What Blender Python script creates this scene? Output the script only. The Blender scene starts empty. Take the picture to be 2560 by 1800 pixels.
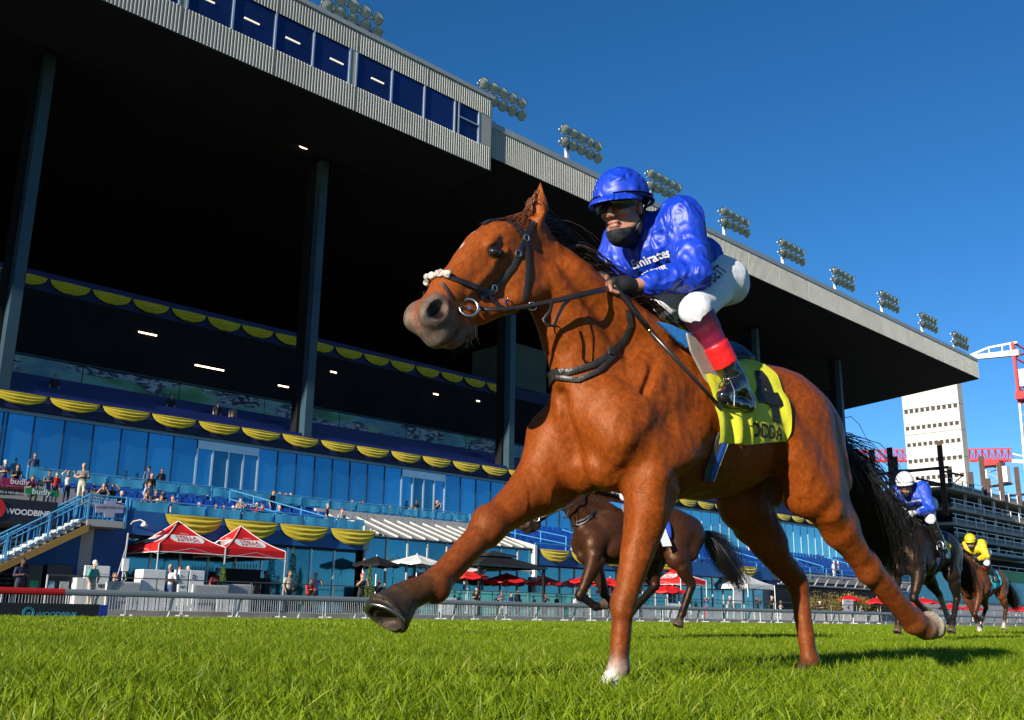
import bpy, bmesh, math, random
import numpy as np
from mathutils import Vector, Matrix
from mathutils.bvhtree import BVHTree

random.seed(7); RNG = np.random.default_rng(7)
SC = bpy.context.scene
COL = SC.collection
R_ = math.radians

# ------------------------------------------------------------------ camera
F_PX = 2489.0; PITCH = R_(14.4); ROLL = R_(0.85); CAM_H = 0.32; CX, CY = 1280.0, 900.0
FWD = np.array([0, math.cos(PITCH), math.sin(PITCH)])
_up0 = np.array([0, -math.sin(PITCH), math.cos(PITCH)]); _rt0 = np.array([1.0, 0, 0])
RT = _rt0 * math.cos(ROLL) + _up0 * math.sin(ROLL)
UP = _up0 * math.cos(ROLL) - _rt0 * math.sin(ROLL)
CAMP = np.array([0, 0, CAM_H])
cam_data = bpy.data.cameras.new('camera')
cam_data.sensor_width = 36.0; cam_data.lens = 36.0 * F_PX / 2560.0
cam_data.clip_start = 0.05; cam_data.clip_end = 6000
cam = bpy.data.objects.new('camera', cam_data); COL.objects.link(cam)
_m = Matrix(((RT[0], UP[0], -FWD[0], 0), (RT[1], UP[1], -FWD[1], 0), (RT[2], UP[2], -FWD[2], CAM_H), (0, 0, 0, 1)))
cam.matrix_world = _m
SC.camera = cam

# ------------------------------------------------------------------ sky, sun, exposure
SUN_AZ = R_(-144.0)      # compass direction towards the sun, clockwise from +Y
SUN_EL = R_(17.5)
world = bpy.data.worlds.new('World'); SC.world = world; world.use_nodes = True
_wn = world.node_tree.nodes; _wl = world.node_tree.links
_bg = _wn['Background']
_sky = _wn.new('ShaderNodeTexSky'); _sky.sky_type = 'NISHITA'; _sky.sun_disc = False
_sky.sun_elevation = SUN_EL; _sky.sun_rotation = SUN_AZ
_sky.air_density = 0.65; _sky.dust_density = 0.0; _sky.ozone_density = 2.8; _sky.altitude = 300
_hs = _wn.new('ShaderNodeHueSaturation'); _hs.inputs['Saturation'].default_value = 1.24
_wl.new(_sky.outputs[0], _hs.inputs['Color']); _wl.new(_hs.outputs[0], _bg.inputs['Color'])
_bg.inputs['Strength'].default_value = 0.082
sun_data = bpy.data.lights.new('sun', 'SUN'); sun_data.energy = 5.0; sun_data.angle = R_(0.5)
sun_data.color = (1.0, 0.93, 0.82)
sun = bpy.data.objects.new('sun', sun_data); COL.objects.link(sun)
SUN_DIR = Vector((math.sin(SUN_AZ) * math.cos(SUN_EL), math.cos(SUN_AZ) * math.cos(SUN_EL), math.sin(SUN_EL)))
sun.rotation_euler = SUN_DIR.to_track_quat('Z', 'Y').to_euler()
SC.cycles.diffuse_bounces = 2; SC.cycles.max_bounces = 8
SC.view_settings.view_transform = 'Standard'; SC.view_settings.look = 'None'
SC.view_settings.exposure = 0.97; SC.view_settings.gamma = 1.0; SC.view_settings.use_curve_mapping = False

# ------------------------------------------------------------------ pixel -> place helpers (a pixel gives a direction, a plane gives the distance)
def ray(x, y):
    return FWD + RT * (x - CX) / F_PX - UP * (y - CY) / F_PX
AZ = R_(45.0)            # the stand runs this way
SU = np.array([math.sin(AZ), math.cos(AZ), 0.0]); SN = np.array([-math.cos(AZ), math.sin(AZ), 0.0])
def onw(x, y, w):
    d = ray(x, y); p = CAMP + d * (w / (d @ SN)); return float(p @ SU), float(p[2])
def onz(x, y, z):
    d = ray(x, y); p = CAMP + d * ((z - CAM_H) / d[2]); return float(p @ SU), float(p @ SN)
def proj(p):
    v = np.asarray(p, float) - CAMP; z = v @ FWD
    return CX + F_PX * (v @ RT) / z, CY - F_PX * (v @ UP) / z
# stand frame: x = s along the stand, y = w away from the track, z up
M_STAND = Matrix(((SU[0], SN[0], 0, 0), (SU[1], SN[1], 0, 0), (0, 0, 1, 0), (0, 0, 0, 1)))
def stand_at(s, w, z=0.0, rz=0.0):
    return M_STAND @ Matrix.Translation((s, w, z)) @ Matrix.Rotation(rz, 4, 'Z')

# ------------------------------------------------------------------ objects
def tag(o, label=None, cat=None, group=None, kind=None):
    if label: o['label'] = label
    if cat: o['category'] = cat
    if group: o['group'] = group
    if kind: o['kind'] = kind
    return o
def empty(name, mat=None):
    o = bpy.data.objects.new(name, None); o.empty_display_size = 0.2; COL.objects.link(o)
    if mat is not None: o.matrix_world = mat
    return o
def link(name, me, material=None, parent=None, mat=None, smooth=False):
    if material is not None and not me.materials:
        for m in (material if isinstance(material, (list, tuple)) else [material]): me.materials.append(m)
    if smooth and me.polygons:
        me.polygons.foreach_set('use_smooth', np.ones(len(me.polygons), bool))
    o = bpy.data.objects.new(name, me); COL.objects.link(o)
    if parent is not None: o.parent = parent
    if mat is not None: o.matrix_local = mat
    return o
def copy_tree(o, parent=None, mat=None):
    c = o.copy(); COL.objects.link(c)
    if parent is not None: c.parent = parent; c.matrix_parent_inverse = Matrix.Identity(4)
    if mat is not None: c.matrix_local = mat
    for ch in o.children: copy_tree(ch, c)
    return c
_ones = 'first second third fourth fifth sixth seventh eighth ninth tenth eleventh twelfth thirteenth fourteenth fifteenth sixteenth seventeenth eighteenth nineteenth'.split()
ORD = list(_ones)
for _t, _o in (('twenty','twentieth'), ('thirty','thirtieth'), ('forty','fortieth'), ('fifty','fiftieth')): ORD += [_o] + [_t + '-' + w for w in _ones[:9]]

# ------------------------------------------------------------------ mesh collector
class MB:
    def __init__(s): s.v = []; s.f = []; s.m = []
    def add(s, vs, fs, mi=0):
        b = len(s.v); s.v += [tuple(map(float, v)) for v in vs]; s.f += [tuple(b + i for i in f) for f in fs]; s.m += [mi] * len(fs); return s
    def box(s, x0, x1, y0, y1, z0, z1, mi=0):
        return s.add([(x0,y0,z0),(x1,y0,z0),(x1,y1,z0),(x0,y1,z0),(x0,y0,z1),(x1,y0,z1),(x1,y1,z1),(x0,y1,z1)],
                     [(0,3,2,1),(4,5,6,7),(0,1,5,4),(1,2,6,5),(2,3,7,6),(3,0,4,7)], mi)
    def hexa(s, pts, mi=0):   # 4 lower, 4 upper points in the same turning order
        return s.add(pts, [(0,3,2,1),(4,5,6,7),(0,1,5,4),(1,2,6,5),(2,3,7,6),(3,0,4,7)], mi)
    def prism(s, poly, off, mi=0):  # polygon (3-D points) swept by a vector
        n = len(poly); off = Vector(off)
        vs = [Vector(p) for p in poly] + [Vector(p) + off for p in poly]
        fs = [tuple(range(n))[::-1], tuple(range(n, 2*n))] + [(i, (i+1) % n, n + (i+1) % n, n + i) for i in range(n)]
        return s.add(vs, fs, mi)
    def tube(s, pts, r, n=6, mi=0, cap=True, flat=None):
        pts = [Vector(p) for p in pts]; k = len(pts)
        rs = r if isinstance(r, (list, tuple)) else [r] * k
        t0 = (pts[1] - pts[0]).normalized()
        a = t0.orthogonal().normalized() if flat is None else (Vector(flat) - t0 * t0.dot(Vector(flat))).normalized()
        vs = []
        for i, p in enumerate(pts):
            t = (pts[min(i+1, k-1)] - pts[max(i-1, 0)]).normalized()
            a = (a - t * a.dot(t)).normalized(); b = t.cross(a)
            for j in range(n):
                an = 2 * math.pi * j / n
                rr = rs[i]
                ra, rb = (rr if isinstance(rr, (list, tuple)) else (rr, rr))
                vs.append(p + a * math.cos(an) * ra + b * math.sin(an) * rb)
        fs = [(i*n + j, i*n + (j+1) % n, (i+1)*n + (j+1) % n, (i+1)*n + j) for i in range(k-1) for j in range(n)]
        if cap: fs += [tuple(range(n))[::-1], tuple((k-1)*n + j for j in range(n))]
        return s.add(vs, fs, mi)
    def lathe(s, prof, n=16, mi=0, mat=None):   # prof: (radius, z)
        vs = []
        for r, z in prof:
            for j in range(n):
                an = 2 * math.pi * j / n; v = Vector((r * math.cos(an), r * math.sin(an), z))
                vs.append(mat @ v if mat is not None else v)
        k = len(prof)
        fs = [(i*n + j, i*n + (j+1) % n, (i+1)*n + (j+1) % n, (i+1)*n + j) for i in range(k-1) for j in range(n)]
        return s.add(vs, fs, mi)
    def grid(s, P, mi=0, closed=False):   # P[i][j] points
        ni, nj = len(P), len(P[0]); vs = [p for row in P for p in row]
        fs = [(i*nj + j, i*nj + j + 1, (i+1)*nj + j + 1, (i+1)*nj + j) for i in range(ni-1) for j in range(nj-1)]
        return s.add(vs, fs, mi)
    def mesh(s, name='mesh'):
        me = bpy.data.meshes.new(name); me.from_pydata(s.v, [], s.f)
        if any(s.m): me.polygons.foreach_set('material_index', s.m)
        me.validate(); me.update(); return me
    def build(s, name, material=None, parent=None, mat=None, smooth=False):
        return link(name, s.mesh(name), material, parent, mat, smooth)
def bx(x0, x1, y0, y1, z0, z1): return MB().box(x0, x1, y0, y1, z0, z1)

# ------------------------------------------------------------------ materials
MAT = {}
def pbsdf(name):
    m = bpy.data.materials.new(name); m.use_nodes = True
    return m, m.node_tree.nodes, m.node_tree.links, m.node_tree.nodes['Principled BSDF']
def mat(name, col, rough=0.6, metal=0.0, spec=0.5, var=0.12, vscale=3.0, bump=0.0, bscale=60.0, coat=0.0, emit=0.0, sheen=0.0, trans=0.0, objvar=0.0, attr=False, stretch=None):
    if name in MAT: return MAT[name]
    m, N, L, P = pbsdf(name)
    P.inputs['Roughness'].default_value = rough; P.inputs['Metallic'].default_value = metal
    P.inputs['Specular IOR Level'].default_value = spec; P.inputs['Coat Weight'].default_value = coat
    P.inputs['Coat Roughness'].default_value = 0.08
    P.inputs['Sheen Weight'].default_value = sheen
    c = (*col, 1.0)
    tc = N.new('ShaderNodeTexCoord'); mp = N.new('ShaderNodeMapping'); L.new(tc.outputs['Object'], mp.inputs['Vector'])
    if stretch: mp.inputs['Scale'].default_value = stretch
    src = None
    if attr:
        a = N.new('ShaderNodeAttribute'); a.attribute_name = 'Col'; src = a.outputs['Color']
    nz = N.new('ShaderNodeTexNoise'); nz.inputs['Scale'].default_value = vscale; nz.inputs['Detail'].default_value = 5; nz.inputs['Roughness'].default_value = 0.6
    L.new(mp.outputs[0], nz.inputs['Vector'])
    mr = N.new('ShaderNodeMapRange'); K = 1.0 if (metal > .5 or emit) else 0.76
    mr.inputs['To Min'].default_value = (1 - var)*K; mr.inputs['To Max'].default_value = (1 + var)*K
    mr.inputs['From Min'].default_value = 0.3; mr.inputs['From Max'].default_value = 0.7; mr.clamp = False
    L.new(nz.outputs['Fac'], mr.inputs['Value'])
    mx = N.new('ShaderNodeMix'); mx.data_type = 'RGBA'; mx.blend_type = 'MULTIPLY'; mx.inputs[0].default_value = 1.0
    if src is not None: L.new(src, mx.inputs['A'])
    else: mx.inputs['A'].default_value = c
    L.new(mr.outputs[0], mx.inputs['B'])
    out = mx.outputs['Result']
    if objvar:
        oi = N.new('ShaderNodeObjectInfo'); m2 = N.new('ShaderNodeMapRange'); m2.inputs['To Min'].default_value = 1 - objvar; m2.inputs['To Max'].default_value = 1 + objvar
        L.new(oi.outputs['Random'], m2.inputs['Value'])
        mx2 = N.new('ShaderNodeMix'); mx2.data_type = 'RGBA'; mx2.blend_type = 'MULTIPLY'; mx2.inputs[0].default_value = 1.0
        L.new(out, mx2.inputs['A']); L.new(m2.outputs[0], mx2.inputs['B']); out = mx2.outputs['Result']
    L.new(out, P.inputs['Base Color'])
    if bump:
        n2 = N.new('ShaderNodeTexNoise'); n2.inputs['Scale'].default_value = bscale; n2.inputs['Detail'].default_value = 6
        L.new(mp.outputs[0], n2.inputs['Vector'])
        b = N.new('ShaderNodeBump'); b.inputs['Strength'].default_value = bump; b.inputs['Distance'].default_value = 0.02
        L.new(n2.outputs['Fac'], b.inputs['Height']); L.new(b.outputs[0], P.inputs['Normal'])
    if emit:
        P.inputs['Emission Color'].default_value = c; P.inputs['Emission Strength'].default_value = emit
    if trans: P.inputs['Transmission Weight'].default_value = trans
    MAT[name] = m
    return m
def srgb(r, g, b):
    f = lambda c: ((c/255)/12.92 if c/255 <= 0.04045 else ((c/255 + 0.055)/1.055) ** 2.4)
    return (f(r), f(g), f(b))

# ------------------------------------------------------------------ implicit surfaces for bodies
class Body:
    """Smooth union of tapered capsules and ellipsoids, meshed with surface nets; each piece carries a colour."""
    def __init__(s, lo, hi, h):
        s.h = h; s.lo = np.array(lo, float); s.n = np.ceil((np.array(hi) - s.lo) / h).astype(int) + 1
        s.f = np.full(tuple(s.n), 1.0, np.float32); s.prims = []; s.rot = None
    def rotate_from(s, c, deg):
        s.rot = None if (c is None or not deg) else (np.asarray(c, float), math.radians(deg))
    def _T(s, p):
        if s.rot is None: return p
        c, a = s.rot; q = np.asarray(p, float) - c; return c + np.array([q[0]*math.cos(a) - q[2]*math.sin(a), q[1], q[0]*math.sin(a) + q[2]*math.cos(a)])
    def _sub(s, lo, hi):
        i0 = np.maximum(np.floor((lo - s.lo) / s.h).astype(int), 0); i1 = np.minimum(np.ceil((hi - s.lo) / s.h).astype(int) + 1, s.n)
        if (i1 <= i0).any(): return None
        ax = [s.lo[k] + s.h * np.arange(i0[k], i1[k]) for k in range(3)]
        g = np.stack(np.meshgrid(*ax, indexing='ij'), -1)
        return tuple(slice(i0[k], i1[k]) for k in range(3)), g
    @staticmethod
    def _cap(P, a, b, ra, rb, sq, ax):
        a = np.asarray(a, float); b = np.asarray(b, float)
        if sq != 1.0:      # squash across ax: stretch space along ax about the segment
            ax = np.asarray(ax, float); ax = ax / np.linalg.norm(ax)
            d = b - a; L2 = d @ d + 1e-12
            t = np.clip(((P - a) @ d) / L2, 0, 1); q = P - (a + t[..., None] * d)
            c = q @ ax; q = q + (c * (1 / sq - 1))[..., None] * ax
            return (np.sqrt((q * q).sum(-1)) - (ra + (rb - ra) * t)) * (0.5 + 0.5 * min(1, sq))
        d = b - a; L2 = d @ d + 1e-12
        t = np.clip(((P - a) @ d) / L2, 0, 1); q = P - (a + t[..., None] * d)
        return np.sqrt((q * q).sum(-1)) - (ra + (rb - ra) * t)
    @staticmethod
    def _ell(P, c, r, M):
        q = P - np.asarray(c, float)
        if M is not None: q = q @ M
        r = np.asarray(r, float); k0 = np.sqrt(((q / r) ** 2).sum(-1)); k1 = np.sqrt(((q / (r * r)) ** 2).sum(-1)) + 1e-9
        return k0 * (k0 - 1) / k1
    def _blend(s, fn, lo, hi, k, sub=False):
        r = s._sub(np.asarray(lo) - k - 2*s.h, np.asarray(hi) + k + 2*s.h)
        if r is None: return
        sl, g = r; d = fn(g).astype(np.float32); f = s.f[sl]
        if sub:
            d = -d; hh = np.maximum(k - np.abs(f - d), 0) / k; s.f[sl] = np.maximum(f, d) + hh * hh * k * 0.25
        else:
            hh = np.maximum(k - np.abs(f - d), 0) / k; s.f[sl] = np.minimum(f, d) - hh * hh * k * 0.25
    def cap(s, a, b, ra, rb=None, k=0.04, col=None, sq=1.0, ax=(0, 1, 0)):
        rb = ra if rb is None else rb; R = max(ra, rb) * max(1, sq); a = s._T(a); b = s._T(b)
        fn = lambda P, a=a, b=b, ra=ra, rb=rb, sq=sq, ax=ax: Body._cap(P, a, b, ra, rb, sq, ax)
        s._blend(fn, np.minimum(a, b) - R, np.maximum(a, b) + R, k); s.prims.append((fn, col)); return s
    def chain(s, pts, rs, k=0.03, col=None, sq=1.0, ax=(0, 1, 0)):
        for i in range(len(pts) - 1): s.cap(pts[i], pts[i+1], rs[i], rs[i+1], k, col, sq, ax)
        return s
    def frus(s, a, b, ra, rb, k=0.01, col=None, sq=1.0, ax=(0, 1, 0)):      # flat-ended cone
        def fn(P, a=np.asarray(a, float), b=np.asarray(b, float), ra=ra, rb=rb):
            d = b - a; L = np.linalg.norm(d); d = d / L; x = (P - a) @ d; q = (P - a) - x[..., None] * d
            if sq != 1.0:
                e = np.asarray(ax, float); e = e - d * (e @ d); e = e / np.linalg.norm(e); c = q @ e; q = q + (c * (1 / sq - 1))[..., None] * e
            r = np.sqrt((q * q).sum(-1)); return np.maximum(r - (ra + (rb - ra) * np.clip(x / L, 0, 1)), np.maximum(-x, x - L))
        R = max(ra, rb) * 1.2; s._blend(fn, np.minimum(a, b) - R, np.maximum(a, b) + R, k); s.prims.append((fn, col)); return s
    def ell(s, c, r, k=0.04, col=None, M=None):
        c = s._T(c); R = max(r); fn = lambda P, c=c, r=r, M=M: Body._ell(P, c, r, M)
        s._blend(fn, np.asarray(c) - R, np.asarray(c) + R, k); s.prims.append((fn, col)); return s
    def cut(s, c, r, k=0.01, M=None):
        c = s._T(c); R = max(r); s._blend(lambda P: Body._ell(P, c, r, M), np.asarray(c) - R, np.asarray(c) + R, k, True); return s
    def cutcap(s, a, b, ra, rb=None, k=0.01, sq=1.0, ax=(0, 1, 0)):
        rb = ra if rb is None else rb; R = max(ra, rb) * max(1, sq); a = s._T(a); b = s._T(b)
        s._blend(lambda P: Body._cap(P, a, b, ra, rb, sq, ax), np.minimum(a, b) - R, np.maximum(a, b) + R, k, True); return s
    def trim(s, fn):       # keep where fn(points) < 0
        ax = [s.lo[k] + s.h * np.arange(s.n[k]) for k in range(3)]
        for i in range(s.n[0]):
            g = np.stack(np.meshgrid(ax[0][i:i+1], ax[1], ax[2], indexing='ij'), -1)
            s.f[i:i+1] = np.maximum(s.f[i:i+1], fn(g).astype(np.float32))
    def mesh(s, name, smooth=2, colour=None, blend=0.012, disp=None):
        f = s.f; n = np.array(f.shape); ins = f < 0
        c = np.zeros(tuple(n - 1), np.int8)
        for dx in (0, 1):
            for dy in (0, 1):
                for dz in (0, 1): c += ins[dx:n[0]-1+dx, dy:n[1]-1+dy, dz:n[2]-1+dz]
        cells = np.argwhere((c > 0) & (c < 8)); idx = np.full(tuple(n - 1), -1, np.int64); idx[tuple(cells.T)] = np.arange(len(cells))
        acc = np.zeros((len(cells), 3)); cnt = np.zeros(len(cells))
        cor = [(dx, dy, dz) for dx in (0, 1) for dy in (0, 1) for dz in (0, 1)]
        val = {o: f[tuple((cells + o).T)] for o in cor}
        for o in cor:
            for k in range(3):
                if o[k] == 0:
                    p = list(o); p[k] = 1; p = tuple(p); a, b = val[o], val[p]; m = (a < 0) != (b < 0)
                    t = np.where(m, a / np.where(m, a - b, 1), 0); pos = np.tile(np.array(o, float), (len(cells), 1)); pos[:, k] = t
                    acc[m] += pos[m]; cnt[m] += 1
        V = s.lo + s.h * (cells + acc / np.maximum(cnt, 1)[:, None])
        F = []
        for k in range(3):
            a = [0, 1, 2]; a.remove(k); u, v = (a if k != 1 else a[::-1])
            sl0 = [slice(None)] * 3; sl1 = [slice(None)] * 3; sl0[k] = slice(0, n[k] - 1); sl1[k] = slice(1, n[k])
            cr = ins[tuple(sl0)] != ins[tuple(sl1)]
            e = np.argwhere(cr); ok = (e[:, u] > 0) & (e[:, v] > 0) & (e[:, u] < n[u]-1) & (e[:, v] < n[v]-1); e = e[ok]
            def cell(du, dv):
                q = e.copy(); q[:, u] -= du; q[:, v] -= dv; return idx[tuple(q.T)]
            q = np.stack([cell(0, 0), cell(1, 0), cell(1, 1), cell(0, 1)], 1)
            flip = ~ins[tuple(e.T)]; q[flip] = q[flip][:, ::-1]
            F.append(q)
        F = np.concatenate(F); F = F[(F >= 0).all(1)]
        E = np.concatenate([F[:, [0, 1]], F[:, [1, 2]], F[:, [2, 3]], F[:, [3, 0]]]); deg = np.bincount(E.ravel(), minlength=len(V)).astype(float)
        for it in range(smooth * 2):
            A = np.zeros_like(V)
            for d in range(3):
                A[:, d] = np.bincount(E[:, 0], V[E[:, 1], d], len(V)) + np.bincount(E[:, 1], V[E[:, 0], d], len(V))
            lam = 0.55 if it % 2 == 0 else -0.57
            V = V + lam * (A / np.maximum(deg, 1)[:, None] - V)
        me = bpy.data.meshes.new(name); me.vertices.add(len(V)); me.loops.add(F.size); me.polygons.add(len(F))
        me.vertices.foreach_set('co', V.astype(np.float32).ravel()); me.loops.foreach_set('vertex_index', F.ravel().astype(np.int32))
        me.polygons.foreach_set('loop_start', np.arange(0, F.size, 4, dtype=np.int32))
        me.polygons.foreach_set('use_smooth', np.ones(len(F), bool)); me.update(calc_edges=True)
        if colour is not None:
            W = np.zeros(len(V)); C = np.zeros((len(V), 3))
            for fn, col in s.prims:
                if col is None: col = colour
                w = np.exp(-np.clip(fn(V), -0.05, 1.0) / blend); W += w; C += w[:, None] * np.asarray(col)
            C /= np.maximum(W, 1e-12)[:, None]
            if disp: C = disp(V, C)
            a = me.color_attributes.new('Col', 'FLOAT_COLOR', 'POINT'); a.data.foreach_set('color', np.concatenate([C, np.ones((len(V), 1))], 1).astype(np.float32).ravel())
        return me
def bvh_of(me):
    return BVHTree.FromPolygons([v.co for v in me.vertices], [p.vertices for p in me.polygons])
def text_mesh(txt, size=1.0, depth=0.0, align='CENTER', shear=0.0, bold=0.0, space=1.0):
    cu = bpy.data.curves.new('lettering', 'FONT'); cu.body = txt; cu.size = size; cu.extrude = depth; cu.align_x = align; cu.align_y = 'CENTER'
    cu.shear = shear; cu.offset = bold; cu.space_character = space; cu.resolution_u = 3
    o = bpy.data.objects.new('lettering', cu); COL.objects.link(o)
    dg = bpy.context.evaluated_depsgraph_get(); me = bpy.data.meshes.new_from_object(o.evaluated_get(dg))
    bpy.data.objects.remove(o); bpy.data.curves.remove(cu); me.materials.clear(); return me
# ------------------------------------------------------------------ ground
Z4 = lambda x, y: (x/3.229, 1100 + y/3.229); Z5 = lambda x, y: (600 + x/3.229, 1100 + y/3.229); Z6 = lambda x, y: (x/2.69, 550 + y/2.69); Z7 = lambda x, y: (200 + x/2.087, y/2.087)
Z8 = lambda x, y: (2060 + x/2.018, 800 + y/2.018); A3 = lambda x, y: (x/3.827, 900 + y/3.827); A4 = lambda x, y: (500 + x/2.701, 900 + y/2.701)
B1 = lambda x, y: (1200 + x/3.586, 1150 + y/3.586); B2 = lambda x, y: (1650 + x/3.586, 1150 + y/3.586)
C1 = lambda x, y: (x/4.592, 1380 + y/4.592); C2 = lambda x, y: (400 + x/4.592, 1380 + y/4.592); C3 = lambda x, y: (1100 + x/4.592, 1400 + y/4.592); C4 = lambda x, y: (2150 + x/5.6, 1400 + y/5.6)
AP = .30            # height of the paved apron
def sheet(name, s0, s1, w0, w1, z, m):
    o = MB().add([(s0,w0,z),(s1,w0,z),(s1,w1,z),(s0,w1,z)], [(0,1,2,3)]).build(name, m); o.matrix_world = M_STAND; return tag(o, kind='structure')
def turf_material():
    m, N, L, P = pbsdf('turf'); tc = N.new('ShaderNodeTexCoord')
    a = N.new('ShaderNodeTexNoise'); a.inputs['Scale'].default_value = 14; a.inputs['Detail'].default_value = 8; L.new(tc.outputs['Object'], a.inputs['Vector'])
    b = N.new('ShaderNodeTexNoise'); b.inputs['Scale'].default_value = .35; b.inputs['Detail'].default_value = 3; L.new(tc.outputs['Object'], b.inputs['Vector'])
    r = N.new('ShaderNodeValToRGB'); r.color_ramp.elements[0].color = (.024,.050,.006,1); r.color_ramp.elements[1].color = (.10,.155,.015,1); r.color_ramp.elements[0].position = .32; r.color_ramp.elements[1].position = .68
    mx = N.new('ShaderNodeMix'); mx.inputs[0].default_value = .5; L.new(a.outputs['Fac'], mx.inputs['A']); L.new(b.outputs['Fac'], mx.inputs['B']); L.new(mx.outputs[0], r.inputs['Fac']); L.new(r.outputs[0], P.inputs['Base Color'])
    P.inputs['Roughness'].default_value = .8; P.inputs['Specular IOR Level'].default_value = .2
    bp = N.new('ShaderNodeBump'); bp.inputs['Strength'].default_value = .9; bp.inputs['Distance'].default_value = .06; L.new(a.outputs['Fac'], bp.inputs['Height']); L.new(bp.outputs[0], P.inputs['Normal']); return m
M_TURF = turf_material()
M_ASPH = mat('apron_concrete', (.30,.29,.27), .85, 0, .2, .25, .8, .3, 8)
M_KERB = mat('kerb_concrete', (.48,.46,.42), .85, 0, .2, .2, 1.2, .3, 12)
sheet('turf', -900, 1500, -900, 38.9, 0.0, M_TURF)
sheet('ground', -900, 1500, 38.9, 1500, -.012, mat('far_ground', (.16,.15,.13), .9, 0, .2, .3, .05))
o = bx(-120, 400, 38.55, 39.05, -.05, .10).build('kerb', M_KERB); o.matrix_world = M_STAND; tag(o, kind='structure')
sheet('service_road', -120, 400, 39.05, 41.2, .055, M_ASPH)
o = bx(-120, 400, 41.2, 75, -.05, AP).build('apron', M_ASPH); o.matrix_world = M_STAND; tag(o, kind='structure')

# grass: blade tufts standing on the turf, instanced on scattered points
def tuft_mesh(name, n, rad, h, w, seed, lean=.5):
    rng = np.random.default_rng(seed); mb = MB()
    for i in range(n):
        a = rng.uniform(0, 6.283); r = rad*math.sqrt(rng.random()); x, y = r*math.cos(a), r*math.sin(a); hh = h*rng.uniform(.55, 1.25); ww = w*rng.uniform(.7, 1.3)
        la = rng.uniform(0, 6.283); ll = hh*lean*rng.uniform(.1, 1.3); fa = rng.uniform(0, 3.14); fx, fy = math.cos(fa)*ww, math.sin(fa)*ww
        if rng.random() < .12: ll *= 2.2; hh *= .6
        dx, dy = math.cos(la)*ll, math.sin(la)*ll; p = lambda t, k: (x + dx*t*t + fx*k, y + dy*t*t + fy*k, hh*t*(1 - .12*t))
        mb.add([p(0,-1), p(0,1), p(.5,-.85), p(.5,.85), p(.82,-.5), p(.82,.5), p(1,0)], [(0,1,3,2),(2,3,5,4),(4,5,6)])
    return mb.mesh(name)
def blade_material():
    m, N, L, P = pbsdf('grass_blade'); oi = N.new('ShaderNodeObjectInfo'); tc = N.new('ShaderNodeTexCoord')
    geo = N.new('ShaderNodeNewGeometry'); sp = N.new('ShaderNodeSeparateXYZ'); L.new(geo.outputs['Position'], sp.inputs[0])
    nz = N.new('ShaderNodeTexNoise'); nz.inputs['Scale'].default_value = 1.3; nz.inputs['Detail'].default_value = 6; nz.inputs['Roughness'].default_value = .65; L.new(geo.outputs['Position'], nz.inputs['Vector'])
    ad = N.new('ShaderNodeMath'); ad.operation = 'ADD'; ml = N.new('ShaderNodeMath'); ml.operation = 'MULTIPLY'; ml.inputs[1].default_value = .62
    r1 = N.new('ShaderNodeMath'); r1.operation = 'MULTIPLY'; r1.inputs[1].default_value = .32; L.new(geo.outputs['Random Per Island'], r1.inputs[0])
    r2 = N.new('ShaderNodeMath'); r2.operation = 'MULTIPLY'; r2.inputs[1].default_value = .25; L.new(oi.outputs['Random'], r2.inputs[0])
    L.new(nz.outputs['Fac'], ml.inputs[0]); L.new(ml.outputs[0], ad.inputs[0]); L.new(r1.outputs[0], ad.inputs[1]); ad2 = N.new('ShaderNodeMath'); L.new(ad.outputs[0], ad2.inputs[0]); L.new(r2.outputs[0], ad2.inputs[1])
    r = N.new('ShaderNodeValToRGB'); e = r.color_ramp.elements; e[0].position = .25; e[0].color = (.038,.090,.003,1); e[1].position = .85; e[1].color = (.40,.37,.08,1)
    q = e.new(.55); q.color = (.145,.225,.005,1); q2 = e.new(.80); q2.color = (.26,.33,.010,1)
    L.new(ad2.outputs[0], r.inputs['Fac']); L.new(r.outputs[0], P.inputs['Base Color']); P.inputs['Roughness'].default_value = .5; P.inputs['Specular IOR Level'].default_value = .22
    tr = N.new('ShaderNodeBsdfTranslucent'); L.new(r.outputs[0], tr.inputs['Color']); ms = N.new('ShaderNodeMixShader'); ms.inputs[0].default_value = .45
    out = N['Material Output']; L.new(P.outputs[0], ms.inputs[1]); L.new(tr.outputs[0], ms.inputs[2]); L.new(ms.outputs[0], out.inputs['Surface']); return m
M_BLADE = blade_material()
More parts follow.
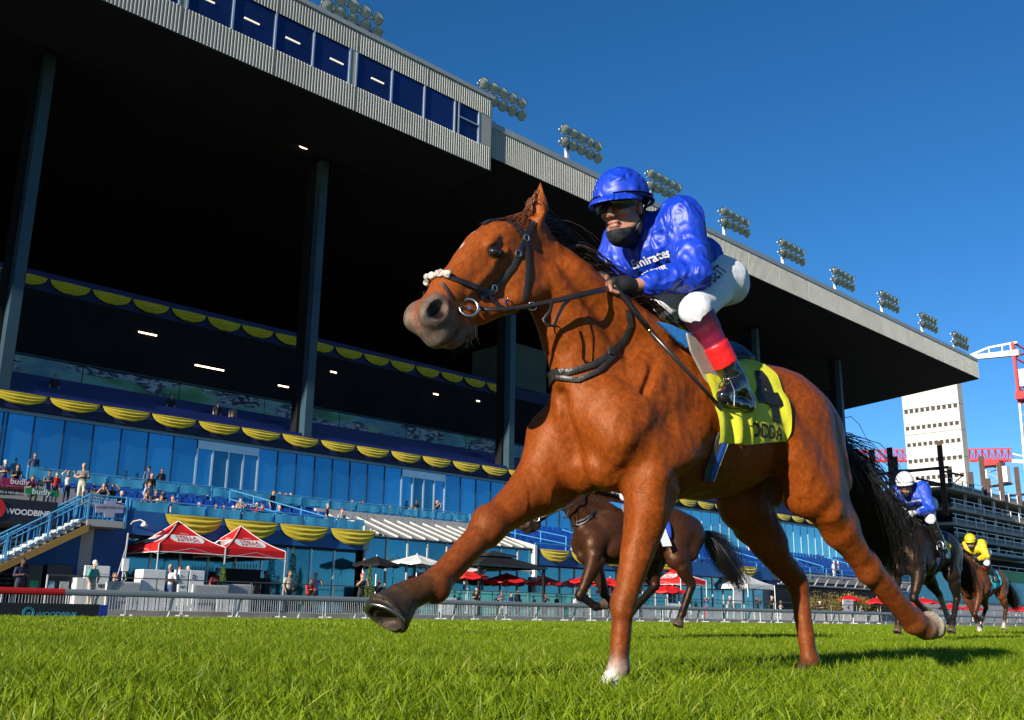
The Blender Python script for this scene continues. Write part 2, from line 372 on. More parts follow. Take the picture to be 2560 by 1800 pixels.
def grass_field(name, pts, scl, srcs, label):
    """pts: (n,2) world positions; one object whose points carry tufts"""
    n = len(pts); me = bpy.data.meshes.new(name); me.vertices.add(n); co = np.zeros((n,3), np.float32); co[:,:2] = pts; me.vertices.foreach_set('co', co.ravel())
    a = me.attributes.new('scl', 'FLOAT', 'POINT'); a.data.foreach_set('value', scl.astype(np.float32))
    rt = np.zeros((n,3), np.float32); rt[:,2] = RNG.uniform(0, 6.283, n); rt[:,0] = RNG.normal(0,.10,n); rt[:,1] = RNG.normal(0,.10,n)
    b = me.attributes.new('rot', 'FLOAT_VECTOR', 'POINT'); b.data.foreach_set('vector', rt.ravel())
    o = bpy.data.objects.new(name, me); COL.objects.link(o); me.materials.append(M_BLADE)
    ng = bpy.data.node_groups.new(name, 'GeometryNodeTree'); ng.interface.new_socket('Geometry', in_out='INPUT', socket_type='NodeSocketGeometry'); ng.interface.new_socket('Geometry', in_out='OUTPUT', socket_type='NodeSocketGeometry')
    N, L = ng.nodes, ng.links; gi = N.new('NodeGroupInput'); go = N.new('NodeGroupOutput'); jn = N.new('GeometryNodeJoinGeometry')
    at = N.new('GeometryNodeInputNamedAttribute'); at.data_type = 'FLOAT'; at.inputs['Name'].default_value = 'scl'
    ar = N.new('GeometryNodeInputNamedAttribute'); ar.data_type = 'FLOAT_VECTOR'; ar.inputs['Name'].default_value = 'rot'
    e2r = N.new('FunctionNodeEulerToRotation'); L.new(ar.outputs['Attribute'], e2r.inputs[0])
    mp = N.new('GeometryNodeMeshToPoints'); L.new(gi.outputs[0], mp.inputs['Mesh'])
    g2 = N.new('GeometryNodeGeometryToInstance')
    for s in srcs:
        oi = N.new('GeometryNodeObjectInfo'); oi.inputs['Object'].default_value = s; oi.inputs['As Instance'].default_value = True; L.new(oi.outputs['Geometry'], g2.inputs[0])
    ip = N.new('GeometryNodeInstanceOnPoints'); L.new(mp.outputs[0], ip.inputs['Points']); L.new(g2.outputs[0], ip.inputs['Instance'])
    ip.inputs['Pick Instance'].default_value = True
    # pick wants children of a collection-like set: join the sources as instances instead
    jn2 = N.new('GeometryNodeJoinGeometry'); N.remove(g2)
    for s in srcs:
        oi = [q for q in N if q.bl_idname == 'GeometryNodeObjectInfo' and q.inputs['Object'].default_value == s][0]; L.new(oi.outputs['Geometry'], jn2.inputs[0])
    L.new(jn2.outputs[0], ip.inputs['Instance']); L.new(e2r.outputs[0], ip.inputs['Rotation']); L.new(at.outputs['Attribute'], ip.inputs['Scale']); L.new(ip.outputs[0], go.inputs[0]); N.remove(jn)
    md = o.modifiers.new('grass', 'NODES'); md.node_group = ng
    return tag(o, label, 'grass', kind='stuff')
def scatter(d0, d1, dens, margin=.62):
    """random points on the ground between two depths, inside the field of view and a little beyond"""
    n = int((d1**2 - d0**2)*margin*dens); d = np.sqrt(RNG.uniform(d0**2, d1**2, n)); x = RNG.uniform(-1, 1, n)*margin*d; return np.stack([x, d], 1)
def tuft_set(prefix, k, *a, **q):
    out = []
    for i in range(k):
        me_ = tuft_mesh(prefix, *a, seed=100 + i*7 + len(prefix), **q); me_.materials.append(M_BLADE); out.append(bpy.data.objects.new(prefix, me_))
    return out
near = tuft_set('near_tuft', 8, 32, .085, .098, .0027, lean=.75); mid = tuft_set('middle_tuft', 4, 30, .14, .085, .0045); far = tuft_set('far_tuft', 3, 26, .30, .085, .010)
p = scatter(1.9, 9.0, 330); grass_field('grass', p, RNG.uniform(.65, 1.3, len(p)), near, 'long green turf blades in the foreground of the race track')
p = scatter(9.0, 18.0, 110, .58); grass_field('grass', p, RNG.uniform(.7, 1.2, len(p)), mid, 'green turf in the middle distance around the runners')
p = scatter(18.0, 75.0, 22, .56); q_ = (p @ SN[:2]); p = p[q_ < 38.3]; grass_field('grass', p, RNG.uniform(.7, 1.1, len(p)), far, 'bright green turf strip along the foot of the grey rail')
# ------------------------------------------------------------------ horses
def horse_joints():
    """Main horse, local frame: x forward, y to its left, z up (metres)."""
    return dict(
        poll=(1.055,0,1.93), fore=(1.225,0,1.795), nose=(1.40,.0,1.60), muz=(1.60,.02,1.415),
        Lsh=(.62,.19,1.06), Lel=(.50,.19,.90), Lkn=(.632,.12,.365), Lft=(.655,.105,.125), Lhf=(.715,.10,.025), LhfU=(.35,.0,-.94),
        Rsh=(.66,-.19,1.06), Rel=(.70,-.19,.95), Rkn=(1.10,-.18,.665), Rft=(1.365,-.16,.435), Rhf=(1.545,-.15,.345), RhfU=(.52,.12,-.84),
        Lst=(-.54,.205,.905), Lhk=(-1.0,.20,.58), Lhft=(-1.40,.185,.315), Lhhf=(-1.55,.18,.30), LhhfU=(-.90,0,.35),
        Rst=(-.50,-.20,.86), Rhk=(-.90,-.15,.50), Rhft=(-.915,-.12,.12), Rhhf=(-.85,-.12,.03), RhhfU=(.3,0,-.95))
V3 = lambda p: np.array(p, float)
SHOES = []
class Scaled:
    def __init__(s, B, k): s.B = B; s.k = k
    def cap(s, a, b, ra, rb=None, *r, **q): s.B.cap(a, b, ra*s.k, (rb if rb is not None else ra)*s.k, *r, **q)
    def ell(s, c, r, *a, **q): s.B.ell(c, tuple(x*s.k for x in r), *a, **q)
def hoof(B, hf, up, bk, c, k=1.0):
    f = -(bk - up*(bk @ up)); f /= np.linalg.norm(f)      # towards the toe
    B.frus(hf - up*.038*k - f*.016*k, hf + up*.036*k + f*.002, .048*k, .064*k, .006, c['hoof'])
    B.frus(hf - up*.022*k - f*.004*k, hf + up*.036*k + f*.022*k, .044*k, .064*k, .006, c['hoof'])
    B.frus(hf + up*.030*k + f*.012*k, hf + up*.040*k + f*.014*k, .068*k, .069*k, .002, c['hoof'])
    B.cut(hf + up*.052*k + f*.006*k, (.050*k,.050*k,.028*k), .004)
    SHOES.append((hf + up*.042*k + f*.013*k, up, f, .062*k))
def leg_front(B0, sh, el, kn, ft, hf, up, y, c, ks=1.0, kl=1.0):
    B = Scaled(B0, ks)
    sh, el, kn, ft, hf = map(V3, (sh, el, kn, ft, hf)); d = kn - el; L = np.linalg.norm(d); d /= L
    back = np.cross(d, (0, 1, 0)); back /= np.linalg.norm(back)
    if back[0] > 0: back = -back            # back of the leg
    s = np.sign(y)
    B.cap(el + (0.03, -.02*s, .10), el + d*.26*L, .130, .098, .05, c['coat'], .85)
    B.cap(el + d*.02 - back*.045 + (0, .03*s, 0), el + d*.62*L - back*.022 + (0, .012*s, 0), .070, .036, .025, c['coat'])      # extensor
    B.cap(el + d*.05 + back*.055, el + d*.72*L + back*.030, .075, .032, .025, c['coat'])                                        # flexor
    B.cap(el + d*.15 + (0,-.05*s,0), el + d*.6*L + (0,-.015*s,0), .05, .03, .02, c['coat'])
    B = Scaled(B0, kl)
    B.cap(el + d*.25*L, kn - d*.05, .088, .056, .03, c['leg1'])
    B.ell(kn - back*.006, (.057, .058, .070), .03, c['leg2'])                                                                      # knee
    B.cap(kn + back*.03 - d*.015, kn + back*.032 + d*.01, .026, .022, .012, c['leg2'])
    B.cap(kn - back*.025 - d*.02 + (0,.02*s,0), kn - back*.022 + d*.03 + (0,.02*s,0), .026, .024, .012, c['leg2'])
    e = ft - kn; Lc = np.linalg.norm(e); e /= Lc; bk = np.cross(e, (0, 1, 0)); bk /= np.linalg.norm(bk)
    if bk[0] > 0: bk = -bk
    B.cap(kn + e*.03, ft, .046, .037, .02, c['leg2'])
    B.cap(kn + e*.05 + bk*.034, ft + bk*.030, .021, .024, .005, c['leg2'])                                                         # tendon
    B.ell(ft + bk*.012, (.048, .046, .052), .018, c['leg2'])
    B.cap(ft + bk*.03, ft + bk*.035 + e*.01, .022, .016, .012, c['leg2'])
    up = V3(up); up /= np.linalg.norm(up)    # axis of the hoof, towards the sole
    B.cap(ft, hf - up*.03, .040, .046, .015, c['past'])
    hoof(B0, hf, up, bk, c, kl)
def leg_hind(B0, hip, st, hk, ft, hf, up, y, c, ks=1.0, kl=1.0):
    B = Scaled(B0, ks)
    hip, st, hk, ft, hf = map(V3, (hip, st, hk, ft, hf)); s = np.sign(y)
    B.cap(hip, st + (-.02, -.02*s, .05), .20, .125, .07, c['coat'], .8)
    B.ell(st + (0.0, -.02*s, .02), (.09, .085, .11), .07, c['coat'])
    B.cap(hip + (-.20, .0, -.04), hip*.35 + st*.65 + (-.20, 0, -.02), .140, .105, .05, c['coat'], .8)
    g = hk - st; L = np.linalg.norm(g); g /= L; bk = np.cross(g, (0, 1, 0)); bk /= np.linalg.norm(bk)
    if bk[0] > 0: bk = -bk
    B.cap(st + g*.02 + bk*.05, st + g*.55*L + bk*.030, .125, .080, .05, c['coat'], .85)
    B.cap(st + g*.12 + (0,.03*s,0), st + g*.62*L + (0,.012*s,0), .075, .045, .02, c['coat'])
    B.cap(st + bk*.15 + g*.03, st + g*.55*L + bk*.075, .075, .050, .03, c['coat'])
    B.cap(st + g*.5*L, hk - g*.02, .078, .052, .03, c['leg1'])
    B.cap(st + g*.45*L + bk*.070, hk + bk*.050 - g*.03, .034, .020, .015, c['leg1'])                                                # achilles
    B = Scaled(B0, kl)
    B.ell(hk, (.052, .048, .066), .03, c['leg2'])
    e = ft - hk; Lc = np.linalg.norm(e); e /= Lc; b2 = np.cross(e, (0, 1, 0)); b2 /= np.linalg.norm(b2)
    if b2[0] > 0: b2 = -b2
    B.cap(hk + bk*.055 - g*.035, hk + b2*.045 + e*.03, .024, .022, .015, c['leg2'])                                                  # point of hock
    B.cap(hk + e*.02, ft, .046, .038, .02, c['leg2'])
    B.cap(hk + e*.06 + b2*.036, ft + b2*.028, .024, .026, .008, c['leg2'])
    B.ell(ft + b2*.010, (.050, .046, .052), .018, c['leg2'])
    B.cap(ft + b2*.03, ft + b2*.036 + e*.008, .022, .016, .012, c['leg2'])
    up = V3(up); up /= np.linalg.norm(up)
    B.cap(ft, hf - up*.03, .040, .046, .015, c['past'])
    hoof(B0, hf, up, b2, c, min(kl, 1.05))
def horse_mesh(name, J, c, h=.008, detail=True):
    B = Body((-1.72, -.42, -.06), (1.80, .42, 2.20), h)
    # trunk
    B.cap((.40,0,1.205), (-.30,0,1.265), .345, .285, .08, c['coat'], .80)
    B.ell((.05,0,1.20), (.55,.285,.345), .08, c['coat'])
    B.cap((.36,0,1.50), (.02,0,1.50), .115, .10, .09, c['coat'], .75)
    B.cap((.05,0,1.44), (-.40,0,1.44), .11, .11, .08, c['coat'])
    B.cap((.58,0,1.02), (.25,0,1.02), .17, .18, .06, c['coat'])
    B.ell((-.46,0,1.36), (.36,.235,.185), .07, c['coat'])
    for s in (1, -1):
        B.cap((.24,.12*s,1.48), (.62,.185*s,1.12), .085, .125, .05, c['coat'], .8)           # shoulder blade
        B.ell((.38,.205*s,1.06), (.20,.085,.14), .035, c['coat'], rot_y(35))                  # triceps
        B.ell((.45,.19*s,1.22), (.16,.075,.19), .03, c['coat'], rot_y(-35))
        B.ell((.675,.105*s,1.11), (.150,.125,.20), .06, c['coat'], rot_y(12))                # breast
        B.ell((.69,.17*s,1.06), (.12,.09,.14), .05, c['coat'])
        B.ell((.66,.085*s,.93), (.13,.085,.10), .035, c['coat'])
        B.ell((-.50,.125*s,1.335), (.30,.150,.185), .05, c['coat'], rot_y(-10))               # gluteal
        B.ell((-.28,.175*s,1.38), (.09,.06,.08), .05, c['coat'])                              # point of hip
        B.ell((-.70,.12*s,1.24), (.20,.135,.22), .05, c['coat'])                              # hamstrings
    if detail:
        for s in (1, -1):
            B.cap((.32,.185*s,1.36), (.64,.222*s,1.10), .050, .044, .035, c['coat'])          # ridge of the shoulder blade
            B.cap((.54,.205*s,1.30), (.70,.198*s,1.04), .055, .060, .03, c['coat'])
            B.ell((.30,.245*s,1.12), (.13,.050,.085), .018, c['coat'], rot_y(40)); B.ell((.40,.250*s,1.00), (.12,.045,.07), .015, c['coat'], rot_y(25))
            B.ell((.715,.085*s,1.06), (.085,.075,.16), .022, c['coat'], rot_y(14)); B.ell((.70,.16*s,1.16), (.085,.06,.13), .022, c['coat'], rot_y(20)); B.cap((.66,.07*s,1.24), (.84,.045*s,1.48), .070, .055, .02, c['coat'])
            B.cap((-.30,.215*s,1.30), (-.46,.235*s,1.00), .070, .075, .02, c['coat']); B.cap((-.58,.215*s,1.33), (-.66,.235*s,1.00), .075, .070, .016, c['coat']); B.cap((-.78,.155*s,1.28), (-.80,.19*s,.98), .075, .060, .016, c['coat'])
    B.cap((-.55,0,1.42), (-.93,0,1.27), .13, .06, .06, c['coat'])                             # tail head
    # neck (may be lowered about its root)
    B.rotate_from((.45,0,1.40), J.get('neckrot', 0.0))
    B.chain([(.38,0,1.385), (.62,0,1.53), (.82,0,1.665), (1.00,0,1.775)], [.285,.215,.165,.125], .06, c['coat'], .58)
    B.chain([(.30,0,1.60), (.62,0,1.70), (.86,0,1.80), (1.04,0,1.895)], [.055,.055,.055,.055], .06, c['coat'])
    B.cap((.70,0,1.22), (.84,0,1.50), .170, .100, .07, c['coat'], .8)
    B.cap((.84,0,1.50), (1.02,0,1.68), .095, .075, .05, c['coat'], .8)
    for s in (1, -1):
        B.cap((.62,.075*s,1.30), (.98,.055*s,1.70), .085, .060, .03, c['coat'])               # jugular muscle
        B.cap((.42,.10*s,1.50), (.86,.06*s,1.74), .11, .075, .04, c['coat'])
    # head
    po, fo, no, mu = map(V3, (J['poll'], J['fore'], J['nose'], J['muz'])); d = mu - fo; d /= np.linalg.norm(d)
    lat = np.cross((0,0,1), d); lat /= np.linalg.norm(lat); nrm = np.cross(d, lat)     # across the head, off the face
    if nrm[2] < 0: nrm = -nrm
    hc = c.get('head', c['coat']); M = np.stack([d, lat, nrm], 1)
    q = lambda a, l, n: fo + d*a*1.29 + lat*l*1.18 + nrm*n*1.26     # along, left, off the face
    B.cap(po + (-.01,0,-.03), q(-.02,0,.0), .082, .090, .04, hc)
    B.chain([q(0,0,0), q(.12,0,-.005), q(.26,0,-.010), q(.37,0,-.022)], [.102,.092,.077,.066], .03, hc, .86, lat)
    B.ell(q(.05,0,.02), (0.088,0.073,0.077), .03, hc)
    for s in (1, -1):
        B.ell(q(.052,.062*s,.036), (.050,.026,.022), .018, hc, M)                      # brow
        B.cap(q(.03,.073*s,-.018), q(.11,.070*s,-.016), .014, .012, .012, hc)          # lower lid
        B.ell(q(.005,.050*s,-.125), (0.118,0.047,0.136), .035, hc)                     # cheek
        B.cap(q(.11,.060*s,-.03), q(.24,.052*s,-.040), .018, .012, .025, hc)        # facial crest
        B.cap(q(-.02,.05*s,-.19), q(.22,.030*s,-.135), .045, .028, .03, hc)         # jaw branch
        B.ell(q(.380,.040*s,-.010), (.078,.038,.058), .018, c['muz'], M)               # nostril wing
    B.cap(q(.06,0,-.09), q(.24,0,-.075), .085, .062, .04, hc, .72, lat)
    B.cap(q(.20,0,-.100), q(.34,0,-.095), .058, .046, .04, hc)
    B.ell(q(.375,0,-.050), (.080,.066,.074), .035, c['muz'], M)
    B.ell(q(.392,0,-.090), (.048,.057,.042), .03, c['muz'], M)
    B.ell(q(.345,0,-.130), (.055,.045,.032), .025, c['muz'], M)                        # lower lip
    B.ell(q(.300,0,-.138), (0.050,0.040,0.034), .03, c['muz2'])                        # chin
    M = np.stack([d, lat, nrm], 1)
    for s in (1, -1):
        # ears: a flattened cone with a hollow front
        e0 = po + lat*(.058*s) + V3((.0,0,.0)); e1 = po + lat*(.075*s) + V3((-.035 if s < 0 else -.005,0,.175)) + lat*(.0)
        if s < 0: e1 = po + lat*(.10*s) + V3((-.13,0,.10))
        m = e0*.62 + e1*.38
        B.cap(e0, m, .044, .058, .02, hc, .62, (1,-.3*s,0)); B.cap(m, e1, .058, .006, .012, hc, .62, (1,-.3*s,0))
        dirf = V3((.75, .55*s, .15)); dirf /= np.linalg.norm(dirf)
        B.cutcap(e0*.75 + e1*.25 + dirf*.034, e0*.2 + e1*.8 + dirf*.016, .034, .008, .010)
        # nostril, mouth, eye socket
        B.cut(q(.385,.074*s,-.008), (.060,.032,.034), .008, M); B.cut(q(.071,.088*s,.008), (.030,.016,.020), .008, M)
        B.cutcap(q(.395,.045*s,-.110), q(.29,.060*s,-.098), .0045, .0045, .006)
        B.cutcap(q(.07,.105*s,-.055), q(.20,.085*s,-.080), .016, .010, .03)
    B.rotate_from(None, 0)
    # legs
    leg_front(B, J['Lsh'], J['Lel'], J['Lkn'], J['Lft'], J['Lhf'], J['LhfU'], 1, c.get('LF', c), *c.get('kLF', (1,1)))
    leg_front(B, J['Rsh'], J['Rel'], J['Rkn'], J['Rft'], J['Rhf'], J['RhfU'], -1, c.get('RF', c), *c.get('kRF', (1,1)))
    leg_hind(B, (-.52,.14,1.24), J['Lst'], J['Lhk'], J['Lhft'], J['Lhhf'], J['LhhfU'], 1, c.get('LH', c), *c.get('kLH', (1,1)))
    leg_hind(B, (-.52,-.14,1.24), J['Rst'], J['Rhk'], J['Rhft'], J['Rhhf'], J['RhhfU'], -1, c.get('RH', c))
    if detail:
        B.cutcap((.86,0,1.22), (.78,0,.98), .020, .016, .05)                    # cleft of the breast
        for s in (1,):
            B.cutcap((.50,.22*s,1.42), (.62,.24*s,1.22), .008, .008, .04)
    me = B.mesh(name, 1, c['coat'], .010, c.get('paint'))
    return me, q
def rot_y(deg):
    a = R_(deg); return np.array([[math.cos(a), 0, math.sin(a)], [0, 1, 0], [-math.sin(a), 0, math.cos(a)]])
def coat_material(name, rough=.44, spec=.30):
    m = mat(name, (1,1,1), rough, 0, spec, .10, 9.0, attr=True, sheen=0.0)
    N, L = m.node_tree.nodes, m.node_tree.links; P = N['Principled BSDF']
    tc = N.new('ShaderNodeTexCoord'); a = N.new('ShaderNodeTexNoise'); a.inputs['Scale'].default_value = 13; a.inputs['Detail'].default_value = 7; a.inputs['Distortion'].default_value = .6
    b = N.new('ShaderNodeTexNoise'); b.inputs['Scale'].default_value = 230; b.inputs['Detail'].default_value = 3
    L.new(tc.outputs['Object'], a.inputs['Vector']); L.new(tc.outputs['Object'], b.inputs['Vector'])
    vn = N.new('ShaderNodeTexNoise'); vn.noise_type = 'RIDGED_MULTIFRACTAL'; vn.inputs['Scale'].default_value = 4.5; vn.inputs['Detail'].default_value = 3; vn.inputs['Distortion'].default_value = .8; L.new(tc.outputs['Object'], vn.inputs['Vector'])
    b0 = N.new('ShaderNodeBump'); b0.inputs['Strength'].default_value = .30; b0.inputs['Distance'].default_value = .02; L.new(vn.outputs['Fac'], b0.inputs['Height'])
    b1 = N.new('ShaderNodeBump'); L.new(b0.outputs[0], b1.inputs['Normal']); b1.inputs['Strength'].default_value = .5; b1.inputs['Distance'].default_value = .012; L.new(a.outputs['Fac'], b1.inputs['Height'])
    b2 = N.new('ShaderNodeBump'); b2.inputs['Strength'].default_value = .7; b2.inputs['Distance'].default_value = .002; L.new(b.outputs['Fac'], b2.inputs['Height'])
    L.new(b1.outputs[0], b2.inputs['Normal']); L.new(b2.outputs[0], P.inputs['Normal'])
    hx = N.new('ShaderNodeTexNoise'); hx.inputs['Scale'].default_value = 95; hx.inputs['Detail'].default_value = 4; hm = N.new('ShaderNodeMapping'); hm.inputs['Scale'].default_value = (.35,1,.5); L.new(tc.outputs['Object'], hm.inputs[0]); L.new(hm.outputs[0], hx.inputs['Vector'])
    hr = N.new('ShaderNodeMapRange'); hr.inputs['From Min'].default_value = .3; hr.inputs['From Max'].default_value = .7; hr.inputs['To Min'].default_value = .74; hr.inputs['To Max'].default_value = 1.26; L.new(hx.outputs['Fac'], hr.inputs[0])
    old = P.inputs['Base Color'].links[0].from_socket; mx = N.new('ShaderNodeMix'); mx.data_type = 'RGBA'; mx.blend_type = 'MULTIPLY'; mx.inputs[0].default_value = 1.0; L.new(old, mx.inputs['A']); L.new(hr.outputs[0], mx.inputs['B']); L.new(mx.outputs['Result'], P.inputs['Base Color'])
    P.inputs['Specular Tint'].default_value = (1.0,.62,.40,1)
    mr = N.new('ShaderNodeMapRange'); mr.inputs['To Min'].default_value = rough - .08; mr.inputs['To Max'].default_value = rough + .14
    L.new(a.outputs['Fac'], mr.inputs['Value']); L.new(mr.outputs[0], P.inputs['Roughness'])
    return m
HORSE_AZ = R_(52.0); HH = np.array([-math.sin(HORSE_AZ), -math.cos(HORSE_AZ), 0]); HL = np.array([-HH[1], HH[0], 0])
H_ORG = HH * -3.55 + HL * -3.10
M_HORSE = Matrix(((HH[0], HL[0], 0, H_ORG[0]), (HH[1], HL[1], 0, H_ORG[1]), (0, 0, 1, 0), (0, 0, 0, 1)))
def HP(x, y, t):       # pixel + offset from the horse's middle plane -> horse-local point
    d = ray(x, y); p = CAMP + d * ((-3.10 + t) / (d @ HL)); return (float(p @ HH) + 3.55, t, float(p[2]))
Z1 = lambda x, y: (980 + x/2.551, 400 + y/2.551)
Z2 = lambda x, y: (880 + x/1.899, 950 + y/1.899)
Z3 = lambda x, y: (1660 + x/1.793, 800 + y/1.793)
J0 = horse_joints()
chest = (.215,.044,.005); leg1 = (.20,.042,.006)
CH = dict(coat=chest, leg1=leg1, leg2=(.17,.038,.008), past=(.08,.033,.014), hoof=(.035,.029,.023), muz=(.115,.085,.070), muz2=(.10,.07,.06), head=(.24,.053,.0075))
CH['LF'] = dict(CH, past=(.62,.56,.50), hoof=(.60,.55,.47)); CH['LH'] = dict(CH, past=(.20,.07,.02), hoof=(.40,.33,.24))
def HQ_EYE(sg):
    fo = V3(J0['fore']); d = V3(J0['muz']) - fo; d /= np.linalg.norm(d); lat = np.cross((0,0,1), d); lat /= np.linalg.norm(lat); nr = np.cross(d, lat); nr = nr if nr[2] > 0 else -nr
    return fo + d*.073*1.29 + lat*.078*sg*1.18 + nr*.004*1.26
def paint_main(V, C):
    # narrow white stripe down the face
    f = V3(HP(*Z1(525,490), .0)); g = V3(HP(*Z1(438,592), .0)); d = g - f; t = ((V - f) @ d) / (d @ d)
    dist = np.linalg.norm(V - (f + np.clip(t, 0, 1)[:, None] * d), axis=1); dist += .004*np.sin(V[:,2]*60) + .012*np.clip(t, 0, 1)
    w = np.clip((.026 - dist) / .006, 0, 1)[:, None]; C = C*(1-w) + np.array((.75,.70,.63))*w
    for sg in (1,-1):
        ey = HQ_EYE(sg); w = np.clip((.050 - np.linalg.norm((V - ey)*np.array((1,1,1.25)), axis=1))/.016, 0, 1)[:, None]*.85; C = C*(1-w) + np.array((.018,.009,.006))*w
    fo = V3(J0['fore']); d = V3(J0['muz']) - fo; d /= np.linalg.norm(d); lat = np.cross((0,0,1), d); lat /= np.linalg.norm(lat); nr = np.cross(d, lat); nr = nr if nr[2] > 0 else -nr
    Q = lambda a, l, n: fo + d*a*1.29 + lat*l*1.18 + nr*n*1.26
    for sg in (1,-1):      # dark nostril lining, line of the mouth
        w = np.clip((.040 - np.linalg.norm(V - Q(.388,.066*sg,-.010), axis=1))/.010, 0, 1)[:, None]; C = C*(1-w) + np.array((.010,.006,.006))*w
        a, b = Q(.415,.030*sg,-.112), Q(.285,.058*sg,-.100); e = b - a; t = np.clip(((V - a) @ e)/(e @ e), 0, 1); w = np.clip((.013 - np.linalg.norm(V - (a + t[:,None]*e), axis=1))/.005, 0, 1)[:, None]*.9; C = C*(1-w) + np.array((.012,.008,.008))*w
    w = np.clip((.060 - np.linalg.norm(V - Q(.40,0,-.085), axis=1))/.03, 0, 1)[:, None]*.5; C = C*(1-w) + np.array((.26,.21,.18))*w
    nz = V3((1.59,.10,1.50)); w = np.clip((.045 - np.linalg.norm(V - nz, axis=1))/.02, 0, 1)[:, None]*.35; C = C*(1-w) + np.array((.30,.20,.17))*w
    return C
CH['paint'] = paint_main; CH['kRF'] = (1.22, 1.27); CH['kLF'] = (1.0, .90); CH['kLH'] = (1.08, 1.36)
def _smooth_lumps(me, amp=.0075):
    from mathutils import noise as mn
    n = len(me.vertices); co = np.empty(n*3, np.float32); me.vertices.foreach_get('co', co); co = co.reshape(-1, 3)
    nr = np.empty(n*3, np.float32); me.vertices.foreach_get('normal', nr); nr = nr.reshape(-1, 3)
    for i in range(n):
        x, y, z = map(float, co[i]); v = mn.ridged_multi_fractal(Vector((x*5.5, y*5.5, z*3.2)), 1.0, 2.0, 3, 1.0, 2.0) - 1.0
        k = 1.0 if (z > .55 and x < .95) else .35
        co[i] += nr[i]*(amp*v*k)
    me.vertices.foreach_set('co', co.ravel()); me.update()
M_EYE = mat('eye_dark', (.008,.005,.004), .05, 0, .8, .0)
M_COAT = coat_material('chestnut_coat')
me, HQ = horse_mesh('horse_body', J0, CH)
_smooth_lumps(me)
horse = link('horse', me, M_COAT, mat=M_HORSE)
tag(horse, 'galloping chestnut racehorse with yellow saddle cloth in the foreground', 'horse', 'racehorses')
HORSE_BVH = bvh_of(me)

def eye_pair(q, parent, k=1.0):
    for sgn in (1, -1):
        c = q(.073, .0685*sgn, .006); mb = MB()
        mb.lathe([(.001*k,-.029*k)] + [(.029*k*math.sin(a), -.029*k*math.cos(a)) for a in np.linspace(.2, 2.94, 9)] + [(.001*k,.029*k)], 14, 0, Matrix.Translation(Vector(c)))
        mb.build('eye', M_EYE, parent, smooth=True)
eye_pair(HQ, horse)
M_SHOE = mat('shoe_steel', (.55,.55,.54), .3, 1, .5, .1, 20)
for c_, up_, f_, r_ in SHOES[:4]:
    c_, up_, f_ = Vector(c_), Vector(up_), Vector(f_); sd_ = up_.cross(f_); MB().tube([c_ + (f_*math.cos(a) + sd_*math.sin(a))*r_ for a in np.linspace(-2.4, 2.4, 19)], [(.005,.009)]*19, 6, flat=up_).build('horseshoe', M_SHOE, horse, smooth=True)
# ------------------------------------------------------------------ jockey of the main horse (same local frame as the horse)
from mathutils import noise as mnoise
def crumple(me, amp, scale, stretch=(1,1,1), octs=3, seed=0.0):
    n = len(me.vertices); co = np.empty(n*3, np.float32); me.vertices.foreach_get('co', co); co = co.reshape(-1, 3)
    nr = np.empty(n*3, np.float32); me.vertices.foreach_get('normal', nr); nr = nr.reshape(-1, 3)
    for i in range(n):
        p = Vector((co[i,0]*scale*stretch[0]+seed, co[i,1]*scale*stretch[1], co[i,2]*scale*stretch[2]))
        v = mnoise.ridged_multi_fractal(p, 1.0, 2.1, octs, 1.0, 2.0) - 1.1
        co[i] += nr[i] * (amp * v)
    me.vertices.foreach_set('co', co.ravel()); me.update()
def decal(name, me, origin, xdir, ydir, bvh, material, parent, lift=.003, depth=.13):
    """lay flat lettering on a surface: each point is dropped on the surface along the plane's normal"""
    xd = Vector(xdir).normalized(); nd = xd.cross(Vector(ydir)).normalized(); yd = nd.cross(xd); o = Vector(origin)
    bm = bmesh.new(); bm.from_mesh(me); bmesh.ops.subdivide_edges(bm, edges=[e for e in bm.edges if e.calc_length() > .03], cuts=2); bmesh.ops.triangulate(bm, faces=bm.faces)
    for v in bm.verts:
        p = o + xd*v.co.x + yd*v.co.y; h = bvh.ray_cast(p + nd*.25, -nd)
        v.co = (h[0] + nd*lift) if h[0] is not None else p
    dep = {v: (v.co - o).dot(nd) for v in bm.verts}; md = sorted(dep.values())[len(dep)//2]
    bmesh.ops.delete(bm, geom=[v for v in bm.verts if abs(dep[v] - md) > depth], context='VERTS')
    bm.to_mesh(me); bm.free(); return link(name, me, material, parent)
SKIN = (.42,.20,.13)
M_SKIN = mat('skin', (1,1,1), .45, 0, .4, .08, 30, .08, 220, attr=True)
def silk(name, col):
    m = mat(name, col, .46, 0, .45, .08, 5)
    N, L = m.node_tree.nodes, m.node_tree.links; P = N['Principled BSDF']; P.inputs['Anisotropic'].default_value = .4
    tc = N.new('ShaderNodeTexCoord'); a = N.new('ShaderNodeTexNoise'); a.inputs['Scale'].default_value = 7; a.inputs['Detail'].default_value = 2.5; a.inputs['Distortion'].default_value = 2.0; a.inputs['Roughness'].default_value = .45
    a.noise_type = 'RIDGED_MULTIFRACTAL'; mp = N.new('ShaderNodeMapping'); mp.inputs['Scale'].default_value = (1,1.5,.8); L.new(tc.outputs['Object'], mp.inputs[0]); L.new(mp.outputs[0], a.inputs['Vector']); b = N.new('ShaderNodeBump'); b.inputs['Strength'].default_value = .8; b.inputs['Distance'].default_value = .03
    L.new(a.outputs['Fac'], b.inputs['Height']); L.new(b.outputs[0], P.inputs['Normal']); return m
M_SILK = silk('blue_silk', (.005,.040,.46))
M_CAPSILK = silk('blue_cap_silk', (.005,.042,.48))
M_BREECH = mat('white_breeches', (.70,.71,.74), .6, 0, .3, .05, 8, .35, 14)
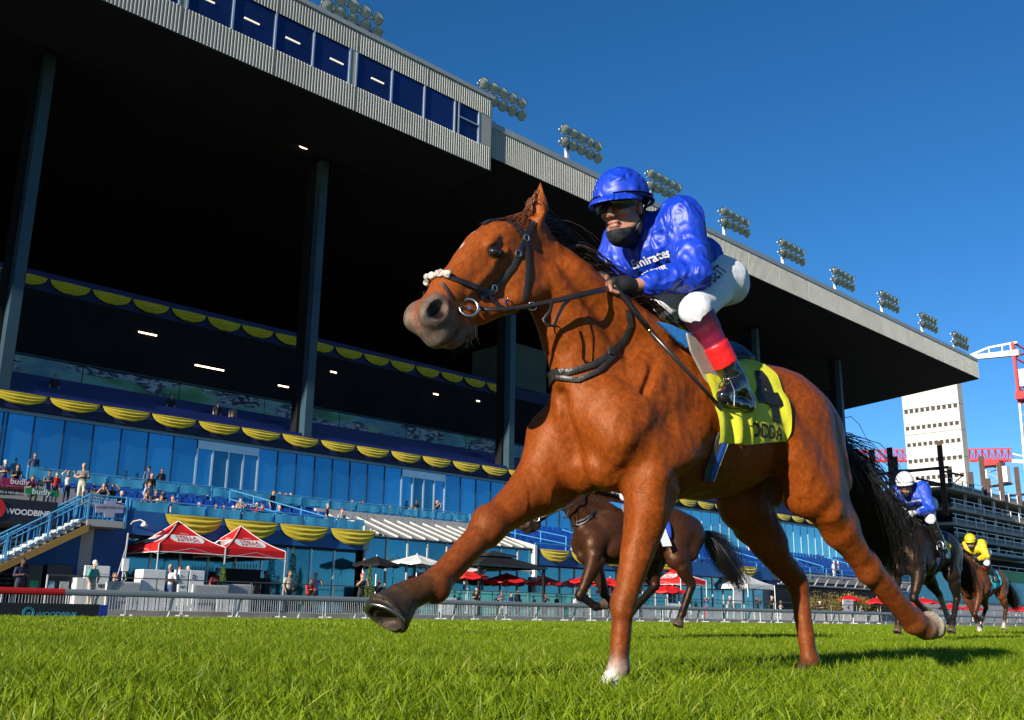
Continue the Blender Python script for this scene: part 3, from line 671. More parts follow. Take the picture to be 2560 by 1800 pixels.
M_BLACK = mat('black_leather', (.012,.012,.013), .35, 0, .5, .2, 20, .1, 90)
M_BOOT = mat('black_boot', (.008,.008,.009), .10, 0, .7, .1, 10, .25, 12, coat=.6)
M_LEG = mat('legging', (1,1,1), .45, 0, .4, .06, 14, .3, 26, attr=True)
M_STEEL = mat('steel', (.62,.62,.63), .22, 1, .5, .05)
M_STRAP = mat('strap_leather', (.018,.014,.012), .42, 0, .5, .2, 30, .15, 120)
M_WHITE = mat('white_print', (.80,.80,.82), .55, 0, .3, .03)
M_NAVY = mat('navy_print', (.02,.03,.10), .55, 0, .3, .03)
JP = dict(hip=(-.065,0,1.925), chest=(.26,.01,2.035), neck=(.40,.01,2.085), head=(.525,.035,2.135),
          shL=(.30,.19,2.105), elL=(.335,.285,1.815), wrL=(.575,.150,1.735), haL=(.67,.105,1.712),
          shR=(.31,-.17,2.09), elR=(.45,-.24,1.83), haR=(.635,-.06,1.775), wrR=(.565,-.09,1.785),
          hpL=(-.035,.10,1.905), knL=(.315,.275,1.645), anL=(.105,.315,1.335), toL=(.225,.335,1.262), heL=(.03,.318,1.262),
          hpR=(-.035,-.10,1.905), knR=(.30,-.255,1.66), anR=(.10,-.315,1.335), toR=(.225,-.335,1.262), heR=(.03,-.318,1.262))
JP['haL'] = HP(*Z1(1420,812), .150); JP['wrL'] = HP(*Z1(1545,800), .185); JP['elL'] = HP(*Z1(1930,730), .285); JP['haR'] = HP(*Z1(1335,775), .03); JP['wrR'] = (JP['haR'][0]-.085, -.03, JP['haR'][2]+.02)
JP = {k: V3(v) for k, v in JP.items()}
FD = V3((.93,.30,-.20)); FD /= np.linalg.norm(FD); FL = np.cross((0,0,1), FD); FL /= np.linalg.norm(FL); FU = np.cross(FD, FL)   # face direction, its left, its up
HDK = 1.12
def fq(f, l, u): return JP['head'] + (FD*f + FL*l + FU*u)*HDK
MF = np.stack([FD, FL, FU], 1)
def jockey_body():
    P = JP; B = Body((-.45,-.45,1.15), (.80,.45,2.42), .006)
    # head
    B.ell(fq(-.01,0,.045), (0.1098,0.0851,0.1120), .02, SKIN, MF); B.cap(fq(.015,0,-.02), fq(.035,0,-.075), .066, .046, .03, SKIN)
    B.ell(fq(.065,0,-.098), (0.0291,0.0314,0.0246), .02, SKIN, MF)                                              # chin
    for s in (1,-1):
        B.ell(fq(.058,.036*s,-.020), (0.0336,0.0314,0.0269), .02, SKIN, MF); B.cap(fq(.0,.060*s,-.05), fq(.05,.030*s,-.095), .020, .018, .02, SKIN)
        B.ell(fq(.068,.030*s,.048), (0.0269,0.0336,0.0134), .012, SKIN, MF); B.ell(fq(-.012,.080*s,.0), (0.0202,0.0112,0.0358), .008, SKIN, MF)
        B.cut(fq(.094,.032*s,.020), (0.0202,0.0246,0.0146), .012, MF); B.ell(fq(.104,.010*s,-.034), (0.0123,0.0112,0.0101), .006, SKIN, MF)
    B.cap(fq(.090,0,.030), fq(.113,0,-.026), .010, .013, .010, SKIN)                                        # nose
    B.ell(fq(.086,0,-.058), (0.0179,0.0314,0.0095), .006, (.36,.13,.10), MF); B.ell(fq(.083,0,-.074), (0.0168,0.0269,0.0101), .006, (.38,.14,.11), MF)
    B.cutcap(fq(.103,-.026,-.066), fq(.103,.026,-.066), .003, .003, .004)
    B.cap(P['neck'] + (-.03,0,-.02), fq(-.03,0,-.05), .060, .055, .03, SKIN)
    # trunk and limbs
    B.cap(P['hip'], P['chest'], .105, .115, .06, SKIN, 1.25); B.cap(P['shL'], P['shR'], .06, .06, .05, SKIN)
    for s in 'LR':
        B.chain([P['sh'+s], P['el'+s], P['wr'+s]], [.052,.042,.027], .02, SKIN); B.ell((P['wr'+s] + P['ha'+s])/2, (.03,.03,.03), .02, SKIN)
        B.chain([P['hp'+s], P['kn'+s], P['an'+s]], [.085,.055,.038], .03, SKIN); B.cap(P['an'+s], P['to'+s], .035, .028, .02, SKIN)
    return B.mesh('person_body', 1, SKIN)
jb = jockey_body()
jockey = link('person', jb, M_SKIN, mat=M_HORSE)
tag(jockey, 'jockey in blue silks, blue cap and goggles crouched over the chestnut horse', 'person', 'jockeys')
def jk_jacket():
    P = JP; B = Body((-.40,-.48,1.55), (.75,.48,2.32), .006)
    B.cap(P['hip'] + (.02,0,.01), P['chest'], .120, .150, .06, sq=1.30); B.cap(P['chest'], P['neck'] + (-.06,0,-.02), .150, .095, .06, sq=1.2)
    B.ell(P['chest'] + (.04,0,-.06), (.14,.17,.12), .06); B.ell((.05,0,2.03), (.20,.16,.115), .06)
    B.cap(P['neck'] + (-.02,0,.02), P['neck'] + (.02,0,.035), .078, .072, .02)
    for s, y in (('L',1), ('R',-1)):
        B.cap(P['sh'+s] + (-.03,-.04*y,.0), P['sh'+s], .105, .100, .06)
        B.cap(P['sh'+s], P['el'+s], .100, .082, .05); B.cap(P['el'+s], P['wr'+s]*.75 + P['el'+s]*.25, .080, .055, .03)
    B.cut(fq(.0,0,-.02), (.10,.085,.10), .02, MF); B.cutcap(P['neck'] + (.06,0,.06), P['neck'] + (.10,0,.03), .07, .07, .03)
    me = B.mesh('jacket', 1)
    crumple(me, .0150, 3.2, (1.0,1.8,1.0), 2); crumple(me, .0095, 7, (1.4,1.2,.6), 2, 5.0); crumple(me, .0040, 15, (.7,1.3,1.0), 2, 11.0); return me
jm = jk_jacket(); jacket = link('jacket', jm, M_SILK, jockey); JBVH = bvh_of(jm)
jacket['label'] = 'shiny blue silk racing jacket with white sponsor lettering'
def jk_breeches():
    P = JP; B = Body((-.42,-.48,1.45), (.55,.48,2.12), .006)
    B.cap(P['hip'] + (-.02,0,-.01), P['hip'] + (.10,0,.0), .128, .110, .05, sq=1.25)
    for s, y in (('L',1), ('R',-1)):
        B.ell(P['hp'+s] + (-.06,.02*y,.005), (.125,.105,.115), .04)
        B.cap(P['hp'+s], P['kn'+s], .118, .070, .05); B.cap(P['kn'+s], P['kn'+s]*.85 + P['an'+s]*.15, .068, .062, .03)
    me = B.mesh('breeches', 1); crumple(me, .006, 6, (1,1,1), 3, 2.0); return me
bm_ = jk_breeches(); link('breeches', bm_, M_BREECH, jockey); BRBVH = bvh_of(bm_)
for s, y in (('L',1), ('R',-1)):
    P = JP; B = Body(np.minimum(P['an'+s], P['kn'+s]) - .16, np.maximum(P['kn'+s], P['an'+s]) + .16, .006)
    k, a = P['kn'+s], P['an'+s]; at = lambda t: k*(1-t) + a*t
    dk, mr_, rd = (.03,.004,.012), (.20,.006,.035), (.80,.012,.012)
    B.cap(at(.05), at(.24), .074, .065, .005, dk); B.cap(at(.24), at(.52), .063, .055, .01, mr_); B.frus(at(.47), at(.75), .062, .058, .003, rd)
    link('legging', B.mesh('legging', 1, mr_, .003), M_LEG, jockey)['label'] = 'maroon legging with a bright red band'
    B = Body(np.minimum(np.minimum(a, P['to'+s]), P['he'+s]) - .12, np.maximum(at(.6), P['to'+s]) + .14, .006)
    B.chain([at(.70), at(.86), a + (0,0,.015)], [.055,.050,.044], .02); B.cap(a, P['he'+s], .044, .036, .02); B.cap(a + (.01,0,-.01), P['to'+s], .044, .030, .025, sq=1.15)
    B.cap(P['he'+s] + (0,0,-.022), P['to'+s] + (0,0,-.018), .030, .030, .01); B.cap(at(.72), at(.70), .057, .057, .004)
    bt = B.mesh('boot', 1); crumple(bt, .003, 14, (1,1,1.5), 2, 3.0); boot = link('boot', bt, M_BOOT, jockey)
# gloves: palm, four fingers and a thumb closed on the rein
def glove(hand, wrist, y, whip):
    d = hand - wrist; d /= np.linalg.norm(d); sd = np.cross((0,0,1), d); sd /= np.linalg.norm(sd); up = np.cross(d, sd)
    B = Body(hand - .15, hand + .15, .004); g = lambda f, l, u: hand + d*f + sd*l + up*u
    B.cap(g(-.085,0,0), g(-.04,0,0), .031, .036, .02); B.cap(g(-.05,0,.012), g(.01,0,.012), .034, .034, .02, sq=1.15, ax=sd)
    gl = (.012,.012,.013)
    for i, l in enumerate((-.033,-.011,.011,.032)):
        ln = (.030,.036,.034,.026)[i]
        B.chain([g(.005,l,.020), g(.020+ln*.5,l,.012)], [.0115,.0110], .004, gl)
        B.chain([g(.020+ln*.5,l,.012), g(.022+ln*.45,l*.95,-.020), g(.002,l*.9,-.034)], [.0105,.0098,.0085], .003, (SKIN if whip else gl))
    B.chain([g(-.02,-y*.030,-.004), g(.012,-y*.046,-.016), g(.036,-y*.028,-.026)], [.0135,.0120,.0095], .006, (SKIN if whip else gl))
    m = B.mesh('glove', 1, gl, .003)
    return link('glove', m, mat('glove_fabric', (1,1,1), .6, 0, .3, .1, 30, .2, 200, attr=True), jockey)
glove(JP['haL'], JP['wrL'], 1, True); glove(JP['haR'], JP['wrR'], -1, True)
# cap over a helmet shell with a peak
mb = MB(); HC = fq(-.012,0,.055)
def hpt(th, ph, r=(.148,.126,.143)): return HC + FD*r[0]*math.cos(th)*math.cos(ph) + FL*r[1]*math.sin(th)*math.cos(ph) + FU*r[2]*math.sin(ph)
rows = []
for i in range(13):
    ph = -.12 + (math.pi/2 + .12)*i/12
    rows.append([hpt(2*math.pi*j/48, ph, tuple(q*(1 + .012*abs(math.sin(4*2*math.pi*j/48))*math.cos(ph)) for q in (.150,.128,.146))) for j in range(49)])
mb.grid(rows); inn = [[HC + (p - HC)*.93 for p in rows[0]], rows[0]]; mb.grid(inn)
cm = mb.mesh('helmet'); crumple(cm, .0040, 11, (1,1,.6), 2, 9.0)
helmet = link('helmet', cm, M_CAPSILK, jockey, smooth=True)
helmet['label'] = 'riding helmet under a shiny blue cap cover'
mb = MB(); pk = []
for j in range(25):
    th = -1.25 + 2.5*j/24; e = math.cos(th/1.25*math.pi/2)**.6
    base = hpt(th, -.06, (.151,.129,.146)); tip = HC + FD*(.151*math.cos(th) + .072*e) + FL*(.134*math.sin(th)) + FU*(-.034 - .014*e)
    pk.append([base + FU*.004, (base + tip)/2 + FU*.010, tip + FU*.002, tip - FU*.004, (base+tip)/2 + FU*.002, base - FU*.006])
mb.grid(pk); mb.build('peak', M_CAPSILK, helmet, smooth=True)
MB().tube([hpt(t, -.02, (.156,.133,.150)) for t in np.linspace(.25, 6.03, 40)], [(.002,.011)]*40, 6, flat=FU).build('cap_band', M_BLACK, helmet, smooth=True)
MB().tube([hpt(a, .0, (.154,.132,.148))*1 + FU*(.0) for a in (1.75,)] + [fq(-.01,.088,-.03), fq(.02,.066,-.085), fq(.045,.03,-.118)], [(.002,.009)]*4, 6, flat=FD).build('chin_strap', M_BLACK, helmet)
# goggles: dark lens strip with a frame and a strap round the helmet
M_LENS = mat('dark_lens', (.006,.005,.005), .04, 0, .9, 0, coat=1)
gg = lambda th, u, r=1.0: HC + (FD*.132*math.cos(th) + FL*.105*math.sin(th))*r + FU*u*1.12 + FD*.011
mb = MB(); P_ = []
for j in range(17):
    th = -1.12 + 2.24*j/16; c = abs(j - 8)/8; dip = .014*max(0, 1 - c*3.2)
    P_.append([gg(th, -.008, 1.0), gg(th, -.014, 1.08), gg(th, -.036, 1.10), gg(th, -.062 + dip*1.6 + .010*c, 1.06), gg(th, -.066 + dip*1.6 + .010*c, .96)])
mb.grid(P_); gog = mb.build('goggles', M_LENS, jockey, smooth=True)
mb = MB(); mb.tube([gg(-1.12 + 2.24*j/16, -.010, 1.07) for j in range(17)], .006, 6); mb.tube([gg(-1.12 + 2.24*j/16, -.064 + .022*max(0, 1 - abs(j-8)/8*3.2) + .010*abs(j-8)/8, 1.03) for j in range(17)], .005, 6)
mb.build('goggle_frame', M_BLACK, gog, smooth=True)
for sg in (1,-1):
    c = gg(1.02*sg, -.032, 1.10); o_ = FL*sg
    MB().tube([c - o_*.006, c + o_*.004], [.012,.012], 12).build('goggle_vent', mat('amber_plastic', (.30,.17,.05), .35, 0, .5), gog)
MB().tube([hpt(t, -.10, (.159,.137,.152)) - FU*.005 + FU*(.010*math.cos(t)) for t in np.linspace(.55, 5.73, 36)], [(.002,.012)]*36, 6, flat=FU).build('goggle_strap', M_BLACK, gog, smooth=True)
MB().tube([hpt(t, -.16, (.162,.132,.146)) for t in np.linspace(-.95, .95, 16)], [(.003,.014)]*16, 6, flat=FU).build('spare_goggles', M_LENS, gog, smooth=True)
# mask pulled down under the chin
B = Body(JP['head'] - .2, JP['head'] + .2, .005)
B.cap(fq(.055,0,-.112), fq(-.02,0,-.10), .048, .058, .03); B.ell(fq(.072,0,-.104), (.030,.034,.030), .02, M=MF)
for sg in (1,-1): B.cap(fq(.045,.040*sg,-.095), fq(-.015,.074*sg,-.045), .022, .014, .02)
B.trim(lambda g: ((g - fq(.06,0,-.083)) @ (FU*.93 + FD*.12)))
mk = B.mesh('face_mask', 1); crumple(mk, .003, 22, (1,1,2), 2); link('face_mask', mk, mat('black_cloth', (.010,.010,.012), .75, 0, .3, .1, 30, .2, 90), jockey)
# lettering: laid where the photo shows it on the cloth
M_HINV = M_HORSE.inverted()
def hit_px(bvh, x, y):
    o = M_HINV @ Vector(CAMP); d = (M_HINV.to_3x3() @ Vector(ray(x, y))).normalized(); h = bvh.ray_cast(o, d); return h[0], h[1]
def decal_px(name, txt, bvh, p0, p1, up_px, material, parent, bold=.0, lift=.004):
    a, n0 = hit_px(bvh, *p0); b, n1 = hit_px(bvh, *p1); u, _ = hit_px(bvh, *up_px)
    if a is None or b is None or u is None: print('decal missed', txt); return None
    xd = (b - a); L = xd.length; mid = (a + b)/2; yd = (u - mid); yd -= xd.normalized()*yd.dot(xd.normalized())
    me = text_mesh(txt, 1.0, bold=bold); xs = [v.co.x for v in me.vertices]; k = L/(max(xs) - min(xs)); me.transform(Matrix.Scale(k, 4))
    return decal(name, me, mid, xd, yd, bvh, material, parent, lift)
decal_px('lettering', 'Emirates', JBVH, Z1(1532,672), Z1(1768,590), Z1(1640,600), M_WHITE, jacket, .02)
decal_px('lettering', 'FLY BETTER', JBVH, Z1(1596,738), Z1(1752,690), Z1(1668,672), M_WHITE, jacket, .015)
decal_px('lettering', 'L. DETT', BRBVH, Z1(1990,800), Z1(2110,690), Z1(2020,725), M_NAVY, jockey, .01)
# ------------------------------------------------------------------ tack of the main horse
def surf_path(pxs, n=6, lift=.006, bvh=None):
    out = []; bvh = bvh or HORSE_BVH
    for a, b in zip(pxs[:-1], pxs[1:]):
        for i in range(n):
            t = i/n; h, nn = hit_px(bvh, a[0]*(1-t) + b[0]*t, a[1]*(1-t) + b[1]*t)
            if h is not None: out.append(h + nn*lift)
    h, nn = hit_px(bvh, *pxs[-1])
    if h is not None: out.append(h + nn*lift)
    # drop jumps (rays slipping past an edge)
    res = [out[0]]
    for p in out[1:]:
        if (p - res[-1]).length < .25: res.append(p)
    return res
mir = lambda P: [Vector((p[0], -p[1], p[2])) for p in P]
def strap(name, P, w=.011, th=.004, parent=None, m=None, both=True):
    for Q in ([P, mir(P)] if both else [P]):
        mb = MB()
        n = [HORSE_BVH.find_nearest(p)[1] or Vector((0,1,0)) for p in Q]
        vs = []
        for i, p in enumerate(Q):
            t = (Q[min(i+1, len(Q)-1)] - Q[max(i-1, 0)]).normalized(); nn = (n[i] - t*n[i].dot(t)).normalized(); s = t.cross(nn)
            vs.append([p - s*w - nn*th, p + s*w - nn*th, p + s*w + nn*th*.7, p + nn*th, p - s*w + nn*th*.7, p - s*w - nn*th])
        mb.grid(vs); o = mb.build(name, m or M_STRAP, parent, smooth=False)
    return o
bridle = empty('bridle'); bridle.parent = horse
z1 = lambda *L: [Z1(*p) for p in L]
strap('browband', surf_path(z1((585,415),(640,385),(720,378),(790,425),(835,480))), .013, .005, bridle)
strap('headpiece', surf_path(z1((905,395),(880,430),(845,490))), .012, .005, bridle)
strap('cheekpiece', surf_path(z1((845,490),(815,580),(770,680),(700,770),(620,840),(560,880))), .011, .004, bridle)
strap('throatlash', surf_path(z1((850,490),(862,600),(862,720),(850,830),(840,900))), .010, .004, bridle)
strap('noseband', surf_path(z1((345,745),(420,770),(500,800),(590,832),(650,850))), .011, .004, bridle)
strap('chin_strap', surf_path(z1((590,832),(640,900),(700,950),(760,960))), .011, .004, bridle)
strap('nose_strap', surf_path(z1((320,790),(350,830),(375,880))), .006, .003, bridle)
# buckles
for a in ((845,500),(640,820),(795,600),(720,905)):
    h, n = hit_px(HORSE_BVH, *Z1(*a)); 
    if h is None: continue
    t = n.orthogonal().normalized(); s = n.cross(t); c = h + n*.013
    MB().tube([c + (t*math.cos(k) + s*math.sin(k))*.014 for k in np.linspace(0, 2*math.pi, 9)], .0028, 5).build('buckle', M_STEEL, bridle)
# sheepskin over the nose
P = surf_path(z1((372,745),(330,735),(290,740),(250,765),(232,790)), 6, .012); Q = P + [Vector((p.x, -p.y, p.z)) for p in P[::-1]]
m_ = MB().tube(Q, [.014 + .004*math.sin(i*.9) for i in range(len(Q))], 10).mesh('sheepskin'); crumple(m_, .006, 34, octs=3)
o = link('sheepskin_noseband', m_, mat('sheepskin', (.50,.45,.39), .95, 0, .1, .75, 26, .8, 60), bridle, smooth=True)
# bit rings
def ring(c, ax, r, w, name, parent):
    ax = Vector(ax).normalized(); a = ax.orthogonal().normalized(); b = ax.cross(a); c = Vector(c)
    return MB().tube([c + (a*math.cos(k) + b*math.sin(k))*r for k in np.linspace(0, 2*math.pi, 25)], w, 8).build(name, M_STEEL, parent, smooth=True)
rc, rn = hit_px(HORSE_BVH, *Z1(545,925)); RC = Vector(HP(*Z1(490,940), rc.y + .012))
for y in (1,-1): ring((RC.x, RC.y*y, RC.z), (.55, .85*y, .10), .036, .0055, 'bit_ring', bridle)
M_ = MB().tube([(RC.x, RC.y, RC.z), (RC.x, -RC.y, RC.z)], .008, 8).build('bit', M_STEEL, bridle)
# reins: from the rings to the hands, with the buckle end hanging over the neck
hl, hr = Vector(JP['haL']), Vector(JP['haR'])
for y, hd in ((1, hl), (-1, hr)):
    a = Vector((RC.x - .035, RC.y*y, RC.z)); m1 = Vector(HP(*Z1(900,925), .125)) if y > 0 else Vector((1.05,-.12,1.57)); m2 = Vector(HP(*Z1(1110,882), .185)) if y > 0 else Vector((.85,-.11,1.66))
    MB().tube([a, a.lerp(m1,.5) + Vector((0,0,-.01)), m1, m2, m2.lerp(hd,.5) + Vector((0,.02*y,0)), hd], [(.003,.010)]*3 + [(.005,.014)]*3, 6, flat=(0,1,.2)).build('rein', M_STRAP, bridle, smooth=True)
P = [Vector(HP(*Z1(*p), t)) for p, t in (((1130,890),.185),((1090,930),.20),((1055,1000),.20),((1035,1058),.20),((985,1050),.19),((965,1020),.185),((1010,960),.18),((1020,910),.175))]
MB().tube(P, [(.003,.008)]*8, 6, flat=(0,1,0)).build('rein', M_STRAP, bridle, smooth=True)
mr = Vector(HP(*Z1(895,932), .115)); ring(mr, (.5,.85,.1), .017, .003, 'martingale_ring', bridle)
# breastplate
bp = empty('breastplate'); bp.parent = horse
strap('neck_strap', surf_path(z1((1500,960),(1520,1050),(1480,1140),(1400,1225),(1280,1305),(1130,1352),(1005,1350)), 6, .008), .012, .005, bp)
strap('lower_strap', surf_path(z1((1415,1240),(1310,1350),(1190,1405),(1060,1385),(1010,1365)), 6, .010), .010, .005, bp)
MB().box(-.014,.014,-.010,.010,-.014,.014).build('strap_keeper', M_STRAP, bp, Matrix.Translation(surf_path(z1((1385,1225),(1390,1235)), 1, .012)[0]))
# girth
P = surf_path([Z3(262,520), Z3(235,590), Z3(205,670), Z3(190,712)], 5, .012)
for nm, k, w, c in (('girth', 0, .038, (.05,.055,.06)), ('girth_stripe', .004, .014, (.02,.09,.45)), ('girth_piping', .0045, .003, (.6,.6,.62))):
    Q = [p + Vector((-.012*(nm != 'girth') - .020*(nm == 'girth_piping'), k*1.0, 0)) for p in P]
    strap(nm, Q, w, .005, horse, mat(nm, c, .6, 0, .3, .1, 20, .2, 80))
# saddle cloth: swept over the back, hem loose
def wrap_x(h, ang, lift):
    o = Vector((h, 0, 1.28)); d = Vector((0, math.sin(ang), math.cos(ang))); r = HORSE_BVH.ray_cast(o + d*.9, -d)
    p = r[0] if r[0] is not None else o + d*.3
    return p + d*lift
rows = []
nh, na = 40, 49
for i in range(nh):
    u = i/(nh-1); row = []
    for j in range(na):
        v = j/(na-1)*2 - 1; h0 = .275 - u*.56; am = 2.28 - .14*u; ang = v*am; e = abs(v)
        lift = .014 + .020*max(0, e-.55)/.45 + (.003*math.sin(u*19 + e*3) + .006*math.sin(u*9+1.3))*max(0, e-.45)/.55*1.5
        if u < .45 and v > .6: lift += .016*(v-.6)/.4*(1 + math.sin(u*30))
        p = wrap_x(h0 - .03*max(0, e-.3), ang, 0.0); d = Vector((0, math.sin(ang), math.cos(ang)))
        if e > .80: d = Vector((0, math.copysign(1, v), .0))
        row.append(p + d*lift)
    rows.append(row)
mb = MB(); mb.grid(rows); mb.grid([[p - Vector((0, math.copysign(.003, p[1]), .003)) for p in r] for r in rows])
cm = mb.mesh('saddle_cloth'); M_YEL = mat('yellow_cloth', (.62,.60,.03), .62, 0, .3, .06, 10, .25, 18)
cloth = link('saddle_cloth', cm, M_YEL, horse, smooth=True); CLB = bvh_of(cm)
M_INK = mat('black_print', (.012,.012,.012), .6, 0, .3, .05)
decal_px('number', '4', CLB, Z3(410,330), Z3(520,345), Z3(455,250), M_INK, cloth, .06, .005)
decal_px('lettering', 'ODDA', CLB, Z3(392,492), Z3(528,512), Z3(455,470), M_INK, cloth, .02, .005)
# race saddle: blue pad, tan flap, seat
M_TAN = mat('tan_flap', (.30,.255,.20), .32, 0, .5, .10, 8, .1, 30)
M_PAD = mat('blue_pad', (.03,.22,.60), .5, 0, .3, .08, 12, .2, 40)
saddle = empty('saddle'); saddle.parent = horse
def slab(name, pxs, t, th, m, both=True):
    P = [Vector(HP(*p, t)) for p in pxs]
    for y in (1,-1):
        mb = MB(); mb.prism([Vector((p.x, p.y*y, p.z)) for p in P][::y], (0, th*y, 0))
        o = mb.build(name, m, saddle); b = o.modifiers.new('bevel', 'BEVEL'); b.width = .005; b.segments = 2
slab('saddle_flap', z1((1868,1105),(1925,1135),(2010,1235),(2080,1330),(2118,1395),(2105,1470),(2060,1498),(2010,1440),(1950,1330),(1895,1220)), .262, .012, M_TAN)
slab('saddle_pad', z1((1675,1035),(1740,1045),(1820,1080),(1895,1110),(1870,1205),(1815,1160),(1750,1100)), .235, .018, M_PAD)
rows = []
for i in range(12):
    u = i/11; h0 = .20 - .36*u; rows.append([wrap_x(h0, a, .030 + .035*(2*u-1)**2*(1 if u > .5 else .8) ) for a in np.linspace(-.75, .75, 11)])
MB().grid(rows).build('seat', M_BLACK, saddle, smooth=True).modifiers.new('solid', 'SOLIDIFY').thickness = .012
for y in (1,-1):
    to = JP['toL'] if y > 0 else JP['toR']; c = Vector(to) + Vector((-.02,0,-.005))
    lp = [Vector((.16,.235*y,1.50)), Vector((.15,.30*y,1.40)), c + Vector((0,0,.085))]
    MB().tube(lp, [(.003,.010)]*3, 6, flat=(0,1,0)).build('stirrup_leather', M_STRAP, saddle)
    MB().tube([c + Vector((.0,-.045,-.045)), c + Vector((0,-.050,.02)), c + Vector((0,-.03,.065)), c + Vector((0,0,.085)), c + Vector((0,.03,.065)), c + Vector((0,.050,.02)), c + Vector((0,.045,-.045)), c + Vector((.0,-.045,-.045))], .004, 6).build('stirrup_iron', mat('dark_steel', (.18,.18,.19), .3, 1, .5), saddle)
# whip held in the left hand
a = Vector(JP['haL']) + Vector((.01,.02,-.01)); b = Vector(HP(*Z1(1640,1085), .22)); e = Vector(HP(*Z3(236,372), .335))
whip = MB().tube([a + (a-b)*.12, a, a.lerp(b,.5), b], [.014,.014,.012,.011], 10).build('riding_whip', M_BLACK, None, smooth=True)
whip.matrix_world = M_HORSE; tag(whip, 'long black riding whip held along the chestnut horse\'s shoulder by the jockey', 'whip')
MB().tube([b, b.lerp(e,.5), e], [.009,.008,.008], 8).build('shaft', mat('whip_shaft', (.02,.02,.022), .3, 0, .6, .1), whip, smooth=True)
MB().tube([b - (e-b)*.01, b + (e-b)*.02], [.0115,.0115], 8).build('collar', mat('brass', (.5,.36,.12), .3, 1, .5), whip, smooth=True)
MB().tube([e, e + (e-b)*.08], [(.004,.014)]*2, 6).build('flap', M_BLACK, whip)

# ------------------------------------------------------------------ hair
def hair_mat(name, col):
    return mat(name, col, .38, 0, .6, .35, 40)
M_HAIR = hair_mat('dark_horsehair', (.022,.010,.007)); M_TAILH = hair_mat('tail_hair', (.008,.006,.007)); M_FORE = hair_mat('forelock_hair', (.16,.045,.012))
def strands(name, gen, n, m, parent, r=.0022, seed=1):
    rng = np.random.default_rng(seed); mb = MB()
    for i in range(n):
        P = gen(rng); k = len(P); mb.tube(P, [r*(1 - .75*j/(k-1)) for j in range(k)], 3, cap=False)
    return tag(mb.build(name, m, parent, smooth=True), kind='stuff')
def mane_gen(rng, x0=.40, x1=1.04, L=.16):
    u = rng.random(); h = x0 + (x1-x0)*u; z = 1.66 + (1.955-1.66)*((h-.30)/.74)**1.0
    hit = HORSE_BVH.ray_cast(Vector((h, rng.normal(0,.012), 2.4)), Vector((0,0,-1)))
    p = Vector(hit[0]) if hit[0] is not None else Vector((h,0,z)); p.z -= .006; ln = L*rng.uniform(.6,1.35); w = rng.normal(0, .25)
    d = Vector((-.80 + w*.4, -.35 + rng.normal(0,.40), .75)); P = [p]
    for j in range(5):
        d = (d + Vector((-.12, -.06 + rng.normal(0,.08), -.34))).normalized(); P.append(P[-1] + d*ln/5)
    return P
strands('mane', lambda rng: mane_gen(rng, .42, 1.04, .24), 1700, M_HAIR, horse, .0042, 3)
strands('mane_crest', lambda rng: mane_gen(rng, .5, 1.02, .09), 900, M_HAIR, horse, .005, 4)
def fore_gen(rng):
    p = V3(J0['poll']) + (rng.uniform(-.02,.05), rng.normal(0,.03), .075); d = Vector((.75, .25 + rng.normal(0,.25), -.15)); P = [Vector(p)]
    hit = HORSE_BVH.ray_cast(Vector((p[0], p[1], 2.4)), Vector((0,0,-1)))
    if hit[0] is not None: P = [hit[0] + Vector((0,0,-.004))]
    for j in range(5):
        d = (d + Vector((.05, rng.normal(0,.1), -.16))).normalized(); q = P[-1] + d*.028; nr = HORSE_BVH.find_nearest(q)
        q = nr[0] + nr[1]*(.006 + .010*rng.random())
        P.append(q)
    return P
strands('forelock', fore_gen, 220, M_FORE, horse, .0034, 5)
TAIL0 = V3((-.925,0,1.285)); TP = [TAIL0, V3(HP(*Z3(800,640), .0)), V3(HP(*Z3(850,760), .0)), V3(HP(*Z3(905,880), .02)), V3(HP(*Z3(960,990), .03)), V3(HP(*Z3(1000,1100), .04))]
def tail_gen(rng):
    a = rng.normal(0, 1, 2); L = rng.uniform(.55, 1.08); P = []; w = [.012,.045,.085,.105,.100,.075]; ph = rng.uniform(0, 6.28)
    up = rng.random() < .16; lift = rng.uniform(.04,.20) if up else 0
    for j in range(6):
        t = j/5*L*5; i = min(int(t), 4); q = TP[i] + (TP[i+1]-TP[i])*(t - i); s = w[j]
        off = V3((a[0]*s*.75 - lift*(j/5)*.9 + .012*math.sin(ph + j*1.5), a[1]*s*.8, a[0]*s*.5 + lift*(math.sin(j/5*2.6)) + .012*math.cos(ph*2 + j)))
        P.append(Vector(q + off))
    return P
strands('tail', tail_gen, 1300, M_TAILH, horse, .0034, 6)
def whisk(rng):
    c = Vector(HQ(.30 + rng.uniform(-.03,.05), rng.normal(0,.02), -.150)); d = Vector((rng.uniform(-.3,.35), rng.normal(0,.3), -1)).normalized(); return [c + Vector((0,0,.02)), c + d*.02, c + d*rng.uniform(.03,.06) + Vector((-.006,0,0))]
strands('whiskers', whisk, 90, M_TAILH, horse, .0011, 8)
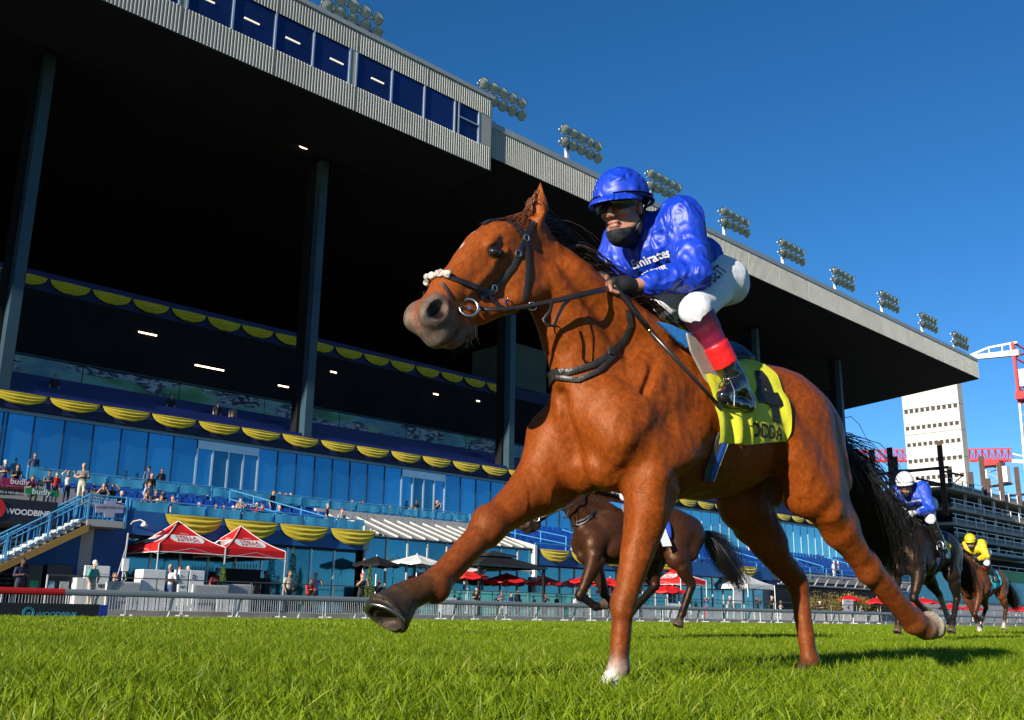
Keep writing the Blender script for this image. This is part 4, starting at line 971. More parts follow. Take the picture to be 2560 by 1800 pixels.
# ------------------------------------------------------------------ grandstand (local frame: x along, y away from the track, z up)
M_FASC = mat('ribbed_cladding', (.44,.43,.38), .55, .2, .4, .10, .5, .1, 4, objvar=.05)
M_FLASH = mat('flashing', (.40,.42,.42), .5, .3, .4, .08, .6)
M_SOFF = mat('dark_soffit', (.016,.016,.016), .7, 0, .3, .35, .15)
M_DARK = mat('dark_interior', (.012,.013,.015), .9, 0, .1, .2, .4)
M_NAVYW = mat('navy_fascia', (.010,.018,.075), .6, 0, .3, .15, .6)
M_BLUEW = mat('blue_wall', (.015,.11,.34), .55, 0, .3, .15, .5)
M_GOLD = mat('gold_fabric', (.66,.49,.022), .6, 0, .15, .10, 1.5, .15, 12, sheen=.2)
M_TEAL = mat('teal_banner', (.06,.36,.60), .6, 0, .15, .18, 1.2, .4, 3)
M_RAILB = mat('blue_railing', (.07,.33,.62), .45, 0, .4, .10, 2)
M_SEAT = mat('blue_seat', (.010,.10,.52), .42, 0, .45, .12, 2, objvar=.18)
M_CONC = mat('pale_concrete', (.52,.50,.46), .85, 0, .2, .14, .6, .2, 6)
M_GREYW = mat('grey_panel', (.34,.34,.33), .7, 0, .3, .12, .5)
M_ALU = mat('aluminium_frame', (.50,.55,.60), .35, .7, .5, .08, 1)
M_MULL = mat('dark_mullion', (.015,.030,.055), .4, .3, .5, .1, 1)
M_COLB = mat('blue_grey_column', (.035,.075,.10), .5, .2, .4, .15, .5)
M_WARM = mat('warm_lamp', (1.0,.72,.42), .5, emit=3.0)
def glass(name, base, rough=.07):
    m = mat(name, base, rough, .82, .8, .16, .25, objvar=.16); return m
M_GLASS = glass('blue_glass', (.045,.24,.40)); M_GLASS2 = glass('teal_glass', (.10,.36,.45)); M_BOXGL = glass('dark_box_glass', (.03,.06,.16)); M_SHOP = glass('shop_glass', (.03,.17,.26))
stand = empty('grandstand', M_STAND)
tag(stand, 'tall multi-tier racecourse grandstand with a huge dark cantilever roof and blue glass', 'grandstand')
def part(name, mb, m, parent=None, smooth=False, label=None):
    o = mb.build(name, m, parent or stand, smooth=smooth)
    if label: o['label'] = label
    return o
def ribbed(s0, s1, w, z0, z1, pitch=.20, depth=.055, slope=0.0):
    mb = MB(); P = []; x = s0; k = 0
    while x < s1 - 1e-6:
        for dx, dy in ((0,0),(.40,0),(.52,-1),(.88,-1)):
            xx = min(x + dx*pitch, s1); P.append([(xx, w + dy*depth, z0), (xx, w + dy*depth + slope, z1)])
        x += pitch
    P.append([(s1, w, z0), (s1, w + slope, z1)]); return mb.grid(P)
S_END = 132.0
roof = empty('roof'); roof.parent = stand
# fascia in panels
for i, s0 in enumerate(np.arange(43.36, S_END - .1, 5.54)):
    s1 = min(s0 + 5.52, S_END); part('fascia_panel', ribbed(s0, s1, 46.0, 31.08, 33.32), M_FASC, roof)
part('flashing', MB().box(43.36, S_END, 45.90, 46.3, 33.30, 33.75), M_FLASH, roof)
sof = lambda w: 31.0 - (w - 46)*.083
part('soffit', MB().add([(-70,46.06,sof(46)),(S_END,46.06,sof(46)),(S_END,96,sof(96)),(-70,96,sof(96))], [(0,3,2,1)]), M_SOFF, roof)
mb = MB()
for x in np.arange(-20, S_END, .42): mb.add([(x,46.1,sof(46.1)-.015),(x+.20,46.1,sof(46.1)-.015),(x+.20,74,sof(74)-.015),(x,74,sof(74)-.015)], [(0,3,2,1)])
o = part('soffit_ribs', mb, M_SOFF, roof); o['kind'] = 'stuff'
part('roof_deck', MB().hexa([(-70,46.1,31.2),(S_END-.02,46.1,31.2),(S_END-.02,96,27.4),(-70,96,27.4),(-70,46.1,33.6),(S_END-.02,46.1,33.6),(S_END-.02,96,31.0),(-70,96,31.0)]), M_FLASH, roof)
part('end_fascia', MB().hexa([(S_END,46,31.06),(S_END+.12,46,31.06),(S_END+.12,96,26.95),(S_END,96,26.95),(S_END,46,33.5),(S_END+.12,46,33.5),(S_END+.12,96,30.9),(S_END,96,30.9)]), M_FASC, roof)
# press box hung on the roof edge
box = empty('press_box'); box.parent = stand
WB = 45.7; mul = [-6.0,-3.3,-.6, 2.1, 4.8, 7.5, 9.95, 12.6, 15.3, 17.9, 20.27]; mul2 = [20.71,23.39,26.08,28.68,31.31]; mul3 = [31.81,34.57,37.26,39.93]; mul4 = [40.28,42.14]
for s0 in np.arange(-25.0, 43.2, 5.69):
    s1 = min(s0 + 5.67, 43.3)
    part('lower_panel', ribbed(s0, s1, WB, 29.86, 31.50), M_FASC, box); part('upper_panel', ribbed(s0, s1, WB, 33.86, 35.25), M_FASC, box)
part('coping', MB().box(-25, 43.34, WB-.12, WB+.3, 35.25, 35.55), M_FLASH, box)
part('box_side', MB().box(43.30, 43.36, WB, 52, 29.86, 35.3), M_FASC, box)
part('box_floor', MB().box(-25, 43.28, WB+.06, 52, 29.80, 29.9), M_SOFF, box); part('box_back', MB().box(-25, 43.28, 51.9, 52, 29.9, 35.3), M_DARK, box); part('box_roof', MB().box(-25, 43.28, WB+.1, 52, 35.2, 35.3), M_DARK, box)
for grp in (mul, mul2, mul3, mul4):
    for a, b in zip(grp[:-1], grp[1:]):
        part('window_pane', MB().box(a+.05, b-.05, WB+.05, WB+.08, 31.54, 33.82), M_BOXGL, box)
    for a in grp: part('mullion', MB().box(a-.05, a+.05, WB-.05, WB+.12, 31.50, 33.86), M_ALU, box)
for a in (20.49, 31.56, 42.7): part('box_post', MB().box(a-.22 if a < 42 else 42.2, a+.22 if a < 42 else 43.3, WB-.02, WB+.1, 31.5, 33.86), M_FASC, box)
part('transom', MB().box(40.28, 42.14, WB-.06, WB+.06, 32.75, 32.85), M_ALU, box)
for a in (21.3, 24.1, 26.8, 29.9, 33.0): part('ceiling_lamp', MB().box(a, a+.95, WB-.02, WB+.04, 32.55, 32.63), mat('box_strip_lamp', (1,.85,.65), .5, emit=.35), box)
# columns
for i, s in enumerate((-1.6, 16.75, 35.05, 53.4, 71.7, 90.0, 108.3)):
    c = part('column', MB().box(s-.28, s+.28, 53.3, 53.9, 10.9, sof(53.6)-.2), M_COLB)
    part('column_flange', MB().box(s-.50, s+.50, 53.92, 54.6, 11.2, sof(53.6)-.3), M_DARK, c)
# tiers
def tier(name, s0, s1, w, ztop, zfasc, depth, zback, m):
    t = empty(name); t.parent = stand
    part('fascia', MB().box(s0, s1, w, w+.25, zfasc, ztop), m, t)
    part('coping', MB().box(s0, s1, w-.05, w+.3, ztop, ztop+.06), mat('blue_coping', (.015,.03,.14), .6), t)
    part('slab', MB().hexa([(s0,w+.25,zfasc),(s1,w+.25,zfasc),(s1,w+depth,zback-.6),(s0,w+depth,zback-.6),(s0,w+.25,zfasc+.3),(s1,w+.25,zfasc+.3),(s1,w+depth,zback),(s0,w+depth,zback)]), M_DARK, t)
    return t
t1 = tier('lower_tier', -40, 109, 52.0, 10.82, 9.98, 6.2, 13.0, M_NAVYW); t2 = tier('upper_tier', -40, 109, 60.0, 19.55, 18.62, 14, 24.0, M_NAVYW)
part('tier_edge_light', MB().box(-40, 109, 59.96, 60.05, 18.50, 18.58), mat('pale_edge', (.25,.28,.30), .6), t2)
M_ROW = mat('navy_seat_rows', (.006,.012,.13), .5, 0, .4, .25, .9)
for k in range(4):
    part('seat_row', MB().box(-40, 109, 53.5 + k*1.15, 53.9 + k*1.15, 10.75 + k*.52, 11.35 + k*.52), M_ROW, t1)
    part('seat_row', MB().box(-40, 109, 61.5 + k*1.5, 61.9 + k*1.5, 19.3 + k*.62, 20.0 + k*.62), M_ROW, t2)
# printed picture band at the back of the lower tier
def mural_material():
    m, N, L, P = pbsdf('picture_band'); tc = N.new('ShaderNodeTexCoord'); mp = N.new('ShaderNodeMapping'); mp.inputs['Scale'].default_value = (.40,1,.9); L.new(tc.outputs['Object'], mp.inputs[0])
    a = N.new('ShaderNodeTexNoise'); a.inputs['Scale'].default_value = .55; a.inputs['Detail'].default_value = 2; L.new(mp.outputs[0], a.inputs['Vector'])
    r = N.new('ShaderNodeValToRGB'); e = r.color_ramp.elements; e[0].position = .30; e[0].color = (.02,.10,.03,1); e[1].position = .72; e[1].color = (.22,.30,.20,1)
    for p_, c_ in ((.42,(.05,.20,.06,1)),(.50,(.14,.28,.26,1)),(.60,(.06,.16,.22,1))): q = e.new(p_); q.color = c_
    L.new(a.outputs['Fac'], r.inputs[0]); b = N.new('ShaderNodeTexNoise'); b.inputs['Scale'].default_value = 2.4; b.inputs['Detail'].default_value = 4; b.inputs['Distortion'].default_value = 2.0; L.new(mp.outputs[0], b.inputs['Vector'])
    k = N.new('ShaderNodeValToRGB'); f = k.color_ramp.elements; f[0].position = .40; f[0].color = (.004,.008,.016,1); f[1].position = .80; f[1].color = (.75,.78,.80,1)
    for p_, c_ in ((.50,(.012,.02,.05,1)),(.54,(.5,.5,.5,1)),(.57,(.02,.04,.12,1)),(.64,(.45,.5,.55,1)),(.68,(.05,.05,.05,1))): q = f.new(p_); q.color = c_
    L.new(b.outputs['Fac'], k.inputs[0]); c = N.new('ShaderNodeTexNoise'); c.inputs['Scale'].default_value = .9; c.inputs['Detail'].default_value = 1; L.new(mp.outputs[0], c.inputs['Vector'])
    s = N.new('ShaderNodeMapRange'); s.inputs['From Min'].default_value = .47; s.inputs['From Max'].default_value = .52; L.new(c.outputs['Fac'], s.inputs[0])
    x = N.new('ShaderNodeMix'); x.data_type = 'RGBA'; L.new(s.outputs[0], x.inputs[0]); L.new(r.outputs[0], x.inputs['A']); L.new(k.outputs[0], x.inputs['B']); L.new(x.outputs['Result'], P.inputs['Base Color']); P.inputs['Roughness'].default_value = .4; return m
M_MUR = mural_material()
for s0 in np.arange(-2.0, 108, 6.1):
    o = part('picture_panel', MB().box(s0+.03, s0+6.07, 58.0, 58.06, 13.15, 14.15), M_MUR, t1)
part('mural_rail', MB().box(-40, 109, 57.9, 58.0, 14.2, 14.26), M_COLB, t1)
# back walls, with the opening that shows a patch of sky
sA, zA = onw(*Z6(672,292), 95); sB, zB = onw(*Z6(738,418), 95)
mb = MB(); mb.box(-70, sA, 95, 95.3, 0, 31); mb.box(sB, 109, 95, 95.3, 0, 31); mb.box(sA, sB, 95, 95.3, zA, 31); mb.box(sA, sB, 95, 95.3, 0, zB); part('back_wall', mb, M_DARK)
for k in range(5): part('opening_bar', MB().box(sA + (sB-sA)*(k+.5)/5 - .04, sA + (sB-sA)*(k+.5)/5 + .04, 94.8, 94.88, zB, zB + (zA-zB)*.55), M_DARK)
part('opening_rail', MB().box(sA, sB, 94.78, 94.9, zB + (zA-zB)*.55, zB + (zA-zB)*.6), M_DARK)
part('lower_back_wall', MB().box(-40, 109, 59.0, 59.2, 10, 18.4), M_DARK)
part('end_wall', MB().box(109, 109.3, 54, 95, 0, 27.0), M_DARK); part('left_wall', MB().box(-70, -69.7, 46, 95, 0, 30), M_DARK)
# glazed corner at the far end
for k in range(3):
    for j in range(6): part('end_pane', MB().box(108.55 + 0, 108.75, 54.6 + k*1.6, 56.0 + k*1.6, 17.5 + j*1.55, 18.9 + j*1.55), M_GLASS)
for (x0, y0, x1, y1, w_) in ((1965,775,2060,865,64.0),(1980,350,2040,560,64.0)):
    pass
sa, za = onw(*A4(2120,60), 62); sb, zb = onw(*A4(2296,560), 62)
part('stair_tower', MB().box(sa + 1.0, sa + 6.0, 61.8, 66, 12.0, 18.3), mat('grey_green_wall', (.10,.13,.13), .8, 0, .2, .15, .3))
part('stair_tower', MB().box(sa + 2.2, sa + 7.0, 64.5, 70, 20.0, 25.5), MAT['grey_green_wall'])
# lamps inside
for p_, w_, L_ in ((Z6(930,752), 59, 1.2), (Z6(1310,975), 57, 2.0), (Z6(1870,1112), 57, .8), (A4(880,78), 58, .5), (A4(1575,228), 58, .5), (A4(1865,275), 58, .35), (A4(2005,415), 58, .3)):
    s, z = onw(*p_, w_); part('strip_lamp', MB().box(s, s+L_, w_-.06, w_, z-.04, z+.04), M_WARM)
d_ = ray(*Z7(1180,748)); t_ = 60.0
for it in range(60):
    q_ = CAMP + d_*t_; t_ += (sof(q_ @ SN) - .1 - q_[2])/d_[2]*.6
q_ = CAMP + d_*t_; part('soffit_lamp', MB().lathe([(.01,-.25),(.45,-.2),(.55,0),(.45,.15)], 12, 0, Matrix.Translation((q_ @ SU, q_ @ SN, q_[2]))), M_WARM)
# glass wall of the terrace floor
GZ0, GZ1, GW = 6.35, 9.80, 52.45
pos = list(np.arange(18.17 - 1.5*16, 16.9, 1.5)) + [16.87, 18.17, 19.68, 21.2, 22.71, 24.23, 25.72, 27.18]
pos2 = [31.13, 32.46, 33.80, 35.14, 36.48, 37.84, 39.25, 40.66, 42.11]; pos3 = list(np.arange(45.97, 104.5, 1.49))
def wall_panes(ps, alt=True):
    for i, (a, b) in enumerate(zip(ps[:-1], ps[1:])):
        part('glass_pane', MB().box(a+.03, b-.03, GW, GW+.04, GZ0+.05, GZ1), M_GLASS if b < 60 else M_GLASS2)
    for a in ps: part('glazing_bar', MB().box(a-.03, a+.03, GW-.05, GW+.06, GZ0, GZ1), M_MULL if a < 60 else M_ALU)
wall_panes(pos); wall_panes(pos2); wall_panes(pos3)
def doors(a, b, n=4):
    w = (b - a)/n
    for i in range(n):
        g = part('door_leaf', MB().box(a + i*w + .06, a + (i+1)*w - .06, GW+.02, GW+.05, GZ0+.05, GZ1-.5), M_SHOP if 0 < i < n-1 else M_GLASS)
        part('door_frame', MB().box(a + i*w - .05, a + i*w + .05, GW-.06, GW+.08, GZ0, GZ1-.5), M_ALU, g)
    part('door_header', MB().box(a, b, GW-.08, GW+.1, GZ1-.5, GZ1-.02), M_ALU); part('door_jamb', MB().box(b-.05, b+.05, GW-.06, GW+.08, GZ0, GZ1-.5), M_ALU)
doors(27.18, 31.13); doors(42.11, 45.97)
part('glass_head', MB().box(-40, 105, GW-.12, GW+.1, GZ1, 9.98), mat('pale_blue_trim', (.22,.36,.55), .4, .3, .5, .08, .6)); part('glass_sill', MB().box(-40, 105, GW-.08, GW+.08, GZ0-.25, GZ0), M_ALU)
# terrace deck in front of the glass
terr = empty('terrace'); terr.parent = stand
part('deck', MB().box(-40, 105, 50.6, 52.6, 5.6, 6.10), M_GREYW, terr); part('front_step', MB().box(-40, 46.2, 49.05, 50.6, 5.3, 5.72), M_GREYW, terr)
# gold swags
def swag_mesh(N=7):
    P = []
    nu, nv = 24, 15
    for i in range(nu+1):
        u = i/nu; prof = (1 - abs(2*u-1)**2.3)**.62; row = []
        for j in range(nv+1):
            v = j/nv; fold = math.sin(v*N*math.pi*1.0 + .8*math.sin(u*math.pi))
            y = -.10*math.sin(math.pi*u)**.7*(.35 + .65*math.sin(v*math.pi*.85)) - .030*fold*math.sin(math.pi*u)**.6 - .02
            row.append((u - .5 + .012*math.sin(v*9)*(1-abs(2*u-1)), y, -prof*v*(1 + .02*math.sin(u*23))))
        P.append(row)
    me = MB().grid(P).mesh('swag')
    return me
SWAG = swag_mesh()
def swags(s0, step, n, w, z, wd, dr, phrase, grp, dep=1.0):
    for i in range(n):
        o = link('swag', SWAG, M_GOLD, None, smooth=True); o.matrix_world = stand_at(s0 + step*(i+.5) + random.uniform(-.03,.03), w - .02, z) @ Matrix.Rotation(R_(random.uniform(-.7,.7)), 4, 'Y') @ Matrix.Diagonal((wd*random.uniform(.975,1.01)*random.choice((1,-1)), dep*random.uniform(.85,1.15), dr*random.uniform(.93,1.07), 1))
        tag(o, f'{ORD[i]} gold fabric swag from the left {phrase}', 'swag', grp)
swags(20.45 - 2.6*4, 2.6, 19, 59.95, 19.52, 2.52, .70, 'on the shaded upper balcony', 'swags on the upper balcony', 1.4)
swags(18.48 - 2.765*2, 2.765, 15, 51.95, 10.78, 2.68, .62, 'along the balcony above the glass wall', 'swags on the lower balcony', 1.4)
swags(78.6 - 2.765*5, 2.765, 13, 51.95, 10.60, 2.68, .62, 'on the far balcony seen between the horse legs', 'swags on the far balcony', 1.4)
# floodlights on the roof edge
M_LAMPB = mat('lamp_bowl', (.30,.31,.31), .25, .9, .5, .1); M_LAMPG = mat('lamp_glass', (.55,.58,.58), .05, .3, .8, .1, 3)
def floodlight_proto():
    t = empty('floodlight')
    MB().box(-.13,.13,-.13,.13,-1.7,.55).build('mast', mat('galvanised', (.55,.56,.57), .45, .6, .5, .1), t); MB().box(-.5,.9,-.1,.6,-1.72,-1.45).build('base_plate', MAT['galvanised'], t)
    for z in (.95, -.05): MB().box(-.9,3.3,-.06,.06,z-.06,z+.06).build('crossarm', MAT['galvanised'], t)
    lampm = MB().lathe([(.10,-.42),(.20,-.36),(.34,-.20),(.40,0),(.43,.04),(.43,.09),(.40,.09)], 14).mesh('lamp'); lensm = MB().lathe([(.40,.07),(.28,.10),(.001,.12)], 14).mesh('lens')
    armm = MB().box(-.04,.04,-.04,.04,0,.35).mesh('bracket')
    for r, z in enumerate((.95,-.05)):
        for k in range(5):
            M = Matrix.Translation((-.75 + k*.98, -.45, z - .12)) @ Matrix.Rotation(R_(-8 + k*3), 4, 'Z') @ Matrix.Rotation(R_(118 + 5*((k*3 + r) % 3)), 4, 'X')
            l = link('lamp', lampm, M_LAMPB, t, M, True); link('lens', lensm, M_LAMPG, l, None, True); link('bracket', armm, MAT['galvanised'], t, Matrix.Translation((-.75 + k*.98, -.1, z - .35)) @ Matrix.Rotation(R_(60), 4, 'X'))
    return t
fl = floodlight_proto()
for i, (s, z) in enumerate(((31.2,36.9),(44.6,36.2),(52.6,35.4),(63.3,35.4),(74.2,35.4),(84.5,35.3),(95.2,35.2),(106.2,35.3),(117.0,35.2),(126.7,34.9))):
    o = fl if i == 0 else copy_tree(fl)
    o.matrix_world = stand_at(s - .4, 46.6 if i > 1 else 47.2, z)
    tag(o, f'{ORD[i]} bank of ten floodlights from the left along the grandstand roof edge', 'floodlight', 'floodlights on the roof edge')
# ------------------------------------------------------------------ lower terraces, rail, fences
lower = empty('terrace_block', M_STAND); tag(lower, 'blue lower terrace with shop front and spectator seats, left of the glass canopy', 'terrace')
right = empty('terrace_block', M_STAND); tag(right, 'long blue seating terrace with white end wall, right of the glass canopy', 'terrace')
def lp(name, mb, m, par=None, **k): return part(name, mb, m, par or lower, **k)
S0, S1, SR = 20.3, 33.65, 47.5
# left block
lp('fascia', MB().box(S0, S1, 45.0, 45.25, 3.68, 4.78), M_BLUEW); lp('side_wall', MB().box(16.0, S0, 45.02, 45.25, AP, 4.75), M_BLUEW)
for k in range(5): lp('step', MB().box(-12, S1+.1, 45.25 + k*.8, 46.05 + k*.8, 3.9, 4.20 + k*.30), M_GREYW)
lp('end_kerb', MB().box(S1-.05, S1+.35, 44.9, 45.4, 3.7, 5.0), M_CONC)
lp('pillar', MB().box(18.2, 18.75, 45.0, 45.4, AP, 3.9), M_CONC)
def shopfront(par, s0, s1, w, z0, z1, step, bar=M_ALU, g=M_SHOP):
    n = max(1, round((s1-s0)/step)); st = (s1-s0)/n
    for i in range(n):
        p_ = lp('shop_pane', MB().box(s0 + i*st + .05, s0 + (i+1)*st - .05, w, w+.04, z0+.05, z1-.05), g, par); lp('shop_mullion', MB().box(s0 + i*st - .05, s0 + i*st + .05, w-.06, w+.08, z0, z1), bar, par)
    lp('shop_head', MB().box(s0, s1, w-.05, w+.1, z1-.05, z1+.1), M_MULL, par)
shopfront(lower, S0, S1, 45.6, AP, 3.6, 1.45); lp('shop_back', MB().box(S0, S1, 46.4, 46.5, AP, 3.7), M_DARK)
for i in range(12): lp('louver_slat', MB().box(14.2, 18.0, 45.2 + 0, 45.32, .9 + i*.19, 1.02 + i*.19), mat('dark_louver', (.03,.032,.034), .6), lower)
lp('louver_back', MB().box(13.9, 18.1, 45.34, 45.5, AP, 3.5), M_DARK)
# glazed canopy between the blocks
can = empty('glass_canopy'); can.parent = lower
M_CANG = mat('milky_glazing', (.30,.31,.30), .35, .2, .5, .12, .4)
n = 13
for i in range(n):
    a = S1 + .35 + (SR - S1 - .5)*i/n; b = S1 + .35 + (SR - S1 - .5)*(i+1)/n
    lp('roof_pane', MB().hexa([(a+.02,45.1,4.50),(b-.02,45.1,4.50),(b-.02,49.0,5.80),(a+.02,49.0,5.80),(a+.02,45.1,4.55),(b-.02,45.1,4.55),(b-.02,49.0,5.85),(a+.02,49.0,5.85)]), M_CANG, can)
    lp('glazing_bar', MB().hexa([(a-.03,45.0,4.52),(a+.03,45.0,4.52),(a+.03,49.0,5.86),(a-.03,49.0,5.86),(a-.03,45.0,4.62),(a+.03,45.0,4.62),(a+.03,49.0,5.95),(a-.03,49.0,5.95)]), M_CONC, can)
lp('parapet', MB().box(S1-.6, 46.3, 49.0, 49.08, 5.85, 6.20), M_CONC, can)
for i in range(24): lp('parapet_panel', MB().box(S1-.55 + i*.535, S1-.05 + i*.535, 48.95, 49.0, 5.80, 6.18), M_CONC, can)
shopfront(can, S1+.3, SR, 45.25, AP, 4.45, 1.55, M_CONC, M_SHOP); lp('transom', MB().box(S1+.3, SR, 45.15, 45.25, 3.05, 3.15), M_CONC, can); lp('wind_screen', MB().box(S1+.3, SR+3, 44.2, 44.25, AP, 1.75), glass('teal_screen', (.10,.30,.32)), can)
# right block
lp('white_end_wall', MB().hexa([(SR-.2,44.95,AP),(SR,44.95,AP),(SR,52,AP),(SR-.2,52,AP),(SR-.2,44.95,4.75),(SR,44.95,4.75),(SR,52,6.5),(SR-.2,52,6.5)]), mat('white_wall', (.66,.64,.58), .8, 0, .2, .08, .5), right)
lp('fascia', MB().box(SR, 76.5, 45.0, 45.2, 3.52, 4.55), M_BLUEW, right); lp('fascia', MB().box(76.5, 104, 45.6, 45.8, 3.2, 4.3), M_BLUEW, right)
RROWS = 8
for k in range(RROWS): lp('step', MB().box(SR, 104, 45.2 + k*.72, 45.92 + k*.72, 3.6, 4.05 + k*.27), M_GREYW, right)
shopfront(right, SR, 76, 45.7, AP, 3.5, 1.5, M_CONC); lp('low_wall', MB().box(76, 104, 46.3, 46.5, AP, 3.3), M_GREYW, right)
for i in range(14): lp('truss_bar', MB().hexa([(77 + i*1.9,44.5,3.3),(77.12 + i*1.9,44.5,3.3),(77.12 + i*1.9,44.62,3.3),(77 + i*1.9,44.62,3.3),(78 + i*1.9,44.5,4.1),(78.12 + i*1.9,44.5,4.1),(78.12 + i*1.9,44.62,4.1),(78 + i*1.9,44.62,4.1)]), M_GREYW, right)
lp('truss_chord', MB().box(76.6, 104, 44.48, 44.64, 4.08, 4.22), M_CONC, right); lp('truss_chord', MB().box(76.6, 104, 44.48, 44.64, 3.2, 3.3), M_GREYW, right)
for i in range(10): lp('louver_slat', MB().box(78, 103, 46.0, 46.12, 1.2 + i*.2, 1.30 + i*.2), MAT['dark_louver'], right)
swags(22.0 - .12, 3.15, 4, 44.97, 4.74, 3.05, .88, 'hanging on the blue front above the red tents', 'large swags above the tents', 1.6)
swags(47.65, 3.05, 5, 44.97, 4.54, 2.95, .82, 'on the blue front beside the white end wall', 'large swags right of the canopy', 1.6)
swags(70.4, 3.6, 1, 44.95, 4.48, 3.5, .85, 'on the far blue front behind the bay horse', 'large swags behind the bay horse', 1.6)
swags(92.0, 3.9, 3, 45.55, 4.2, 3.6, .85, 'on the far blue front beyond the shrubs', 'large swags beyond the shrubs', 1.6)
# railings with cloth banners
def railing(par, s0, s1, w, zf, h, step, banner=True, bz=(.42,.92), zslope=0.0, wslope=0.0):
    r = empty('railing'); r.parent = par; n = max(1, round((s1-s0)/step)); st = (s1-s0)/n; P = lambda t: (s0 + t*(s1-s0), w + wslope*t, zf + zslope*t)
    for i in range(n+1):
        x, y, z = P(i/n); part('post', MB().box(x-.03, x+.03, y-.03, y+.03, z, z+h), M_RAILB, r)
        if banner and i < n:
            rows = []
            for a in range(7):
                x, y, z = P((i + .04 + .92*a/6)/n); sag = .05*math.sin(a/6*math.pi); rows.append([(x, y-.045 - .02*math.sin(a*2.1 + i), z + h*(bz[1]) - sag*(1 - v)*1.0 - (bz[1]-bz[0])*h*v + .02*math.sin(a*1.7 + i)) for v in (0,.33,.66,1)])
            part('banner', MB().grid(rows), M_TEAL, r, True)
    a, b = P(0), P(1)
    for z in (h, h*.5): part('rail', MB().tube([(a[0],a[1],a[2]+z),(b[0],b[1],b[2]+z)], .035, 6), M_RAILB, r)
    return r
railing(lower, 17.0, 37.9, 49.1, 5.72, 1.05, 1.9, True, (.55,.98)); railing(lower, S0, S1, 45.08, 4.30, 1.0, 1.78, True, (.46,.96)); railing(lower, 37.9, 45.2, 49.1, 5.72, 1.1, 1.5, True, (.55,.95))
railing(lower, 45.3, 48.5, 49.0, 5.72, 1.1, 1.5, False, zslope=-.5); railing(right, SR+.2, SR+4.0, 49.6, 5.6, 1.0, 1.2, False, wslope=-3.6, zslope=-1.0)
railing(right, SR, 104, 45.12, 4.05, .85, 2.9, False); railing(lower, 27.5, 31.5, 48.9, 5.7, 1.0, 1.0, False, wslope=-3.2, zslope=-1.3)
for s in (56, 66, 76, 86, 96): railing(right, s, s+1.6, 50.4, 5.7, .9, .8, False, wslope=-4.2, zslope=-1.4)
# seats: a curved shell with a back; the nearest 300 single, the rest as one
def seat_mb():
    mb = MB(); P = [[(x, y, z) for (y, z) in ((-.22,.40),(-.20,.43),(-.05,.41),(.12,.40),(.19,.46),(.24,.66),(.27,.86))] for x in (-.24,-.20,0,.20,.24)]
    P[0] = [(x, y-.0, z+.03) for x, y, z in P[0]]; P[-1] = [(x, y, z+.03) for x, y, z in P[-1]]; mb.grid(P); mb.box(-.04,.04,-.02,.08,0,.40); return mb
SEATM = seat_mb().mesh('seat'); SEATM.materials.append(M_SEAT)
spots = []
for k in range(4):
    for s in np.arange(21.2 if k else 21.0, 33.2, .60): spots.append((s, 45.75 + k*.8, 4.20 + k*.30, 0, k))
for s in np.arange(19.0, 45, .62): spots.append((s, 49.75, 5.72, 1, 0))
for k in range(RROWS):
    for s in np.arange(SR + 1.0, 103.5, .62):
        if (s - SR) % 10 < 1.3: continue
        spots.append((s, 45.75 + k*.72, 4.05 + k*.27, 2, k))
spots.sort(key=lambda q: q[0]); names = ('in the lower left terrace', 'behind the teal banner rail below the glass', 'in the long right terrace')
grp = ('seats in the lower left terrace', 'seats below the glass wall', 'seats in the right terrace')
mb = MB(); sv = [tuple(v.co) for v in SEATM.vertices]; sf = [tuple(p.vertices) for p in SEATM.polygons]
cnt = {}
for i, (s, w, z, g, k) in enumerate(spots):
    if i < 296:
        o = bpy.data.objects.new('seat', SEATM); COL.objects.link(o); o.matrix_world = stand_at(s, w, z); q = cnt.get((g,k), 0); cnt[(g,k)] = q + 1; tag(o, f'{ORD[q]} blue seat from the left, ' + ('' if g == 1 else f'{ORD[k]} row up ') + names[g], 'seat', grp[g])
    else: mb.add([(x+s, y+w, q+z) for x, y, q in sv], sf)
o = mb.build('seats', M_SEAT); o.matrix_world = M_STAND; tag(o, 'rows of blue plastic seats far along the right terrace', 'seats', kind='stuff')
# ---- running rail of the turf track
M_RAIL = mat('grey_rail', (.27,.29,.30), .4, .2, .5, .06, .5); M_RAILR = mat('red_rail', (.55,.012,.010), .4, 0, .5, .06, .5); M_POST = mat('rail_post', (.60,.63,.64), .4, .3, .5, .08, 1)
rail = empty('running_rail', M_STAND); tag(rail, 'grey running rail with curved posts along the turf', 'rail')
RW = 38.0
part('rail_bar', MB().tube([(15.0,RW,.92),(330,RW,.92)], [(.06,.125)]*2, 10, flat=(0,1,0)), M_RAIL, rail); part('rail_bar', MB().tube([(-40,RW,.92),(15.0,RW,.92)], [(.062,.127)]*2, 10, flat=(0,1,0)), M_RAILR, rail, label='red painted length of rail')
postm = MB().tube([(0,.34,-.02),(0,.30,.18),(0,.22,.45),(0,.16,.68),(.02,.10,.82),(.05,.02,.90)], [.075,.062,.056,.053,.050,.048], 8).mesh('post'); footm = MB().box(-.12,.12,.22,.46,-.05,.06).mesh('post_foot')
for i in range(46):
    s = 16.28 + (i - 6)*3.02
    p_ = link('post', postm, M_POST, rail, Matrix.Translation((s, RW, 0)), True); link('post_foot', footm, M_KERB, p_)
